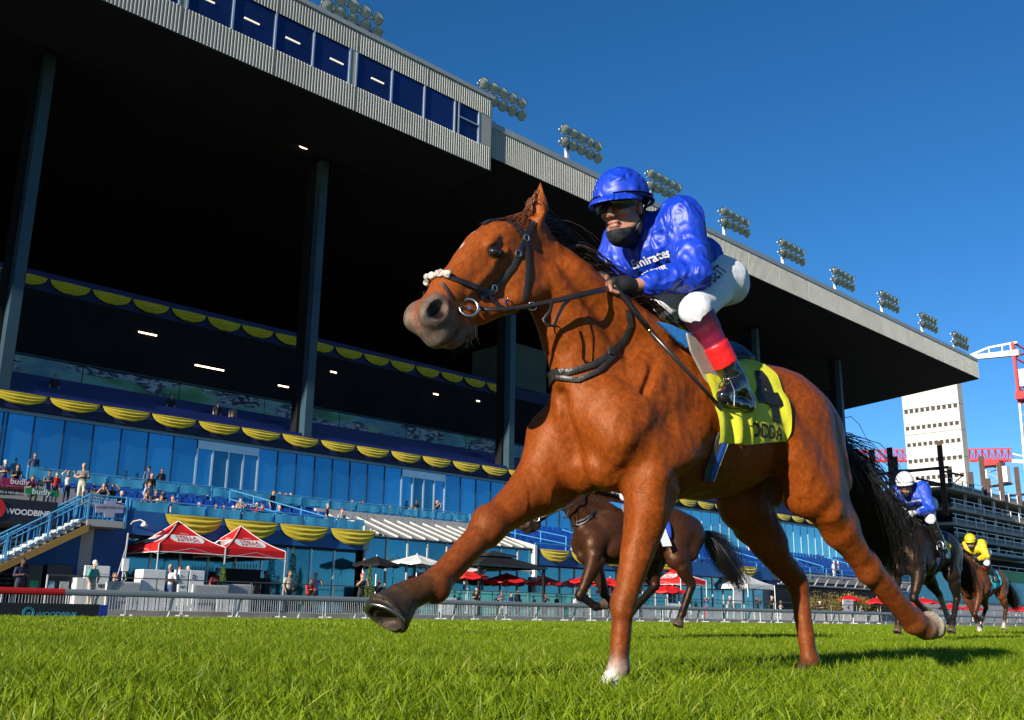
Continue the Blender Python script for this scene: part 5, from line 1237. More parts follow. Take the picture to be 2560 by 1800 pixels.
# black board at the foot of the rail
s0 = onw(0, 1530, 37.6)[0] - 3; s1 = onw(*C1(1140,660), 37.6)[0]; zb = onw(*C1(1140,600), 37.6)[1]
board = part('track_board', MB().box(s0, s1, 37.58, 37.66, -.02, zb), mat('black_board', (.008,.008,.009), .5), None); board.parent = None; board.matrix_world = M_STAND
tag(board, 'low black advertising board with blue lettering at the rail foot', 'board')
bx(s1, s1 + .30, 37.56, 37.68, -.02, zb - .02).build('end_cap', mat('royal_blue', (.01,.03,.30), .5), board)
def wall_text(txt, par, s, w, z, width, m, bold=0.0, th=.004, name='lettering', rot=0.0):
    me = text_mesh(txt, 1.0, th, bold=bold); xs = [v.co.x for v in me.vertices]; k = width/(max(xs)-min(xs)); me.transform(Matrix.Scale(k, 4))
    me.transform(Matrix.Rotation(rot, 4, 'Z')); me.transform(Matrix.Rotation(R_(90), 4, 'X')); me.transform(Matrix.Translation((s, w, z))); return link(name, me, m, par)
M_CYAN = mat('cyan_print', (.05,.32,.42), .5)
a_ = onw(*C1(410,715), 37.57); b_ = onw(*C1(880,715), 37.57); wall_text('WOODBINE', board, (a_[0]+b_[0])/2, 37.57, onw(*C1(600,722), 37.57)[1], b_[0]-a_[0], M_CYAN, .02)
c_ = onw(*C1(325,700), 37.57)
for r in (.20,.15): MB().tube([(c_[0] + r*math.cos(k), 37.565, c_[1] + r*math.sin(k)) for k in np.linspace(0, 6.283, 25)], .014, 4).build('emblem_ring', M_CYAN, board)
wall_text('w', board, c_[0], 37.565, c_[1], .17, M_CYAN, .02)
# crowd barriers
M_GALV = MAT['galvanised']
def barrier_proto():
    t = empty('crowd_barrier'); L_ = 2.30
    MB().tube([(0,0,.05),(0,0,.78),(.08,0,.86),(L_-.08,0,.86),(L_,0,.78),(L_,0,.05)], .020, 6).build('frame', M_GALV, t); MB().tube([(0,0,.20),(L_,0,.20)], .016, 6).build('lower_bar', M_GALV, t)
    mb = MB()
    for k in range(19): mb.box(.11 + k*.116 - .009, .11 + k*.116 + .009, -.008, .008, .20, .86)
    tag(mb.build('pickets', M_GALV, t), kind='stuff')
    for x in (.15, L_-.15): MB().box(x-.02, x+.02, -.30, .30, -.045, .05).build('foot', M_GALV, t)
    return t
bp_ = barrier_proto()
for i in range(34):
    o = bp_ if i == 0 else copy_tree(bp_); o.matrix_world = stand_at(4.0 + i*2.36, 39.6 + .06*math.sin(i*2.3), .10, R_(1.0*math.sin(i*1.7)))
    tag(o, f'{ORD[i]} galvanised crowd barrier from the left behind the grey rail', 'barrier', 'crowd barriers behind the rail')
fence = empty('pipe_fence', M_STAND); tag(fence, 'thin dark pipe fence where spectators lean, behind the crowd barriers', 'fence')
M_PIPE = mat('dark_pipe', (.10,.11,.11), .4, .6, .5, .1)
fs = onw(120, 1432, 41.3)[0]
for z in (1.62, 1.02): part('rail', MB().tube([(fs,41.3,z),(160,41.3,z)], .026, 6), M_PIPE, fence)
for i in range(30): part('post', MB().tube([(fs + i*4.55,41.3,AP-.02),(fs + i*4.55,41.3,1.62)], .032, 6), M_PIPE if i else M_POST, fence)
# ---- blue outside stair
stair = empty('staircase', M_STAND); tag(stair, 'blue railed concrete staircase rising to the left terrace', 'staircase')
WS = 43.6
sa, za = onw(*Z4(700,690), WS); sb, zb = onw(*Z4(1005,705), WS); sl, zl = onw(*Z4(0,1035), WS)
slope = (za - zl)/(sa - sl); zt = za + .28; s_start = sa - (zt - AP - .1)/slope
part('landing', MB().box(sa, sb, WS, 45.0, zt-.28, zt), M_GREYW, stair)
nst = int((zt - AP)/.165); run = (sa - s_start)/nst
for i in range(nst): part('tread', MB().box(s_start + i*run, s_start + (i+1)*run + .03, WS+.06, 44.95, AP + .165*(i+1) - .17, AP + .165*(i+1)), M_CONC, stair)
part('stringer', MB().hexa([(s_start-.2,WS-.02,AP-.35),(sa+.1,WS-.02,zt-.52),(sa+.1,WS+.06,zt-.52),(s_start-.2,WS+.06,AP-.35),(s_start-.2,WS-.02,AP-.05),(sa+.1,WS-.02,zt-.20),(sa+.1,WS+.06,zt-.20),(s_start-.2,WS+.06,AP-.05)]), mat('ochre_steel', (.30,.18,.04), .5, 0, .4, .15, 1), stair)
def stair_rail(w):
    r = empty('stair_railing'); r.parent = stair; A = lambda t: (s_start + (sa - s_start)*t, w, AP + (zt - AP)*t)
    for h in (1.05, .78, .12):
        a, b = A(0), A(1); part('handrail', MB().tube([(a[0],w,a[2]+h),(b[0],w,b[2]+h),(sb,w,zt+h)], .040 if h > 1 else .026, 6), M_RAILB, r)
    nb = int((sa - s_start)/.22)
    mb = MB()
    for i in range(nb): a = A((i+.5)/nb); mb.box(a[0]-.012, a[0]+.012, w-.012, w+.012, a[2]+.12, a[2]+1.05)
    for i in range(int((sb-sa)/.22)): x = sa + (i+.5)*.22; mb.box(x-.012, x+.012, w-.012, w+.012, zt+.12, zt+1.05)
    tag(part('balusters', mb, M_RAILB, r), kind='stuff')
    for t in (0,.25,.5,.75,1.0): a = A(t); part('newel', MB().box(a[0]-.04, a[0]+.04, w-.04, w+.04, a[2], a[2]+1.1), M_RAILB, r)
    part('newel', MB().box(sb-.05, sb+.05, w-.05, w+.05, zt-.3, zt+1.1), M_RAILB, r)
stair_rail(WS+.05); stair_rail(44.9)
# banners and signs fixed by the stair
def panel_px(name, pxs, w, m, label=None, cat='banner', th=.04, parent=None, group=None):
    P = [(*onw(*p, w),) for p in pxs]; mb = MB().prism([(s, w, z) for s, z in P], (0, th, 0)); o = mb.build(name, m, parent)
    if parent is None: o.matrix_world = M_STAND
    if label: tag(o, label, cat, group)
    return o, P
b_, P_ = panel_px('banner', [Z4(-60,462),(Z4(470,505)),Z4(445,690),Z4(-60,668)], 44.6, mat('navy_banner', (.008,.010,.022), .55), 'large dark banner with big white lettering behind the blue stair', 'banner')
a = onw(*Z4(45,575), 44.59); c = onw(*Z4(405,590), 44.59); wall_text('WOODBINE', b_, (a[0]+c[0])/2, 44.585, (a[1]+c[1])/2 - .03, c[0]-a[0], M_WHITE, .025)
a = onw(*Z4(-8,555), 44.59); MB().lathe([(.001,0),(.45,0),(.45,.03),(.001,.03)], 20, 0, Matrix.Translation((a[0]-.2, 44.58, a[1])) @ Matrix.Rotation(R_(90), 4, 'X')).build('emblem', M_RAILR, b_)
b_, P_ = panel_px('banner', [Z4(20,300),Z4(300,335),Z4(300,385),Z4(10,362)], 46.6, mat('magenta_banner', (.30,.008,.06), .55), 'magenta banner with white lettering on the left terrace rail', 'banner'); a = onw(*Z4(160,338), 46.58); wall_text('budly', b_, a[0], 46.575, a[1], .80, M_WHITE, .01)
b_, P_ = panel_px('banner', [Z4(205,382),Z4(480,412),Z4(475,462),Z4(205,432)], 45.6, mat('green_banner', (.01,.20,.07), .55), 'green banner with white lettering above the large dark banner', 'banner'); a = onw(*Z4(335,420), 45.58); wall_text('budly', b_, a[0], 45.575, a[1], .80, M_WHITE, .01)
b_, P_ = panel_px('banner', [Z4(-40,365),Z4(195,378),Z4(195,448),Z4(-40,440)], 46.0, MAT['navy_banner'], 'small black banner with red and white lettering at the left edge', 'banner'); a = onw(*Z4(95,412), 45.98); wall_text('IS LIKE A NO-BRAINER', b_, a[0], 45.975, a[1]-.08, 1.5, M_WHITE, .0); wall_text('MORE SMARTER', b_, a[0], 45.975, a[1]+.14, 1.1, M_RAILR, .0)
b_, P_ = panel_px('notice_board', [Z4(775,515),Z4(850,515),Z4(852,490),Z4(935,488),Z4(940,515),Z4(998,525),Z4(995,590),Z4(925,590),Z4(920,628),Z4(845,625),Z4(840,585),Z4(772,585)], 43.58, mat('lilac_sign', (.34,.34,.48), .6), 'pale lilac notice board fixed to the stair landing railing', 'sign'); 
for q in ((810,545),(880,545),(955,550)):
    a = onw(*Z4(*q), 43.57); wall_text('NOTICE', b_, a[0], 43.573, a[1], .5, mat('grey_print', (.12,.12,.16), .6), .01)
# security lamp
s_, z_ = onw(*Z4(1060,680), 44.9); lamp = empty('wall_lamp', stand_at(s_, 44.95, z_)); tag(lamp, 'white swan-neck wall lamp beside the stair landing', 'lamp')
MB().tube([(0,0,0),(.02,-.15,.12),(.22,-.45,.20),(.36,-.6,.10)], .03, 6).build('arm', M_CONC, lamp); MB().lathe([(.03,.12),(.09,.06),(.16,-.04),(.12,-.10),(.01,-.13)], 12, 0, Matrix.Translation((.36,-.6,0))).build('lamp_head', mat('white_plastic', (.75,.75,.73), .4), lamp, smooth=True)
# ------------------------------------------------------------------ things standing on the apron
M_RED = mat('red_canvas', (.62,.010,.012), .6, 0, .3, .06, 2, .1, 20); M_REDL = mat('red_ink', (.50,.015,.02), .6); M_WHC = mat('white_canvas', (.72,.72,.70), .7, 0, .3, .05, 2)
M_POLE = mat('tent_pole', (.70,.70,.70), .35, .5, .5, .05); M_WPLA = MAT['white_plastic']; M_BLK = mat('black_fabric', (.012,.012,.013), .8, 0, .2, .2, 3)
def s_of(px, w): return onw(*px, w)[0]
def tent(s0, w0, size, m, label, eave=2.22, peak=3.35, val=.34, brand=True, edge=True):
    t = empty('canopy_tent', stand_at(s0, w0, AP)); tag(t, label, 'tent', 'pop-up tents on the apron'); S = size
    rim = [(0,0),(S,0),(S,S),(0,S)]; ap = Vector((S/2,S/2,peak)); roof_ = MB(); faces = []
    for k in range(4):
        a = Vector((*rim[k], eave)); b = Vector((*rim[(k+1)%4], eave)); P = []
        for i in range(9):
            v = i/8; l = a.lerp(ap, v); r = b.lerp(ap, v); sag = -.20*math.sin(math.pi*v)*(1-.2*v); row = []
            for j in range(9): q = l.lerp(r, j/8); q.z += sag*(.75 + .25*math.cos((j/8-.5)*math.pi)); row.append(q)
            P.append(row)
        f = MB().grid(P).build('roof_panel', m, t, smooth=True); faces.append(P)
        n = Vector((a.y-b.y, b.x-a.x, 0)).normalized()*-1
        MB().grid([[a + Vector((0,0,0)), b], [a.lerp(b,0) + n*.0 - Vector((0,0,val)), b - Vector((0,0,val))]]).build('valance', m, t)
        if edge:
            MB().tube([a - Vector((0,0,val)), b - Vector((0,0,val))], .022, 5).build('hem', M_WHC, t); MB().tube([r_[0] + Vector((0,0,.012)) for r_ in P], .020, 5).build('seam', M_WHC, t)
        MB().tube([(*rim[k], 0), (*rim[k], eave)], .028, 6).build('pole', M_POLE, t)
        MB().tube([a - Vector((0,0,.45)), a.lerp(b,.5) - Vector((0,0,.12)), b - Vector((0,0,.45))], .014, 5).build('brace', M_POLE, t)
    if brand:
        for k in (0, 3):     # print on the two slopes in view
            P = faces[k]; bv = BVHTree.FromPolygons([Vector(q) for r_ in P for q in r_], [(i*9+j, i*9+j+1, (i+1)*9+j+1, (i+1)*9+j) for i in range(8) for j in range(8)])
            a = Vector((*rim[k], eave)); b = Vector((*rim[(k+1)%4], eave)); x = (b-a).normalized(); y = (ap - (a+b)/2).normalized(); o_ = (a+b)/2 + y*.66
            nn = x.cross(y)
            if nn.z < 0: x = -x; nn = -nn
            pl = MB(); pl.grid([[(.82*(1 - .22*abs(v)**2)*u, .33*v, 0) for v in np.linspace(-1,1,8)] for u in np.linspace(-1,1,16)]); decal('print_plaque', pl.mesh('plaque'), o_, x, y, bv, M_WHC, t, .015, .5)
            for tx, dy, wd in (('STELLA', .13, 1.05), ('ARTOIS', -.14, 1.12)):
                me_ = text_mesh(tx, 1.0, bold=.012); xs = [v.co.x for v in me_.vertices]; me_.transform(Matrix.Scale(wd/(max(xs)-min(xs)), 4)); decal('lettering', me_, o_ + y*dy, x, y, bv, M_REDL, t, .028, .5)
            me_ = text_mesh('Belgium', 1.0); xs = [v.co.x for v in me_.vertices]; me_.transform(Matrix.Scale(.40/(max(xs)-min(xs)), 4)); decal('lettering', me_, o_ + y*.46, x, y, bv, M_WHC, t, .022, .5)
    return t
kA = onw(*Z4(1280,880), 1.0)[0]; kB = onw(*Z4(1820,915), 1.0)[0]; kC = onw(*Z5(372,915), 1.0)[0]
WT = 42.6; sA, sB, sC = kA*WT, kB*WT, kC*WT
tent(sA, WT, sB-sA-.02, M_RED, 'left of the two red pop-up tents with white beer lettering', eave=onw(*Z4(1280,835), WT)[1]-AP, peak=onw(*Z4(1440,650), WT+1.4)[1]-AP)
tent(sB, WT, sC-sB-.02, M_RED, 'right of the two red pop-up tents with white beer lettering', eave=onw(*Z4(1820,872), WT)[1]-AP, peak=onw(*Z4(1945,690), WT+1.3)[1]-AP)
s3 = s_of(B2(45,1080), 43.0); s4 = s_of(B2(200,1075), 43.0); tent(s4 - 0.2, 43.0, 3.2, M_RED, 'distant red pop-up tent with white seams behind the bay horse', eave=onw(*B2(200,1070), 43)[1]-AP, peak=onw(*B2(155,955), 44.5)[1]-AP)
s5 = s_of(B2(785,1110), 43.0); tent(s5, 43.0, 4.0, M_WHC, 'white pop-up tent behind the chestnut horse\'s hind legs', eave=onw(*B2(785,1110), 43)[1]-AP, peak=onw(*B2(985,1012), 45)[1]-AP, brand=False, edge=False)
# parasols
def parasol(px_top, w, width, label, m, grp, h=None, drop=.42, flutes=8):
    s, z = onw(*px_top, w); t = empty('parasol', stand_at(s, w, AP, R_(random.uniform(0,45)))); tag(t, label, 'parasol', grp); top = z - AP; r = width/2
    P = []
    for j in range(flutes+1):
        an = 2*math.pi*j/flutes; P.append([(0.02*math.cos(an),0.02*math.sin(an),top), (r*.5*math.cos(an),r*.5*math.sin(an),top-drop*.52), (r*math.cos(an),r*math.sin(an),top-drop), (r*math.cos(an),r*math.sin(an),top-drop-.12)])
    Q = []
    for j in range(flutes):
        Q.append(P[j]); Q.append([((a[0]+b[0])/2*1.0,(a[1]+b[1])/2*1.0,(a[2]+b[2])/2 - .03*i) for i, (a, b) in enumerate(zip(P[j], P[j+1]))])
    Q.append(P[-1]); MB().grid(Q).build('canopy', m, t); MB().tube([(0,0,0),(0,0,top)], .024, 6).build('pole', M_POLE, t)
    for j in range(flutes): MB().tube([(0,0,top-.05), (P[j][2][0]*.97,P[j][2][1]*.97,P[j][2][2]-.02)], .008, 4).build('rib', M_POLE, t)
    MB().lathe([(.26,0),(.26,.06),(.05,.10)], 10).build('base', M_BLK, t); MB().lathe([(.03,0),(.03,.07),(.001,.09)], 6, 0, Matrix.Translation((0,0,top))).build('finial', M_WPLA, t); return t
G1 = 'red parasols on the apron'
reds = [(Z5(1840,1042), 43.4, 2.5, 'red parasol beside the seated man left of the dark pavilion'), (B1(240,1012), 43.6, 2.7, 'red parasol with two poles in front of the teal wind screen'), (B1(190,1030), 44.4, 2.3, 'red parasol half hidden behind another in front of the wind screen'),
        (B1(572,1037), 43.6, 2.5, 'red parasol standing alone before the white-barred shop front'), (B1(985,1025), 43.4, 2.8, 'red parasol in front of the bay horse\'s foreleg'), (B1(1165,1055), 44.0, 2.4, 'red parasol between the bay horse\'s forelegs and the chestnut leg'),
        (B1(1660,1118), 43.2, 2.2, 'low red parasol below the distant red tent'), (B2(1690,1207), 43.2, 2.2, 'red parasol above the white arrow sign by the shrubs'), (B2(110,1125), 43.8, 2.4, 'red parasol beneath the left corner of the distant red tent'),
        (C4(235,522), 43.2, 2.8, 'red parasol right of the shrubs'), (C4(880,528), 44.2, 3.2, 'red parasol behind the dark horse\'s forelegs'), (C4(640,572), 42.6, 2.0, 'small red parasol left of the dark horse\'s forelegs'), (C4(1260,612), 43.0, 2.6, 'red parasol behind the white sock of the far bay horse'), (C4(1560,622), 43.0, 2.4, 'red parasol under the far bay horse\'s belly'), (C4(2220,645), 43.0, 2.6, 'red parasol at the right edge of the picture')]
for p_, w_, wd, lb in reds: parasol(p_, w_, wd, lb, M_RED, G1)
parasol(Z5(1105,938), 44.0, 2.6, 'dark grey parasol in front of the glazed front', M_BLK, 'other parasols'); parasol(Z5(1430,925), 44.2, 3.0, 'white parasol in front of the glazed front', M_WHC, 'other parasols'); parasol(Z5(1830,985), 44.0, 2.4, 'pale grey parasol under the horse\'s outstretched leg', mat('grey_canvas', (.45,.45,.43), .7), 'other parasols')
# dark double-roofed pavilion
sg = s_of(B1(130,900), 43.9); zg0 = onw(*B1(130,955), 43.9)[1]-AP; zg1 = onw(*B1(130,872), 43.9)[1]-AP; zg2 = onw(*B1(130,822), 43.9)[1]-AP
g = empty('pavilion', stand_at(sg, 44.0, AP)); tag(g, 'dark metal pavilion with a two-step roof beside the white wall', 'pavilion'); M_PAV = mat('dark_metal_roof', (.05,.052,.055), .35, .5, .5, .2, 1)
for zz0, zz1, r0, r1, nm in ((zg0, zg1, 2.9, .9, 'lower_roof'), (zg1+.12, zg2+.05, 1.25, .05, 'upper_roof')):
    for k in range(4):
        a = [(r0,-r0*.62),(r0,r0*.62),(-r0,r0*.62),(-r0,-r0*.62)]; b = [(r1,-r1*.62),(r1,r1*.62),(-r1,r1*.62),(-r1,-r1*.62)]; k2 = (k+1) % 4
        MB().add([(*a[k],zz0),(*a[k2],zz0),(*b[k2],zz1),(*b[k],zz1),(*a[k],zz0-.10),(*a[k2],zz0-.10)], [(0,1,2,3),(4,5,1,0)]).build(nm, M_PAV, g)
for x in (-2.7,2.7):
    for y in (-1.65,1.65): MB().box(x-.07,x+.07,y-.07,y+.07,0,zg0).build('post', M_BLK, g); MB().tube([(x,y,zg0-.6),(x*.8,y,zg0-.05)], .03, 5).build('brace', M_BLK, g)
# planting
def leafy(name, pts, size, m, parent, seed):
    rng = np.random.default_rng(seed); mb = MB()
    for p in pts:
        a = Vector(rng.normal(0,1,3)).normalized(); b = a.orthogonal().normalized(); c = a.cross(b); s = size*rng.uniform(.6,1.4); p = Vector(p); mb.add([p - b*s*.4, p + c*s*.25 + a*s*.1, p + b*s*.6, p - c*s*.25], [(0,1,2,3)])
    return mb.build(name, m, parent)
M_CON = mat('conifer_leaf', (.10,.16,.015), .6, 0, .3, .5, 6); M_SHR = mat('autumn_leaf', (.20,.15,.03), .6, 0, .3, .5, 4); M_BARK = mat('bark', (.07,.05,.035), .9, 0, .2, .3, 8)
def conifer(px_top, px_bot, w, wid, label, seed):
    s, z1_ = onw(*px_top, w); _, z0_ = onw(*px_bot, w); z0_ = AP; t = empty('conifer', stand_at(s, w, z0_)); tag(t, label, 'shrub', 'potted conifers'); H = z1_ - z0_; rng = np.random.default_rng(seed); pts = []
    for i in range(1500):
        v = rng.random()**.8; r = wid*.5*math.sin(min(1, (1-v)*1.25)*math.pi/2)**.8*(.35 + .65*math.sqrt(rng.random()))*(1 + .15*math.sin(v*17)); a = rng.uniform(0,6.283); pts.append((r*math.cos(a), r*math.sin(a), .3 + (H-.3)*v))
    tag(leafy('crown', pts, .07, M_CON, t, seed), kind='stuff'); MB().tube([(0,0,.2),(0,0,H*.8)], [.04,.015], 6).build('trunk', M_BARK, t); MB().lathe([(.16,0),(.22,.34),(.20,.34)], 10).build('pot', M_BLK, t)
conifer(Z5(435,868), Z5(435,1240), 44.6, .62, 'bright green potted conifer right of the tents by the glass door', 1); conifer(Z5(1050,1008), Z5(1050,1240), 42.4, .48, 'bright green conifer between the man in the red cap and the hoof', 2); conifer(Z4(1810,1005), Z4(1810,1165), 42.5, .46, 'small conifer at the shared pole of the two red tents', 3); conifer(B1(935,990), B1(930,1260), 43.2, .75, 'tall conifer behind the bay horse\'s folded foreleg', 4); conifer(B2(225,1168), B2(225,1260), 43.0, .45, 'small conifer under the distant red tent', 5)
def bush(px0, px1, w, label, seed, depth=1.2):
    s0, z1_ = onw(*px0, w); s1, _ = onw(*px1, w); t = empty('shrub', stand_at((s0+s1)/2, w, AP)); tag(t, label, 'shrub', 'autumn shrubs'); rng = np.random.default_rng(seed); H = z1_ - AP; L_ = (s1-s0)/2; pts = []
    blobs = [(rng.uniform(-L_,L_), rng.uniform(-depth,depth)*.5, rng.uniform(.35,.78)*H, rng.uniform(.22,.36)*H) for _ in range(int(7 + L_*3))]
    for i in range(2600):
        b = blobs[rng.integers(len(blobs))]; d = Vector(rng.normal(0,1,3)).normalized()*b[3]*rng.uniform(.6,1.1); pts.append((b[0]+d.x*1.3, b[1]+d.y, max(.05,b[2]+d.z)))
    tag(leafy('crown', pts, .11, M_SHR, t, seed), kind='stuff')
    for b in blobs: MB().tube([(b[0]*.6,b[1]*.6,0),(b[0],b[1],b[2])], [.035,.012], 5).build('stem', M_BARK, t)
bush(B2(1345,1172), B2(1600,1172), 43.6, 'ochre leafed shrub between the chestnut hind legs and the arrow sign', 11); bush(B2(1600,1180), B2(1793,1180), 43.9, 'ochre leafed shrub behind the red parasol and arrow sign', 12); bush(C4(10,520), C4(285,520), 43.9, 'ochre leafed shrub left of the dark horse', 13)
# counters, boxes, signs
def box_thing(name, pxs, w, depth, m, label, cat, z0=AP, group=None):
    (a, zt_), (b, _) = onw(*pxs[0], w), onw(*pxs[1], w); mb = MB().box(a, b, w, w+depth, z0, zt_); o = mb.build(name, m); o.matrix_world = M_STAND; bv = o.modifiers.new('bevel','BEVEL'); bv.width = .03; bv.segments = 2; tag(o, label, cat, group); return o, a, b, zt_
M_LAT = mat('white_lattice', (.50,.50,.49), .6, 0, .3, .10, 8)
o, a, b, zt_ = box_thing('serving_cart', (Z4(1158,1042), Z4(1345,1042)), 42.0, .8, M_WPLA, 'white rounded serving cart with a faint round emblem under the left tent', 'cart')
for r in (.28,.20): MB().tube([((a+b)/2+.15 + r*math.cos(k), 41.985, .95 + r*math.sin(k)) for k in np.linspace(0,6.283,20)], .012, 4).build('emblem_ring', M_LAT, o)
for (q0, q1, lb, tx) in (((1450,1045),(1528,1045),'narrow white promotional plinth reading BEST SEATS by the tent pole', ('D','BEST','SEATS')), ((1535,1050),(1658,1050),'wide white promotional plinth with dark D emblem beside the tent pole', ('D','BEST'))):
    o, a, b, zt_ = box_thing('plinth', (Z4(*q0), Z4(*q1)), 41.9, .5, M_WPLA, lb, 'plinth'); c_ = (a+b)/2; wd = (b-a)
    wall_text('D', o, c_ - wd*.2, 41.885, zt_-.30, wd*.24, M_NAVY, .04); wall_text('DARK HORSE BET' if len(tx) < 3 else 'DARK HORSE', o, c_ + wd*.18, 41.885, zt_-.30, wd*.38, M_NAVY, .0); wall_text(tx[1], o, c_, 41.885, zt_-.75, wd*.6, M_INK, .02)
    if len(tx) > 2: wall_text(tx[2], o, c_, 41.885, zt_-.98, wd*.62, M_INK, .02)
o, a, b, zt_ = box_thing('bar_counter', (Z4(1840,1045), Z4(2110,1050)), 43.2, .7, M_BLK, 'black bar counter with bottles under the right red tent', 'counter')
MB().box(a, b, 43.17, 43.2, .95, 1.05).build('shelf_trim', M_GREYW, o); MB().box(a-.05, b+.05, 43.15, 43.95, zt_, zt_+.05).build('counter_top', M_BLK, o)
for i in range(9): MB().lathe([(.001,0),(.04,0),(.04,.18),(.015,.24),(.015,.32),(.001,.32)], 8, 0, Matrix.Translation((a + .4 + i*.16, 43.5, zt_+.05))).build('bottle', mat('bottle_glass', (.02,.05,.03), .1, 0, .8), o)
o, a, b, zt_ = box_thing('notice_stand', (Z4(690,1010), Z4(895,1012)), 43.6, .12, M_WPLA, 'white notice panel behind the man in the green shirt', 'sign'); wall_text('DARK HORSE BET', o, (a+b)/2+.3, 43.585, zt_-.35, (b-a)*.4, M_NAVY); wall_text('BEST', o, (a+b)/2+.3, 43.585, zt_-.85, (b-a)*.4, M_INK, .02)
for i, (x0, x1, c) in enumerate(((245,340,(.02,.30,.12)),(400,470,(.25,.42,.55)),(492,585,(.45,.45,.45)))):
    o, a, b, zt_ = box_thing('recycling_bin', (Z4(x0-12,1000), Z4(x1+12,1003)), 43.9, .6, mat('bin_black', (.02,.02,.02), .5), ('black recycling bin with a green poster beside the man in the suit','black recycling bin with a pale blue poster left of the green-shirted man','black recycling bin with a grey poster left of the green-shirted man')[i], 'bin', group='recycling bins')
    MB().box(a+.12, b-.12, 43.87, 43.9, .95, 1.45).build('poster', mat(f'poster_{("green","blue","grey")[i]}', c, .6, 0, .3, .3, 8), o)
def planter(q0, q1, w, lb, zt0=None):
    o, a, b, zt_ = box_thing('lattice_planter', (q0, q1), w, .4, M_LAT, lb, 'planter', group='white lattice planters'); n = int((b-a)/.12)
    mb = MB()
    for i in range(n): mb.add([(a+i*.12, w-.012, AP+.1),(a+i*.12+.03, w-.012, AP+.1),(a+i*.12+.20, w-.012, zt_-.05),(a+i*.12+.17, w-.012, zt_-.05)], [(0,1,2,3)])
    tag(mb.build('lattice', M_GREYW, o), kind='stuff')
planter(Z4(885,1140), Z4(1135,1145), 41.8, 'white lattice planter right of the crouching woman'); planter(Z4(1560,1165), Z4(1850,1172), 41.8, 'white lattice planter in front of the promotional plinths'); planter(Z4(1800,1160), Z4(2045,1180), 42.3, 'white lattice planter in front of the bar counter')
o, a, b, zt_ = box_thing('white_table', (Z4(620,1110), Z4(690,1112)), 42.4, .5, M_WPLA, 'small white table beside the man in the green shirt', 'table')
def picket(px0, px1, w, lb, zt_=1.05):
    a, b = s_of(px0, w), s_of(px1, w); f = empty('picket_fence', M_STAND); tag(f, lb, 'fence', 'white picket fences'); n = int((b-a)/.16)
    for i in range(n): x = a + i*.16; MB().prism([(x,w,AP),(x+.10,w,AP),(x+.10,w,zt_-.06),(x+.05,w,zt_),(x,w,zt_-.06)], (0,.025,0)).build('picket', M_WPLA, f)
    for z in (.45,.85): MB().box(a, b, w+.03, w+.07, z, z+.07).build('rail', M_WPLA, f)
picket(C1(1450,600), C1(2290,600), 40.6, 'white picket fence behind the barriers below the left tent'); picket(C2(650,620), C2(1030,620), 40.6, 'white picket fence behind the barriers below the right tent'); picket(C3(0,420), C3(205,430), 42.6, 'white picket fence left of the man in black by the hoof', 1.25); picket(B2(75,1280), B2(285,1285), 42.4, 'white picket fence below the distant red tent', 1.3)
def sign_px(name, pxs, w, m, lb, arrow=False):
    o, P = panel_px(name, pxs, w, m, lb, 'sign', .06); a = P[0][0]
    for x in (P[0][0]+.05, P[1][0]-.05): MB().box(x-.03, x+.03, w+.07, w+.13, AP, P[2][1]+.1).build('leg', M_POLE, o)
    if arrow: c = (P[0][0]+P[1][0])/2; z = (P[0][1]*.45+P[2][1]*.55); MB().add([(c-.32,w-.006,z),(c+.12,w-.006,z-.26),(c+.12,w-.006,z+.26)], [(0,1,2)]).build('arrow', M_RAILR, o); MB().box(c-.4, c+.4, w-.008, w-.004, P[0][1]-.18, P[0][1]-.12).build('lettering', M_RAILR, o)
sign_px('notice_stand', [B2(660,1142),B2(737,1145),B2(737,1285),B2(660,1283)], 42.6, M_WPLA, 'tall white menu board left of the white tent'); sign_px('direction_sign', [B2(1642,1250),B2(1732,1253),B2(1732,1382),B2(1642,1380)], 42.2, M_WPLA, 'white direction sign with a red arrow under the red parasol', True)
# guyed mast with a white box near the left tent
s_, z_ = onw(*Z4(985,1010), 43.2); mst = empty('service_mast', stand_at(s_, 43.2, AP)); tag(mst, 'grey service mast with a white box and cable left of the tents', 'mast')
MB().tube([(.05,0,0),(.12,0,3.3)], .035, 6).build('pole', M_POLE, mst); MB().tube([(-.45,0,0),(.08,0,2.6)], .022, 6).build('brace', M_POLE, mst); MB().box(-.02,.24,-.15,.0,z_-AP-.25,z_-AP+.28).build('junction_box', M_WPLA, mst); MB().tube([(.1,-.1,z_-AP-.25),(.18,-.14,z_-AP-.6),(.0,-.14,z_-AP-.75),(.05,-.1,0)], .012, 5).build('cable', M_WPLA, mst)
# ------------------------------------------------------------------ building site on the right
def ons(x, y, s):
    d = ray(x, y); p = CAMP + d*(s/(d @ SU)); return float(p @ SN), float(p[2])
M_TOW = mat('tower_concrete', (.60,.57,.50), .85, 0, .2, .10, .08, .15, 1.5); M_HOLE = mat('pocket_dark', (.05,.045,.04), .9); M_RUST = mat('rust_steel', (.075,.040,.028), .6, .3, .4, .3, .6); M_SLAB = mat('site_concrete', (.42,.39,.34), .85, 0, .2, .16, .3)
M_CRW = mat('crane_white', (.72,.72,.72), .45, 0, .4, .05); M_CRR = mat('crane_red', (.50,.02,.02), .45, 0, .4, .08)
ST = 235.0
wa, zt_ = ons(*Z8(393,405), ST); wb, zt2 = ons(*Z8(672,348), ST); wa, wb = min(wa, wb), max(wa, wb); TH = zt2 + 3
tower = empty('concrete_tower', M_STAND); tag(tower, 'tall pale concrete lift core with rows of square pockets', 'tower')
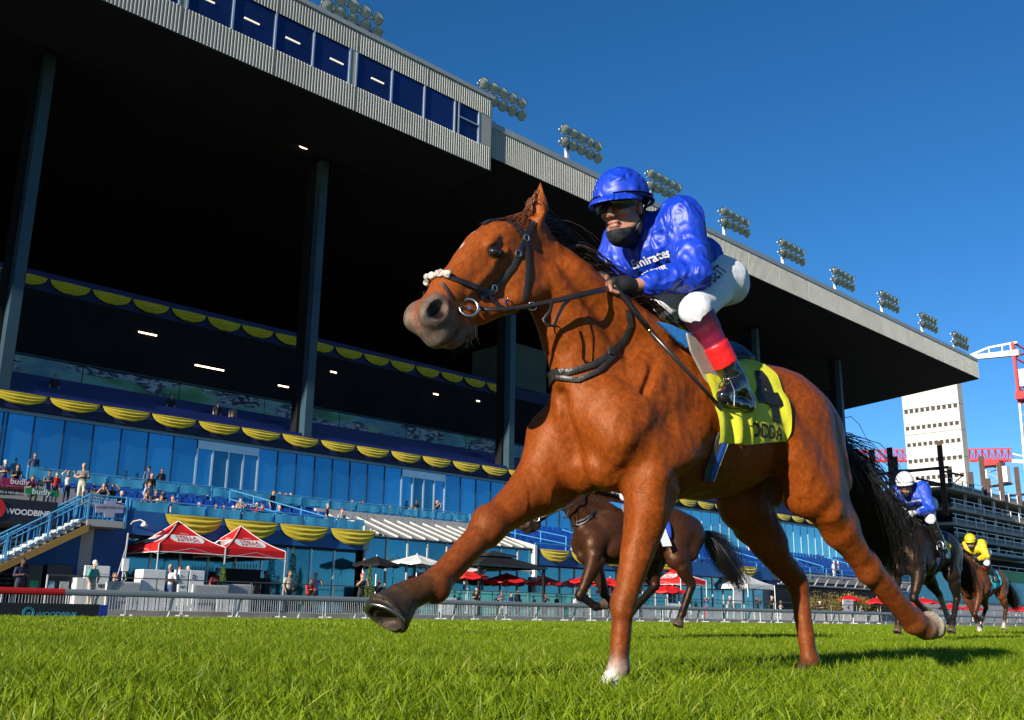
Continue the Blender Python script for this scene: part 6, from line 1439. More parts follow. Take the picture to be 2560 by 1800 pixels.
for k in range(9):
    z0 = k*TH/9; part('lift', MB().box(ST + .02*(k % 2), ST+3, wa + .02*(k % 2), wb, z0, z0 + TH/9 - .12), M_TOW, tower); part('joint', MB().box(ST+.12, ST+2.9, wa+.12, wb-.12, z0 + TH/9 - .12, z0 + TH/9), M_HOLE, tower)
for py in (455, 540, 625, 708, 795):
    _, z = ons(*Z8(420,py+8), ST); n = 10
    for i in range(n):
        w = wa + (wb-wa)*(.06 + .88*i/(n-1)); part('pocket', MB().box(ST-.06, ST+.02, w-.42, w+.42, z-.5, z+.45), M_HOLE, tower)
# unfinished frame: slabs, props, edge rails
site = empty('building_frame', M_STAND); tag(site, 'unfinished concrete building frame with edge rails and props', 'building'); WSI = 60.0
c0, ztop = onw(*Z8(635,840), WSI); levels = [onw(*Z8(640,y), WSI)[1] for y in (838, 938, 1015, 1085, 1165, 1255)]; levels = sorted(levels)
for i, z in enumerate(levels):
    part('slab', MB().box(c0 + (0 if i > 2 else 6), c0 + 190, WSI, WSI+34, z-.45, z), M_SLAB, site)
    if i < len(levels)-1:
        h = levels[i+1] - z - .45
        for k in range(18): part('prop', MB().box(c0 + 8 + k*6.1, c0 + 8.35 + k*6.1, WSI+.8, WSI+1.15, z, z+h), M_CRW if k % 3 else M_SLAB, site)
        for k in range(6): part('frame_column', MB().box(c0 + 16 + k*22, c0 + 17.2 + k*22, WSI+5, WSI+6.2, z, z+h), M_SLAB, site)
        part('core_wall', MB().box(c0+10, c0+185, WSI+14, WSI+14.5, z, z+h), M_DARK, site)
    for k in range(34): part('edge_post', MB().box(c0 + 1 + k*4, c0 + 1.14 + k*4, WSI-.08, WSI+.06, z-.3, z+1.25), M_CRW, site)
    for q in (.55,1.2): part('edge_rail', MB().box(c0, c0+140, WSI-.02, WSI+.04, z+q, z+q+.08), M_GALV, site)
    tag(part('edge_mesh', MB().add([(c0,WSI+.05,z),(c0+140,WSI+.05,z),(c0+140,WSI+.05,z+.5),(c0,WSI+.05,z+.5)], [(0,1,2,3)]), mat('grey_netting', (.22,.23,.23), .8, 0, .2, .3, 2), site), None)
part('lower_wall', MB().box(c0+4, c0+190, WSI+2, WSI+3, 0, levels[0]-.5), mat('green_hoarding', (.01,.14,.06), .6, 0, .3, .15, .1), site)
part('blue_wrap', MB().box(c0-4, c0+26, WSI-3.2, WSI+8, levels[2]-2.6, levels[2]-2.2), mat('blue_grey_sheet', (.12,.20,.27), .5, .2, .4, .1, .3), site); part('dark_bay', MB().box(c0-2, c0+30, WSI, WSI+.5, levels[0]-5, levels[2]-2.6), M_DARK, site)
low = empty('low_building', M_STAND); tag(low, 'low pale hall with blue sheeting behind the far bay horse', 'building')
part('wall', MB().box(c0-38, c0+120, 57, 70, 0, 4.2), mat('pale_block', (.46,.46,.45), .8, 0, .2, .15, .2), low); part('sheeting', MB().box(c0-38, c0+120, 56.8, 57, 3.2, 7.0), mat('teal_sheeting', (.05,.28,.40), .5, 0, .3, .25, .1), low); part('green_strip', MB().box(c0-10, c0+120, 56.7, 56.8, 6.6, 8.0), MAT['green_hoarding'], low)
part('dark_block', MB().box(c0-20, c0-2, 62, 80, 0, levels[2]), mat('dark_green_block', (.02,.06,.055), .7, 0, .3, .2, .1), low)
# steel columns and beams standing on the frame
steel = empty('steel_frame', M_STAND); tag(steel, 'rust brown steel columns and beams rising in front of the tower', 'frame')
for (x, y0, y1, w) in ((245,655,830,61),(335,645,805,61),(362,690,790,66),(585,612,945,60),(635,740,830,62),(795,688,850,60),(885,720,880,60),(972,742,905,60),(742,768,835,61),(830,800,870,64),(1050,700,900,60)):
    s, z1_ = onw(*Z8(x,y0), w); _, z0_ = onw(*Z8(x,y1), w); c_ = part('column', MB().box(s-.38, s+.38, w-.08, w+.08, z0_-1, z1_), M_RUST, steel); part('flange', MB().box(s-.42, s-.30, w-.4, w+.4, z0_-1, z1_), M_RUST, c_)
def beam(p0, p1, w0, w1, r=.32):
    a, b = onw(*Z8(*p0), w0), onw(*Z8(*p1), w1); part('beam', MB().tube([(a[0],w0,a[1]),(b[0],w1,b[1])], [(r*.7,r)]*2, 4, flat=(0,0,1)), M_RUST, steel)
beam((255,780),(625,742),63,60); beam((265,822),(640,832),63,60,.4); beam((470,800),(640,840),62,60,.25); beam((590,760),(700,785),60,60,.25); beam((840,840),(945,826),60,62); beam((900,890),(1009,880),60,62); beam((420,805),(345,790),60,62,.2); beam((545,940),(640,930),60,60,.45); beam((640,835),(700,785),60,60,.15); beam((340,760),(590,752),66,64,.22)
# cranes
def lattice(mb, a, b, wd, n, r=.12, up=(0,0,1)):
    a, b = Vector(a), Vector(b); u_ = Vector(up); d = (b-a); s_ = d.cross(u_).normalized()*wd*.5; q = [a+s_, b+s_, a-s_, b-s_, a+u_*wd, b+u_*wd]
    for i in (0,2,4): mb.tube([q[i], q[i+1]], r, 4)
    for i in range(n):
        t0, t1 = i/n, (i+.5)/n; t2 = (i+1)/n
        for k in (0,2): mb.tube([q[k].lerp(q[k+1],t0), q[4].lerp(q[5],t1)], r*.55, 3); mb.tube([q[4].lerp(q[5],t1), q[k].lerp(q[k+1],t2)], r*.55, 3)
SC_ = 300.0
crane = empty('tower_crane', M_STAND); tag(crane, 'red lattice tower crane behind the concrete tower', 'crane', 'cranes')
P3 = lambda px, s: (s, *ons(*px, s))
a, b = P3(Z8(160,712), SC_), P3(Z8(952,700), SC_); mb = MB(); lattice(mb, (a[0],a[1],a[2]), (b[0],b[1],b[2]-.5), 3.4, 26, .28); part('jib', mb, M_CRR, crane)
a, b = P3(Z8(952,712), SC_), P3(Z8(1120,722), SC_); part('counter_jib', MB().tube([a, b], .7, 4), M_CRW, crane); part('tie', MB().tube([P3(Z8(952,675), SC_), P3(Z8(1120,712), SC_)], .25, 4), M_CRW, crane)
a = P3(Z8(852,720), SC_); mb = MB(); lattice(mb, (a[0],a[1],0), (a[0],a[1],a[2]), 4.2, 16, .3, (1,0,0)); part('mast', mb, M_CRW, crane); part('cab', MB().box(a[0]-2, a[0]+1, a[1]-4.2, a[1]-1.5, a[2]-6, a[2]-1.5), M_CRW, crane); part('slewing_ring', MB().box(a[0]-2.5, a[0]+2.5, a[1]-2.5, a[1]+2.5, a[2]-1, a[2]+.6), M_CRR, crane)
crane = empty('tower_crane', M_STAND); tag(crane, 'white jibbed crane with a red mast head at the right edge', 'crane', 'cranes'); SC2 = 330.0
a, b = P3(Z8(640,200), SC2), P3(Z8(985,165), SC2); mb = MB(); mb.tube([a, b], [.9,1.3], 4); part('jib', mb, M_CRW, crane); mb = MB(); mb.tube([P3(Z8(740,178), SC2), P3(Z8(830,140), SC2), P3(Z8(975,112), SC2)], .45, 4); part('jib_tie', mb, M_CRW, crane)
for (x0, y0, x1, y1) in ((830,140,838,182),(900,127,900,175),(940,118,945,172)): part('jib_strut', MB().tube([P3(Z8(x0,y0), SC2), P3(Z8(x1,y1), SC2)], .25, 4), M_CRW, crane)
a = P3(Z8(998,105), SC2); m0 = P3(Z8(1006,420), SC2); mb = MB(); lattice(mb, (m0[0],m0[1],0), (m0[0],a[1],a[2]-20), 5.5, 20, .42, (1,0,0)); part('mast', mb, M_CRW, crane); mb = MB(); lattice(mb, (a[0],a[1],a[2]-20), (a[0],a[1],a[2]), 5.5, 4, .6, (1,0,0)); part('mast_head', mb, M_CRR, crane); part('cab', MB().box(a[0]-2, a[0]+2, a[1]-3.5, a[1]+1.5, a[2]-15, a[2]-9.5), M_CRW, crane); part('red_collar', MB().box(a[0]-2.6, a[0]+2.6, a[1]-3, a[1]+3, a[2]-19, a[2]-16.5), M_CRR, crane)
# ------------------------------------------------------------------ spectators: one continuous body per pose, coloured per person
REG = dict(skin=0, hair=1, top=2, leg=3, shoe=4, face=5)
def pose_mesh(pose):
    B = Body((-.62,-.85,-.04), (.62,.62,1.95), .021); I = {k: np.eye(6)[v] for k, v in REG.items()}
    # facing -y (towards the track); x to the right seen from the track
    sit = pose.startswith('sit'); dz = -.40 if sit else 0.0; hy = -.04
    lean = .16 if pose == 'lean' else 0.0
    hip = V3((0,0,.93+dz)); ch = V3((0,-.02-lean*.6,1.30+dz-lean*.25)); nk = V3((0,-.03-lean,1.48+dz-lean*.3)); hd = nk + (0,-.03,.16)
    B.cap(hip, ch, .135, .155, .06, I['top'], .72, (0,1,0)); B.cap(hip + (0,0,-.03), hip + (0,0,.03), .150, .15, .04, I['leg'], .75, (0,1,0)); B.cap(ch + (-.12,0,.08), ch + (.12,0,.08), .085, .085, .05, I['top'])
    B.cap(nk + (0,0,-.04), hd, .055, .055, .02, I['skin']); B.ell(hd + (0,0,.02), (.082,.098,.118), .02, I['skin']); B.ell(hd + (0,.018,.055), (.090,.098,.100), .01, I['hair']); B.ell(hd + (0,-.105,.0), (.018,.022,.03), .01, I['skin'])
    B.ell(hd + (0,-.080,-.045), (.050,.030,.040), .01, I['face'])
    if pose in ('cap','capsit','lean','sitcap'): B.cap(hd + (0,-.06,.085), hd + (0,-.15,.075), .045, .025, .01, I['hair'], .5, (0,0,1))
    sh = [ch + (.19*s,.0,.10) for s in (1,-1)]
    arms = {'stand': [((.06,.04,-.27),(.05,-.05,-.52))]*2, 'crossed': [((.06,.0,-.25),(-.12,-.20,-.22))]*2, 'up': [((.16,-.12,.14),(.02,-.16,.30))]*2, 'phone': [((.10,-.16,-.16),(-.06,-.30,.06))]*2, 'lean': [((.07,-.12,-.24),(-.04,-.32,-.20))]*2, 'hip': [((.16,.03,-.22),(.02,-.06,-.38)), ((.06,.04,-.27),(.03,-.10,-.50))]}
    key = 'up' if 'up' in pose else 'phone' if 'phone' in pose else 'crossed' if pose == 'crossed' else 'lean' if pose == 'lean' or sit else 'hip' if pose == 'hip' else 'stand'
    for s, S_, (e, h) in zip((1,-1), sh, arms[key]):
        el = S_ + (e[0]*s, e[1], e[2]); hn = S_ + (h[0]*s, h[1], h[2]); B.cap(S_, el, .065, .052, .03, I['top']); B.cap(el, el*.5 + hn*.5, .046, .040, .02, I['skin']); B.cap(el*.5 + hn*.5, hn, .038, .032, .02, I['skin']); B.ell(hn + (hn-el)*.16, (.034,.034,.045), .015, I['skin'])
    for s in (1,-1):
        hp = hip + (.085*s,0,-.05)
        if sit: kn = hp + (.03*s,-.44,.02); an = kn + (0,.02,-.42)
        else: kn = hp + (.02*s,-.02,-.40); an = V3((.11*s,.01,.07))
        B.cap(hp, kn, .092, .066, .03, I['leg']); B.cap(kn, an, .062, .046, .02, I['leg']); B.cap(an + (0,0,-.02), an + (.01*s,-.14,-.03), .045, .038, .02, I['shoe'])
    # region weights per vertex
    me = B.mesh('person', 1); V = np.empty(len(me.vertices)*3, np.float32); me.vertices.foreach_get('co', V); V = V.reshape(-1,3).astype(float); W = np.zeros((len(V),6))
    for fn, col in B.prims: W += np.exp(-np.clip(fn(V), -.05, 1)/.006)[:,None]*col
    return me, W/W.sum(1, keepdims=True)
POSES = {}
M_CROWD = mat('crowd', (1,1,1), .7, 0, .3, .06, 10, attr=True)
SK = [(.42,.22,.14),(.50,.28,.19),(.20,.10,.06),(.32,.17,.10),(.12,.06,.04)]
def person(px, w, zg, pose, top, leg, hair, skin, label, height=None, face=None, turn=0.0, shoe=(.03,.03,.03), name='person', stand_zz=True):
    if pose not in POSES: POSES[pose] = pose_mesh(pose)
    me0, W = POSES[pose]; me_ = me0.copy(); pal = np.array([skin, hair, top, leg, shoe, face or skin], float); C = W @ pal
    a = me_.color_attributes.new('Col', 'FLOAT_COLOR', 'POINT'); a.data.foreach_set('color', np.concatenate([C, np.ones((len(C),1))], 1).astype(np.float32).ravel()); me_.materials.append(M_CROWD)
    s, z = onw(*px, w); full = 1.80 - (.40 if pose.startswith('sit') else 0); k = (z - zg)/full if height is None else height/1.80
    k = min(1.12, max(.72, k)); base = zg
    if pose.startswith('sit'): base = zg
    o = bpy.data.objects.new(name, me_); COL.objects.link(o); o.matrix_world = stand_at(s, w, base, turn) @ Matrix.Scale(k, 4); return tag(o, label, 'person', 'spectators')
blk, nvy, wht, gry, red, kh, den = (.015,.015,.017), (.015,.02,.06), (.70,.70,.70), (.22,.22,.22), (.50,.02,.02), (.42,.38,.30), (.05,.09,.20)
hb, hg, hbr, hw = (.012,.010,.010), (.30,.29,.28), (.08,.04,.02), (.68,.68,.66)
WF = 41.75
# at the fence
person(Z4(195,875), 42.6, AP, 'crossed', nvy, (.02,.02,.04), hb, SK[4], 'man in a navy suit holding white papers at the foot of the blue stair', turn=.2)
person(Z4(765,960), WF, AP, 'hip', (.06,.35,.30), kh, hw, SK[1], 'man in a teal patterned shirt, white cap and blue mask at the pipe fence', face=(.15,.55,.65), turn=.5)
person(Z4(925,1050), 42.2, AP-.45, 'phone', (.10,.05,.03), kh, hbr, SK[1], 'long-haired woman crouching right of the man in teal', turn=.3)
person(Z4(1385,972), 42.1, AP, 'crossed', wht, den, hg, SK[0], 'man in a white T-shirt and grey cap with folded arms under the left tent', turn=-.7)
person(Z4(1455,960), 43.0, AP, 'stand', red, blk, hb, SK[3], 'masked attendant in red behind the white plinths', face=(.6,.65,.7))
person(Z4(1522,957), 42.9, AP, 'stand', (.05,.025,.02), blk, hw, SK[1], 'man in a dark shirt and pale cap behind the white plinths')
person(Z4(1760,950), 43.4, AP, 'stand', (.25,.02,.02), blk, hb, SK[3], 'person in a dark red top behind the shared tent pole'); person(Z4(1895,940), 44.0, AP, 'phone', gry, blk, hbr, SK[0], 'bar attendant in a grey shirt behind the black counter'); person(Z4(2150,960), 44.0, AP, 'stand', blk, blk, hb, SK[3], 'person in black standing right of the bar counter')
person(Z5(400,1045), WF, AP, 'hip', kh, blk, hb, SK[3], 'bearded man in a striped beige shirt leaning on the pipe fence', turn=.1); person(Z5(555,1105), WF, AP, 'lean', red, blk, hb, SK[2], 'man in a red hooded top leaning on the pipe fence', turn=.1); person(Z5(622,900), 43.4, AP, 'phone', (.25,.27,.55), blk, hg, SK[1], 'tall man in a lilac shirt holding up binoculars before the glass doors', turn=-.2)
person(Z5(985,1068), WF, AP, 'phone', blk, blk, red, SK[1], 'man in a red cap and black shirt beside the conifer', turn=-.2); person(Z5(1120,1120), 42.0, AP-.2, 'phone', blk, blk, hb, SK[2], 'woman in dark clothes filming beside the conifer')
person(C3(410,222), WF, AP, 'lean', blk, (.3,.3,.28), hg, SK[1], 'grey-haired man in a black printed T-shirt seated at the fence', height=1.55, turn=-.4); person(C3(705,295), 42.2, AP, 'crossed', (.07,.07,.12), kh, hb, SK[0], 'boy in a dark grey top by the parasol poles', height=1.45, turn=-.6); person(C3(812,348), 42.0, AP, 'stand', (.02,.04,.14), den, hb, SK[1], 'small child in a navy top by the parasol poles', height=1.32); person(C3(890,275), 42.4, AP, 'stand', blk, (.10,.08,.22), hb, SK[2], 'woman with long dark hair and black top, back to the screen', height=1.55)
person(C3(1205,345), 42.2, AP, 'phone', blk, blk, hb, SK[2], 'person in black under the lone red parasol', height=1.35); person(C3(1340,380), 42.6, AP, 'stand', blk, blk, hb, SK[3], 'seated person in black right of the lone parasol', height=1.25); person(C3(1555,360), 42.4, AP, 'crossed', wht, den, hb, SK[1], 'person in a white shirt and dark cap beside the conifer', height=1.32)
person(B2(405,1215), 42.0, AP, 'up', (.03,.06,.20), red, hb, SK[1], 'person in blue raising an arm under the distant red tent', height=1.55); person(B2(600,1212), WF, AP, 'lean', (.22,.21,.19), kh, (.5,.47,.40), SK[0], 'man in a grey jacket and sun hat leaning on the fence', turn=.4); person(B2(865,1215), 42.6, AP, 'phone', blk, blk, hb, SK[2], 'person in black at the left pole of the white tent'); person(B2(975,1210), WF, AP, 'lean', blk, blk, hg, SK[1], 'man in black leaning on the fence before the white tent', turn=.3); person(B2(1075,1248), WF, AP, 'crossed', (.60,.50,.44), wht, hbr, SK[0], 'woman in a pale top at the fence before the white tent', height=1.5); person(B2(1410,1240), WF, AP, 'lean', blk, blk, hw, SK[1], 'chef in a white hat leaning on the fence by the shrubs', height=1.6); person(B2(1620,1290), WF, AP, 'lean', blk, blk, hbr, SK[0], 'person in black left of the arrow sign', height=1.35); person(B2(1785,1290), WF, AP, 'lean', (.25,.25,.27), blk, (.03,.25,.10), SK[0], 'person in grey right of the arrow sign', height=1.35)
person(C4(2050,700), WF, AP, 'phone', blk, kh, hb, SK[1], 'person in black by the fence behind the far horse\'s hind leg', height=1.5); person(C4(2185,745), WF, AP, 'stand', (.6,.35,.32), kh, hbr, SK[0], 'child in pink at the fence near the right edge', height=1.2)
# on the terraces
T0 = 5.72; TG = 6.10
person(Z4(685,185), 47.6, 5.1, 'crossed', (.16,.16,.16), (.5,.46,.36), hg, SK[1], 'grey-haired man in a grey polo and pale shorts standing on the left terrace', turn=-.5); person(Z4(465,225), 47.2, 5.0, 'stand', red, nvy, hbr, SK[1], 'child in a red football shirt on the left terrace', height=1.45); person(Z4(562,205), 47.2, 5.0, 'up', wht, nvy, hbr, SK[1], 'person in white shading the eyes with both hands', height=1.6); person(Z4(400,260), 46.9, 4.95, 'crossed', (.08,.11,.16), den, hb, SK[2], 'person in a blue hooded top left of the red football shirt', height=1.5); person(Z4(40,205), 47.6, 5.2, 'crossed', (.10,.10,.16), nvy, hw, SK[1], 'masked person in a cap at the far left of the terrace', height=1.6, face=(.6,.65,.7)); person(Z4(258,330), 46.7, 4.8, 'sit', blk, blk, hb, SK[3], 'person seated behind the green banner', height=1.7)
person(Z4(282,120), 51.2, TG, 'stand', (.03,.05,.10), blk, hb, SK[3], 'tall person in dark clothes before the glass at far left', height=1.7); person(Z4(150,155), 51.4, TG-.3, 'sit', blk, blk, hb, SK[3], 'seated dark figure before the glass at far left', height=1.75); person(Z4(375,175), 51.4, TG-.3, 'sit', blk, blk, hb, SK[3], 'seated dark figure right of the tall person by the glass', height=1.75); person(Z4(500,175), 51.4, TG-.3, 'sit', nvy, blk, hb, SK[3], 'seated figure in navy before the third glass pane', height=1.75)
person(Z4(1212,172), 51.0, TG, 'stand', (.05,.09,.20), blk, hb, SK[3], 'person in a blue shirt standing by the glass', height=1.7, turn=3.0); person(Z4(1312,190), 51.0, TG, 'stand', blk, blk, hb, SK[2], 'long-haired woman in black standing by the glass', height=1.65)
for (x, y, c, lb) in ((780,215,blk,'left'),(855,205,blk,'second'),(1005,205,(.03,.06,.12),'third'),(1045,215,blk,'fourth'),(1500,300,(.10,.13,.20),'fifth'),(1595,280,(.30,.32,.40),'sixth'),(1695,310,blk,'seventh'),(2050,345,blk,'eighth')): person(Z4(x,y), 51.2, TG-.35, 'sit', c, blk, hb, SK[random.randrange(5)], f'{lb} of the people seated against the glass wall, counting from the left', height=1.75)
rowp = [((840,370),46.9,'sitphone',blk,hb,1,'bearded man in black beside the stair landing'),((915,340),47.0,'situp',blk,hb,3,'person in black with one arm raised near the landing'),((985,390),46.8,'sitcap',blk,(.45,.36,.2),1,'person in black with a straw hat near the landing'),((1205,320),47.6,'stand',(.40,.40,.44),hbr,0,'woman in a pale grey top standing among the seats'),((1222,292),48.6,'stand',blk,hb,1,'dark-haired person behind the woman in the grey top'),((1185,395),46.4,'sitphone',(.15,.12,.10),hbr,0,'woman seated in front of the woman in the grey top'),((1265,345),47.4,'sit',nvy,hb,3,'person in navy right of the woman in the grey top'),((1322,350),47.6,'sit',blk,hb,2,'person in a black cap among the seats'),((1305,395),46.8,'sitphone',(.12,.10,.16),hb,0,'woman in a patterned top left of the two friends'),((1395,405),46.6,'sitphone',blk,hbr,1,'blonde woman in black drinking among the seats'),((1272,450),45.9,'sitcap',(.45,.42,.5),(.5,.4,.2),0,'person with a straw boater in the front row'),((1405,460),45.9,'sit',(.55,.35,.28),hbr,0,'fair-haired person seated low in the front row'),((1605,500),45.8,'sit',(.45,.30,.24),hg,1,'person in a pale pink top at the teal banner'),((1745,495),45.9,'sitphone',wht,hbr,1,'woman in white with sunglasses in the front row'),((1810,495),45.9,'sit',blk,hb,1,'long-haired woman in black right of the woman in white'),((1885,500),45.9,'sitcap',(.30,.22,.16),hw,1,'man in a white cap in the front row'),((1950,385),47.6,'sit',(.35,.33,.30),hg,1,'man in grey in the upper row near the aisle'),((1920,450),46.6,'sit',(.5,.46,.4),hbr,0,'person in beige in the middle row near the aisle'),((1980,460),46.6,'sit',nvy,hb,3,'person in navy right of the one in beige'),((2080,440),46.2,'situp',red,hw,3,'person in a dark red shirt with a hand raised'),((2125,420),46.8,'sit',blk,(.4,.36,.25),1,'person in black with a pale hat behind the red shirt'),((2205,370),47.8,'stand',blk,hb,1,'person in black at the top of the aisle')]
for (p_, w_, po, c, h_, sk_, lb) in rowp:
    zg = 4.2 + .30*max(0, int((w_ - 45.25)/.8)); person(Z4(*p_), w_, zg, po, c, blk if c != blk else den, h_, SK[sk_], lb, height=1.72, turn=random.uniform(-.4,.4))
person(Z5(318,505), 46.3, 4.5, 'sit', (.05,.30,.60), den, hg, SK[1], 'man in a bright blue polo right of the aisle', height=1.75); person(Z5(705,495), 46.8, 4.55, 'stand', blk, gry, hg, SK[1], 'bald man in black standing at the terrace end', turn=.9, height=1.72); person(Z5(822,540), 45.7, 4.2, 'hip', (.35,.35,.36), blk, red, SK[1], 'man in grey with a dark red cap at the terrace corner', height=1.72)
for (x, y, c, h_, k_, lb) in ((270,375,blk,hb,1,'first'),(322,380,(.3,.3,.3),hbr,1,'second'),(372,380,(.5,.42,.36),hbr,0,'third'),(410,390,blk,hg,0,'fourth'),(905,450,(.35,.28,.22),hbr,1,'fifth'),(965,435,blk,hb,2,'sixth'),(985,465,(.4,.25,.2),hbr,0,'seventh'),(1212,485,nvy,hb,3,'eighth'),(1365,505,blk,hb,3,'ninth'),(1412,500,blk,hb,1,'tenth')): person(Z5(x,y), 49.7, T0-.05, 'sitphone' if k_ else 'sit', c, blk, h_, SK[k_], f'{lb} spectator from the left behind the teal banner rail right of the aisle', height=1.72)
person(Z5(1588,400), 50.9, TG-.05, 'phone', blk, blk, hb, SK[1], 'man in a black suit and white shirt on the phone by the open glass door', height=1.78, turn=.3); person(Z5(1425,420), 52.0, TG, 'stand', blk, blk, hb, SK[4], 'dark figure standing in the glass doorway', height=1.7); person(Z5(1705,535), 49.6, 5.55, 'sitcap', blk, blk, (.3,.3,.3), SK[1], 'man in black at the right end of the terrace', height=1.7); person(Z5(1770,545), 49.5, 5.50, 'sitphone', wht, blk, hb, SK[1], 'person in white at the right end of the terrace', height=1.7)
person(B1(828,700), 46.0, 4.3, 'sit', blk, kh, red, SK[1], 'lone man in black seated among the empty blue seats', height=1.75)
for (p_, lb) in ((B2(450,708),'dark figure at the top of the far terrace by the glass'),(B2(798,762),'figure in white at the top of the far terrace'),(B2(1662,858),'dark figure on the far terrace near the trailing hind leg')): person(p_, 50.9, 5.95, 'sit', blk if 'dark' in lb else wht, blk, hb, SK[1], lb, height=1.75)
person(B2(1553,905), 45.9, 4.05, 'stand', wht, wht, hw, SK[1], 'left of two people in white on the far terrace rail', height=1.75); person(B2(1590,912), 46.0, 4.05, 'stand', (.6,.6,.62), blk, hw, SK[1], 'right of two people in white on the far terrace rail', height=1.72)
for (p_, lb) in ((Z6(370,1075),'dark figure standing below the picture band at left'),(Z6(1160,1120),'dark figure beside the picture band'),(Z6(1462,1268),'dark figure on the lower tier near the column'),(Z6(1570,1255),'person in a pale coat on the lower tier near the column')): person(p_, 55.0, 11.0, 'stand', blk if 'dark' in lb else (.3,.22,.16), blk, hb, SK[1], lb, height=1.75)
# ------------------------------------------------------------------ the other runners
def recolour_copy(o, parent, swap):
    c = o.copy(); COL.objects.link(c); c.parent = parent; c.matrix_parent_inverse = Matrix.Identity(4)
    key = o.name.split('.')[0]
    if key in swap and o.data is not None:
        c.data = o.data.copy(); c.data.materials.clear(); c.data.materials.append(swap[key])
    for k in ('label','category','group'):
        if k in c and parent is not None: del c[k]
    for ch in o.children:
        if ch.name.split('.')[0] in swap.get('_drop', ()): continue
        recolour_copy(ch, c, swap)
    return c
def runner(J, cols, M, swap, label, drop=()):
    me_, q = horse_mesh('horse_body', J, cols, .015, False); h = link('horse', me_, coat_material('coat_' + cols['name'], .38), mat=M); tag(h, label, 'horse', 'racehorses')
    for ch in list(horse.children):
        if ch.name.split('.')[0] in ('horseshoe',): continue
        c_ = recolour_copy(ch, h, swap)
        if J.get('neckrot') and ch.name.split('.')[0] in ('bridle','eye','forelock','mane','mane_crest','whiskers'):
            R0 = Matrix.Translation((.45,0,1.40)) @ Matrix.Rotation(-R_(J['neckrot']), 4, 'Y') @ Matrix.Translation((-.45,0,-1.40)); c_.matrix_local = R0 @ ch.matrix_local
    return h
def ride(M, swap, label):
    c = recolour_copy(jockey, None, swap); c.matrix_world = M; tag(c, label, 'person', 'jockeys'); return c
def frame(az, x, y, z=0.0):
    a = R_(az); hx, hy = -math.sin(a), -math.cos(a); return Matrix(((hx,-hy,0,x),(hy,hx,0,y),(0,0,1,z),(0,0,0,1)))
base = dict(poll=J0['poll'], fore=J0['fore'], nose=J0['nose'], muz=J0['muz'])
JA = dict(base, Lsh=(.62,.19,1.06), Lel=(.66,.19,.93), Lkn=(.86,.13,.46), Lft=(.66,.13,.33), Lhf=(.56,.13,.36), LhfU=(-.7,0,.5), Rsh=(.64,-.19,1.06), Rel=(.52,-.19,.90), Rkn=(.38,-.14,.50), Rft=(.22,-.13,.22), Rhf=(.16,-.13,.12), RhfU=(-.5,0,-.85),
          Lst=(-.42,.20,.90), Lhk=(-.66,.18,.62), Lhft=(-.52,.16,.28), Lhhf=(-.47,.16,.16), LhhfU=(.25,0,-.95), Rst=(-.28,-.19,.86), Rhk=(-.36,-.16,.62), Rhft=(.00,-.15,.30), Rhhf=(.06,-.15,.18), RhhfU=(.4,0,-.9))
JB = dict(base, Lsh=(.62,.19,1.06), Lel=(.62,.19,.92), Lkn=(.78,.14,.52), Lft=(.50,.14,.36), Lhf=(.40,.14,.34), LhfU=(-.6,0,.7), Rsh=(.66,-.19,1.06), Rel=(.62,-.19,.92), Rkn=(.72,-.15,.48), Rft=(.72,-.14,.20), Rhf=(.76,-.14,.08), RhfU=(.3,0,-.95),
          Lst=(-.42,.20,.88), Lhk=(-.62,.17,.56), Lhft=(-.40,.16,.20), Lhhf=(-.34,.16,.09), LhhfU=(.3,0,-.95), Rst=(-.40,-.2,.88), Rhk=(-.80,-.17,.60), Rhft=(-1.0,-.16,.28), Rhhf=(-1.08,-.16,.22), RhhfU=(-.6,0,-.7))
bayc = dict(name='dark_bay', coat=(.040,.014,.007), leg1=(.028,.010,.006), leg2=(.010,.007,.006), past=(.012,.008,.006), hoof=(.09,.07,.05), muz=(.05,.03,.022), muz2=(.05,.03,.022), shoe=(.3,.28,.2))
blkc = dict(name='black', coat=(.014,.010,.009), leg1=(.012,.009,.008), leg2=(.009,.007,.007), past=(.012,.009,.008), hoof=(.12,.09,.05), muz=(.03,.022,.018), muz2=(.03,.022,.018), shoe=(.3,.25,.12)); blkc['RH'] = dict(blkc, past=(.55,.52,.46), leg2=(.30,.27,.24), hoof=(.10,.07,.04))
brnc = dict(name='bright_bay', coat=(.13,.042,.014), leg1=(.07,.022,.010), leg2=(.035,.014,.009), past=(.5,.46,.42), hoof=(.45,.38,.28), muz=(.06,.035,.025), muz2=(.06,.035,.025)); brnc['LF'] = dict(brnc, past=(.03,.015,.01), hoof=(.06,.05,.04))
M_BLC = mat('blue_cloth', (.015,.05,.42), .6, 0, .3, .06, 10); M_BKC = mat('black_cloth_saddle', (.012,.012,.014), .6, 0, .3, .06, 10); M_TLC = mat('teal_cloth', (.02,.42,.50), .6, 0, .3, .06, 10); M_YIN = mat('yellow_print', (.75,.60,.02), .6)
M2 = frame(66, (1605-CX)/2570*12.4, 12.4, .10); M3 = frame(46, (2335-CX)/2570*15.0, 15.0, .12); M4 = frame(50, (2478-CX)/2570*24.5, 24.5, .05)
dropn = ('number','lettering')
JA2 = dict(JA, neckrot=-9.0)
h2 = runner(JA2, bayc, M2, dict(saddle_cloth=M_BLC, sheepskin_noseband=M_STRAP, saddle_flap=M_TAN, _drop=dropn), 'dark bay racehorse galloping behind the chestnut horse\'s legs')
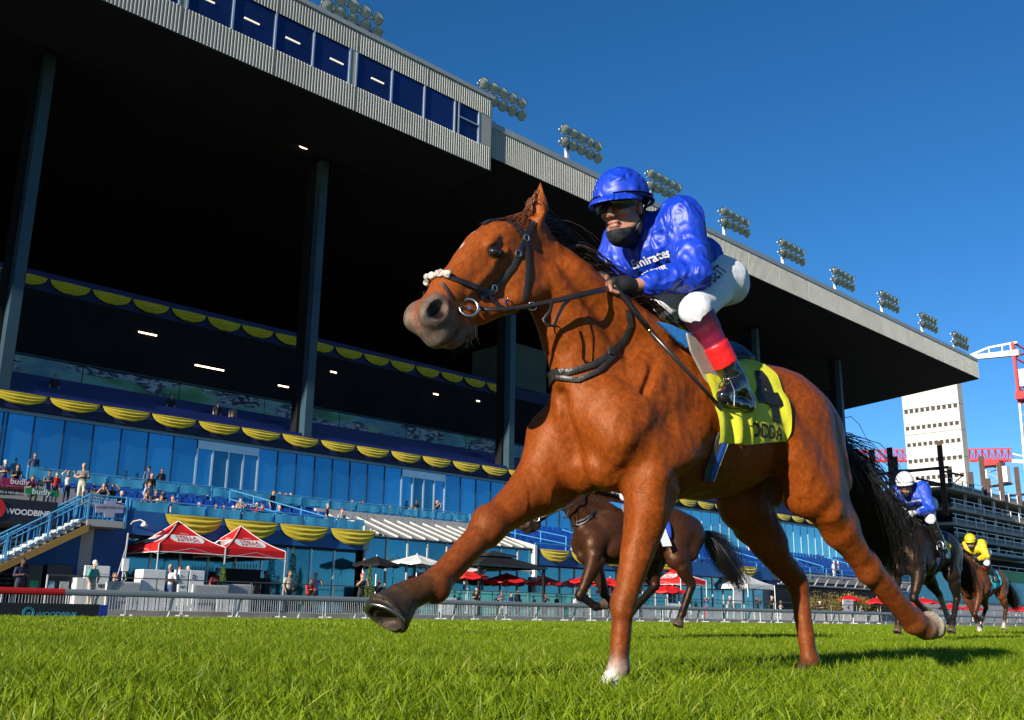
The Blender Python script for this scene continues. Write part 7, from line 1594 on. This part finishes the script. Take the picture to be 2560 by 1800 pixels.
h3 = runner(JB, blkc, M3, dict(saddle_cloth=M_BKC, sheepskin_noseband=M_STRAP, forelock=M_TAILH, mane=M_TAILH, saddle_flap=M_BLACK, saddle_pad=M_BLACK, _drop=dropn), 'near-black racehorse with number 6 on a black cloth, right of the chestnut\'s tail')
h4 = runner(JA, brnc, M4, dict(saddle_cloth=M_TLC, sheepskin_noseband=M_STRAP, saddle_flap=M_BLACK, saddle_pad=M_RAILR, _drop=dropn), 'bay racehorse with teal saddle cloth, furthest back at the right')
def cloth_print(h, specs):
    cl = [c for c in h.children if c.name.startswith('saddle_cloth')][0]
    for txt, p0, p1, up, m, nm in specs: decal_px(nm, txt, CLB, p0, p1, up, m, cl, .04, .006)
cloth_print(h3, [('6', Z3(400,330), Z3(520,345), Z3(455,250), M_YIN, 'number'), ('MINE', Z3(392,492), Z3(528,512), Z3(455,470), M_WHITE, 'lettering')])
cloth_print(h2, [('1', Z3(430,340), Z3(500,350), Z3(455,250), M_WHITE, 'number'), ('LIE', Z3(392,492), Z3(528,512), Z3(455,470), M_WHITE, 'lettering')])
cloth_print(h4, [('2', Z3(420,330), Z3(520,345), Z3(455,250), M_BKC, 'number')])
M_WCAP = mat('white_cap', (.78,.78,.78), .4, 0, .4, .04); M_BLUB = mat('blue_jacket', (.012,.06,.46), .5, 0, .4, .06, 8); M_YEL2 = mat('yellow_jacket', (.70,.48,.01), .5, 0, .4, .06, 8); M_WGL = mat('white_glove', (.7,.7,.68), .6)
ride(M3, dict(helmet=M_WCAP, peak=M_WCAP, jacket=M_BLUB, glove=M_WGL, legging=M_BLACK), 'jockey in blue silks and white cap on the near-black horse')
ride(M2, dict(helmet=M_WCAP, peak=M_WCAP, jacket=mat('purple_jacket', (.05,.02,.12), .5), legging=M_BLACK, _drop=('lettering',)), 'jockey on the dark bay horse, mostly hidden behind the chestnut')
ride(M4, dict(helmet=M_YEL2, peak=M_YEL2, jacket=M_YEL2, legging=M_BLACK, _drop=('lettering',)), 'jockey in a yellow jacket on the teal-clothed bay horse')
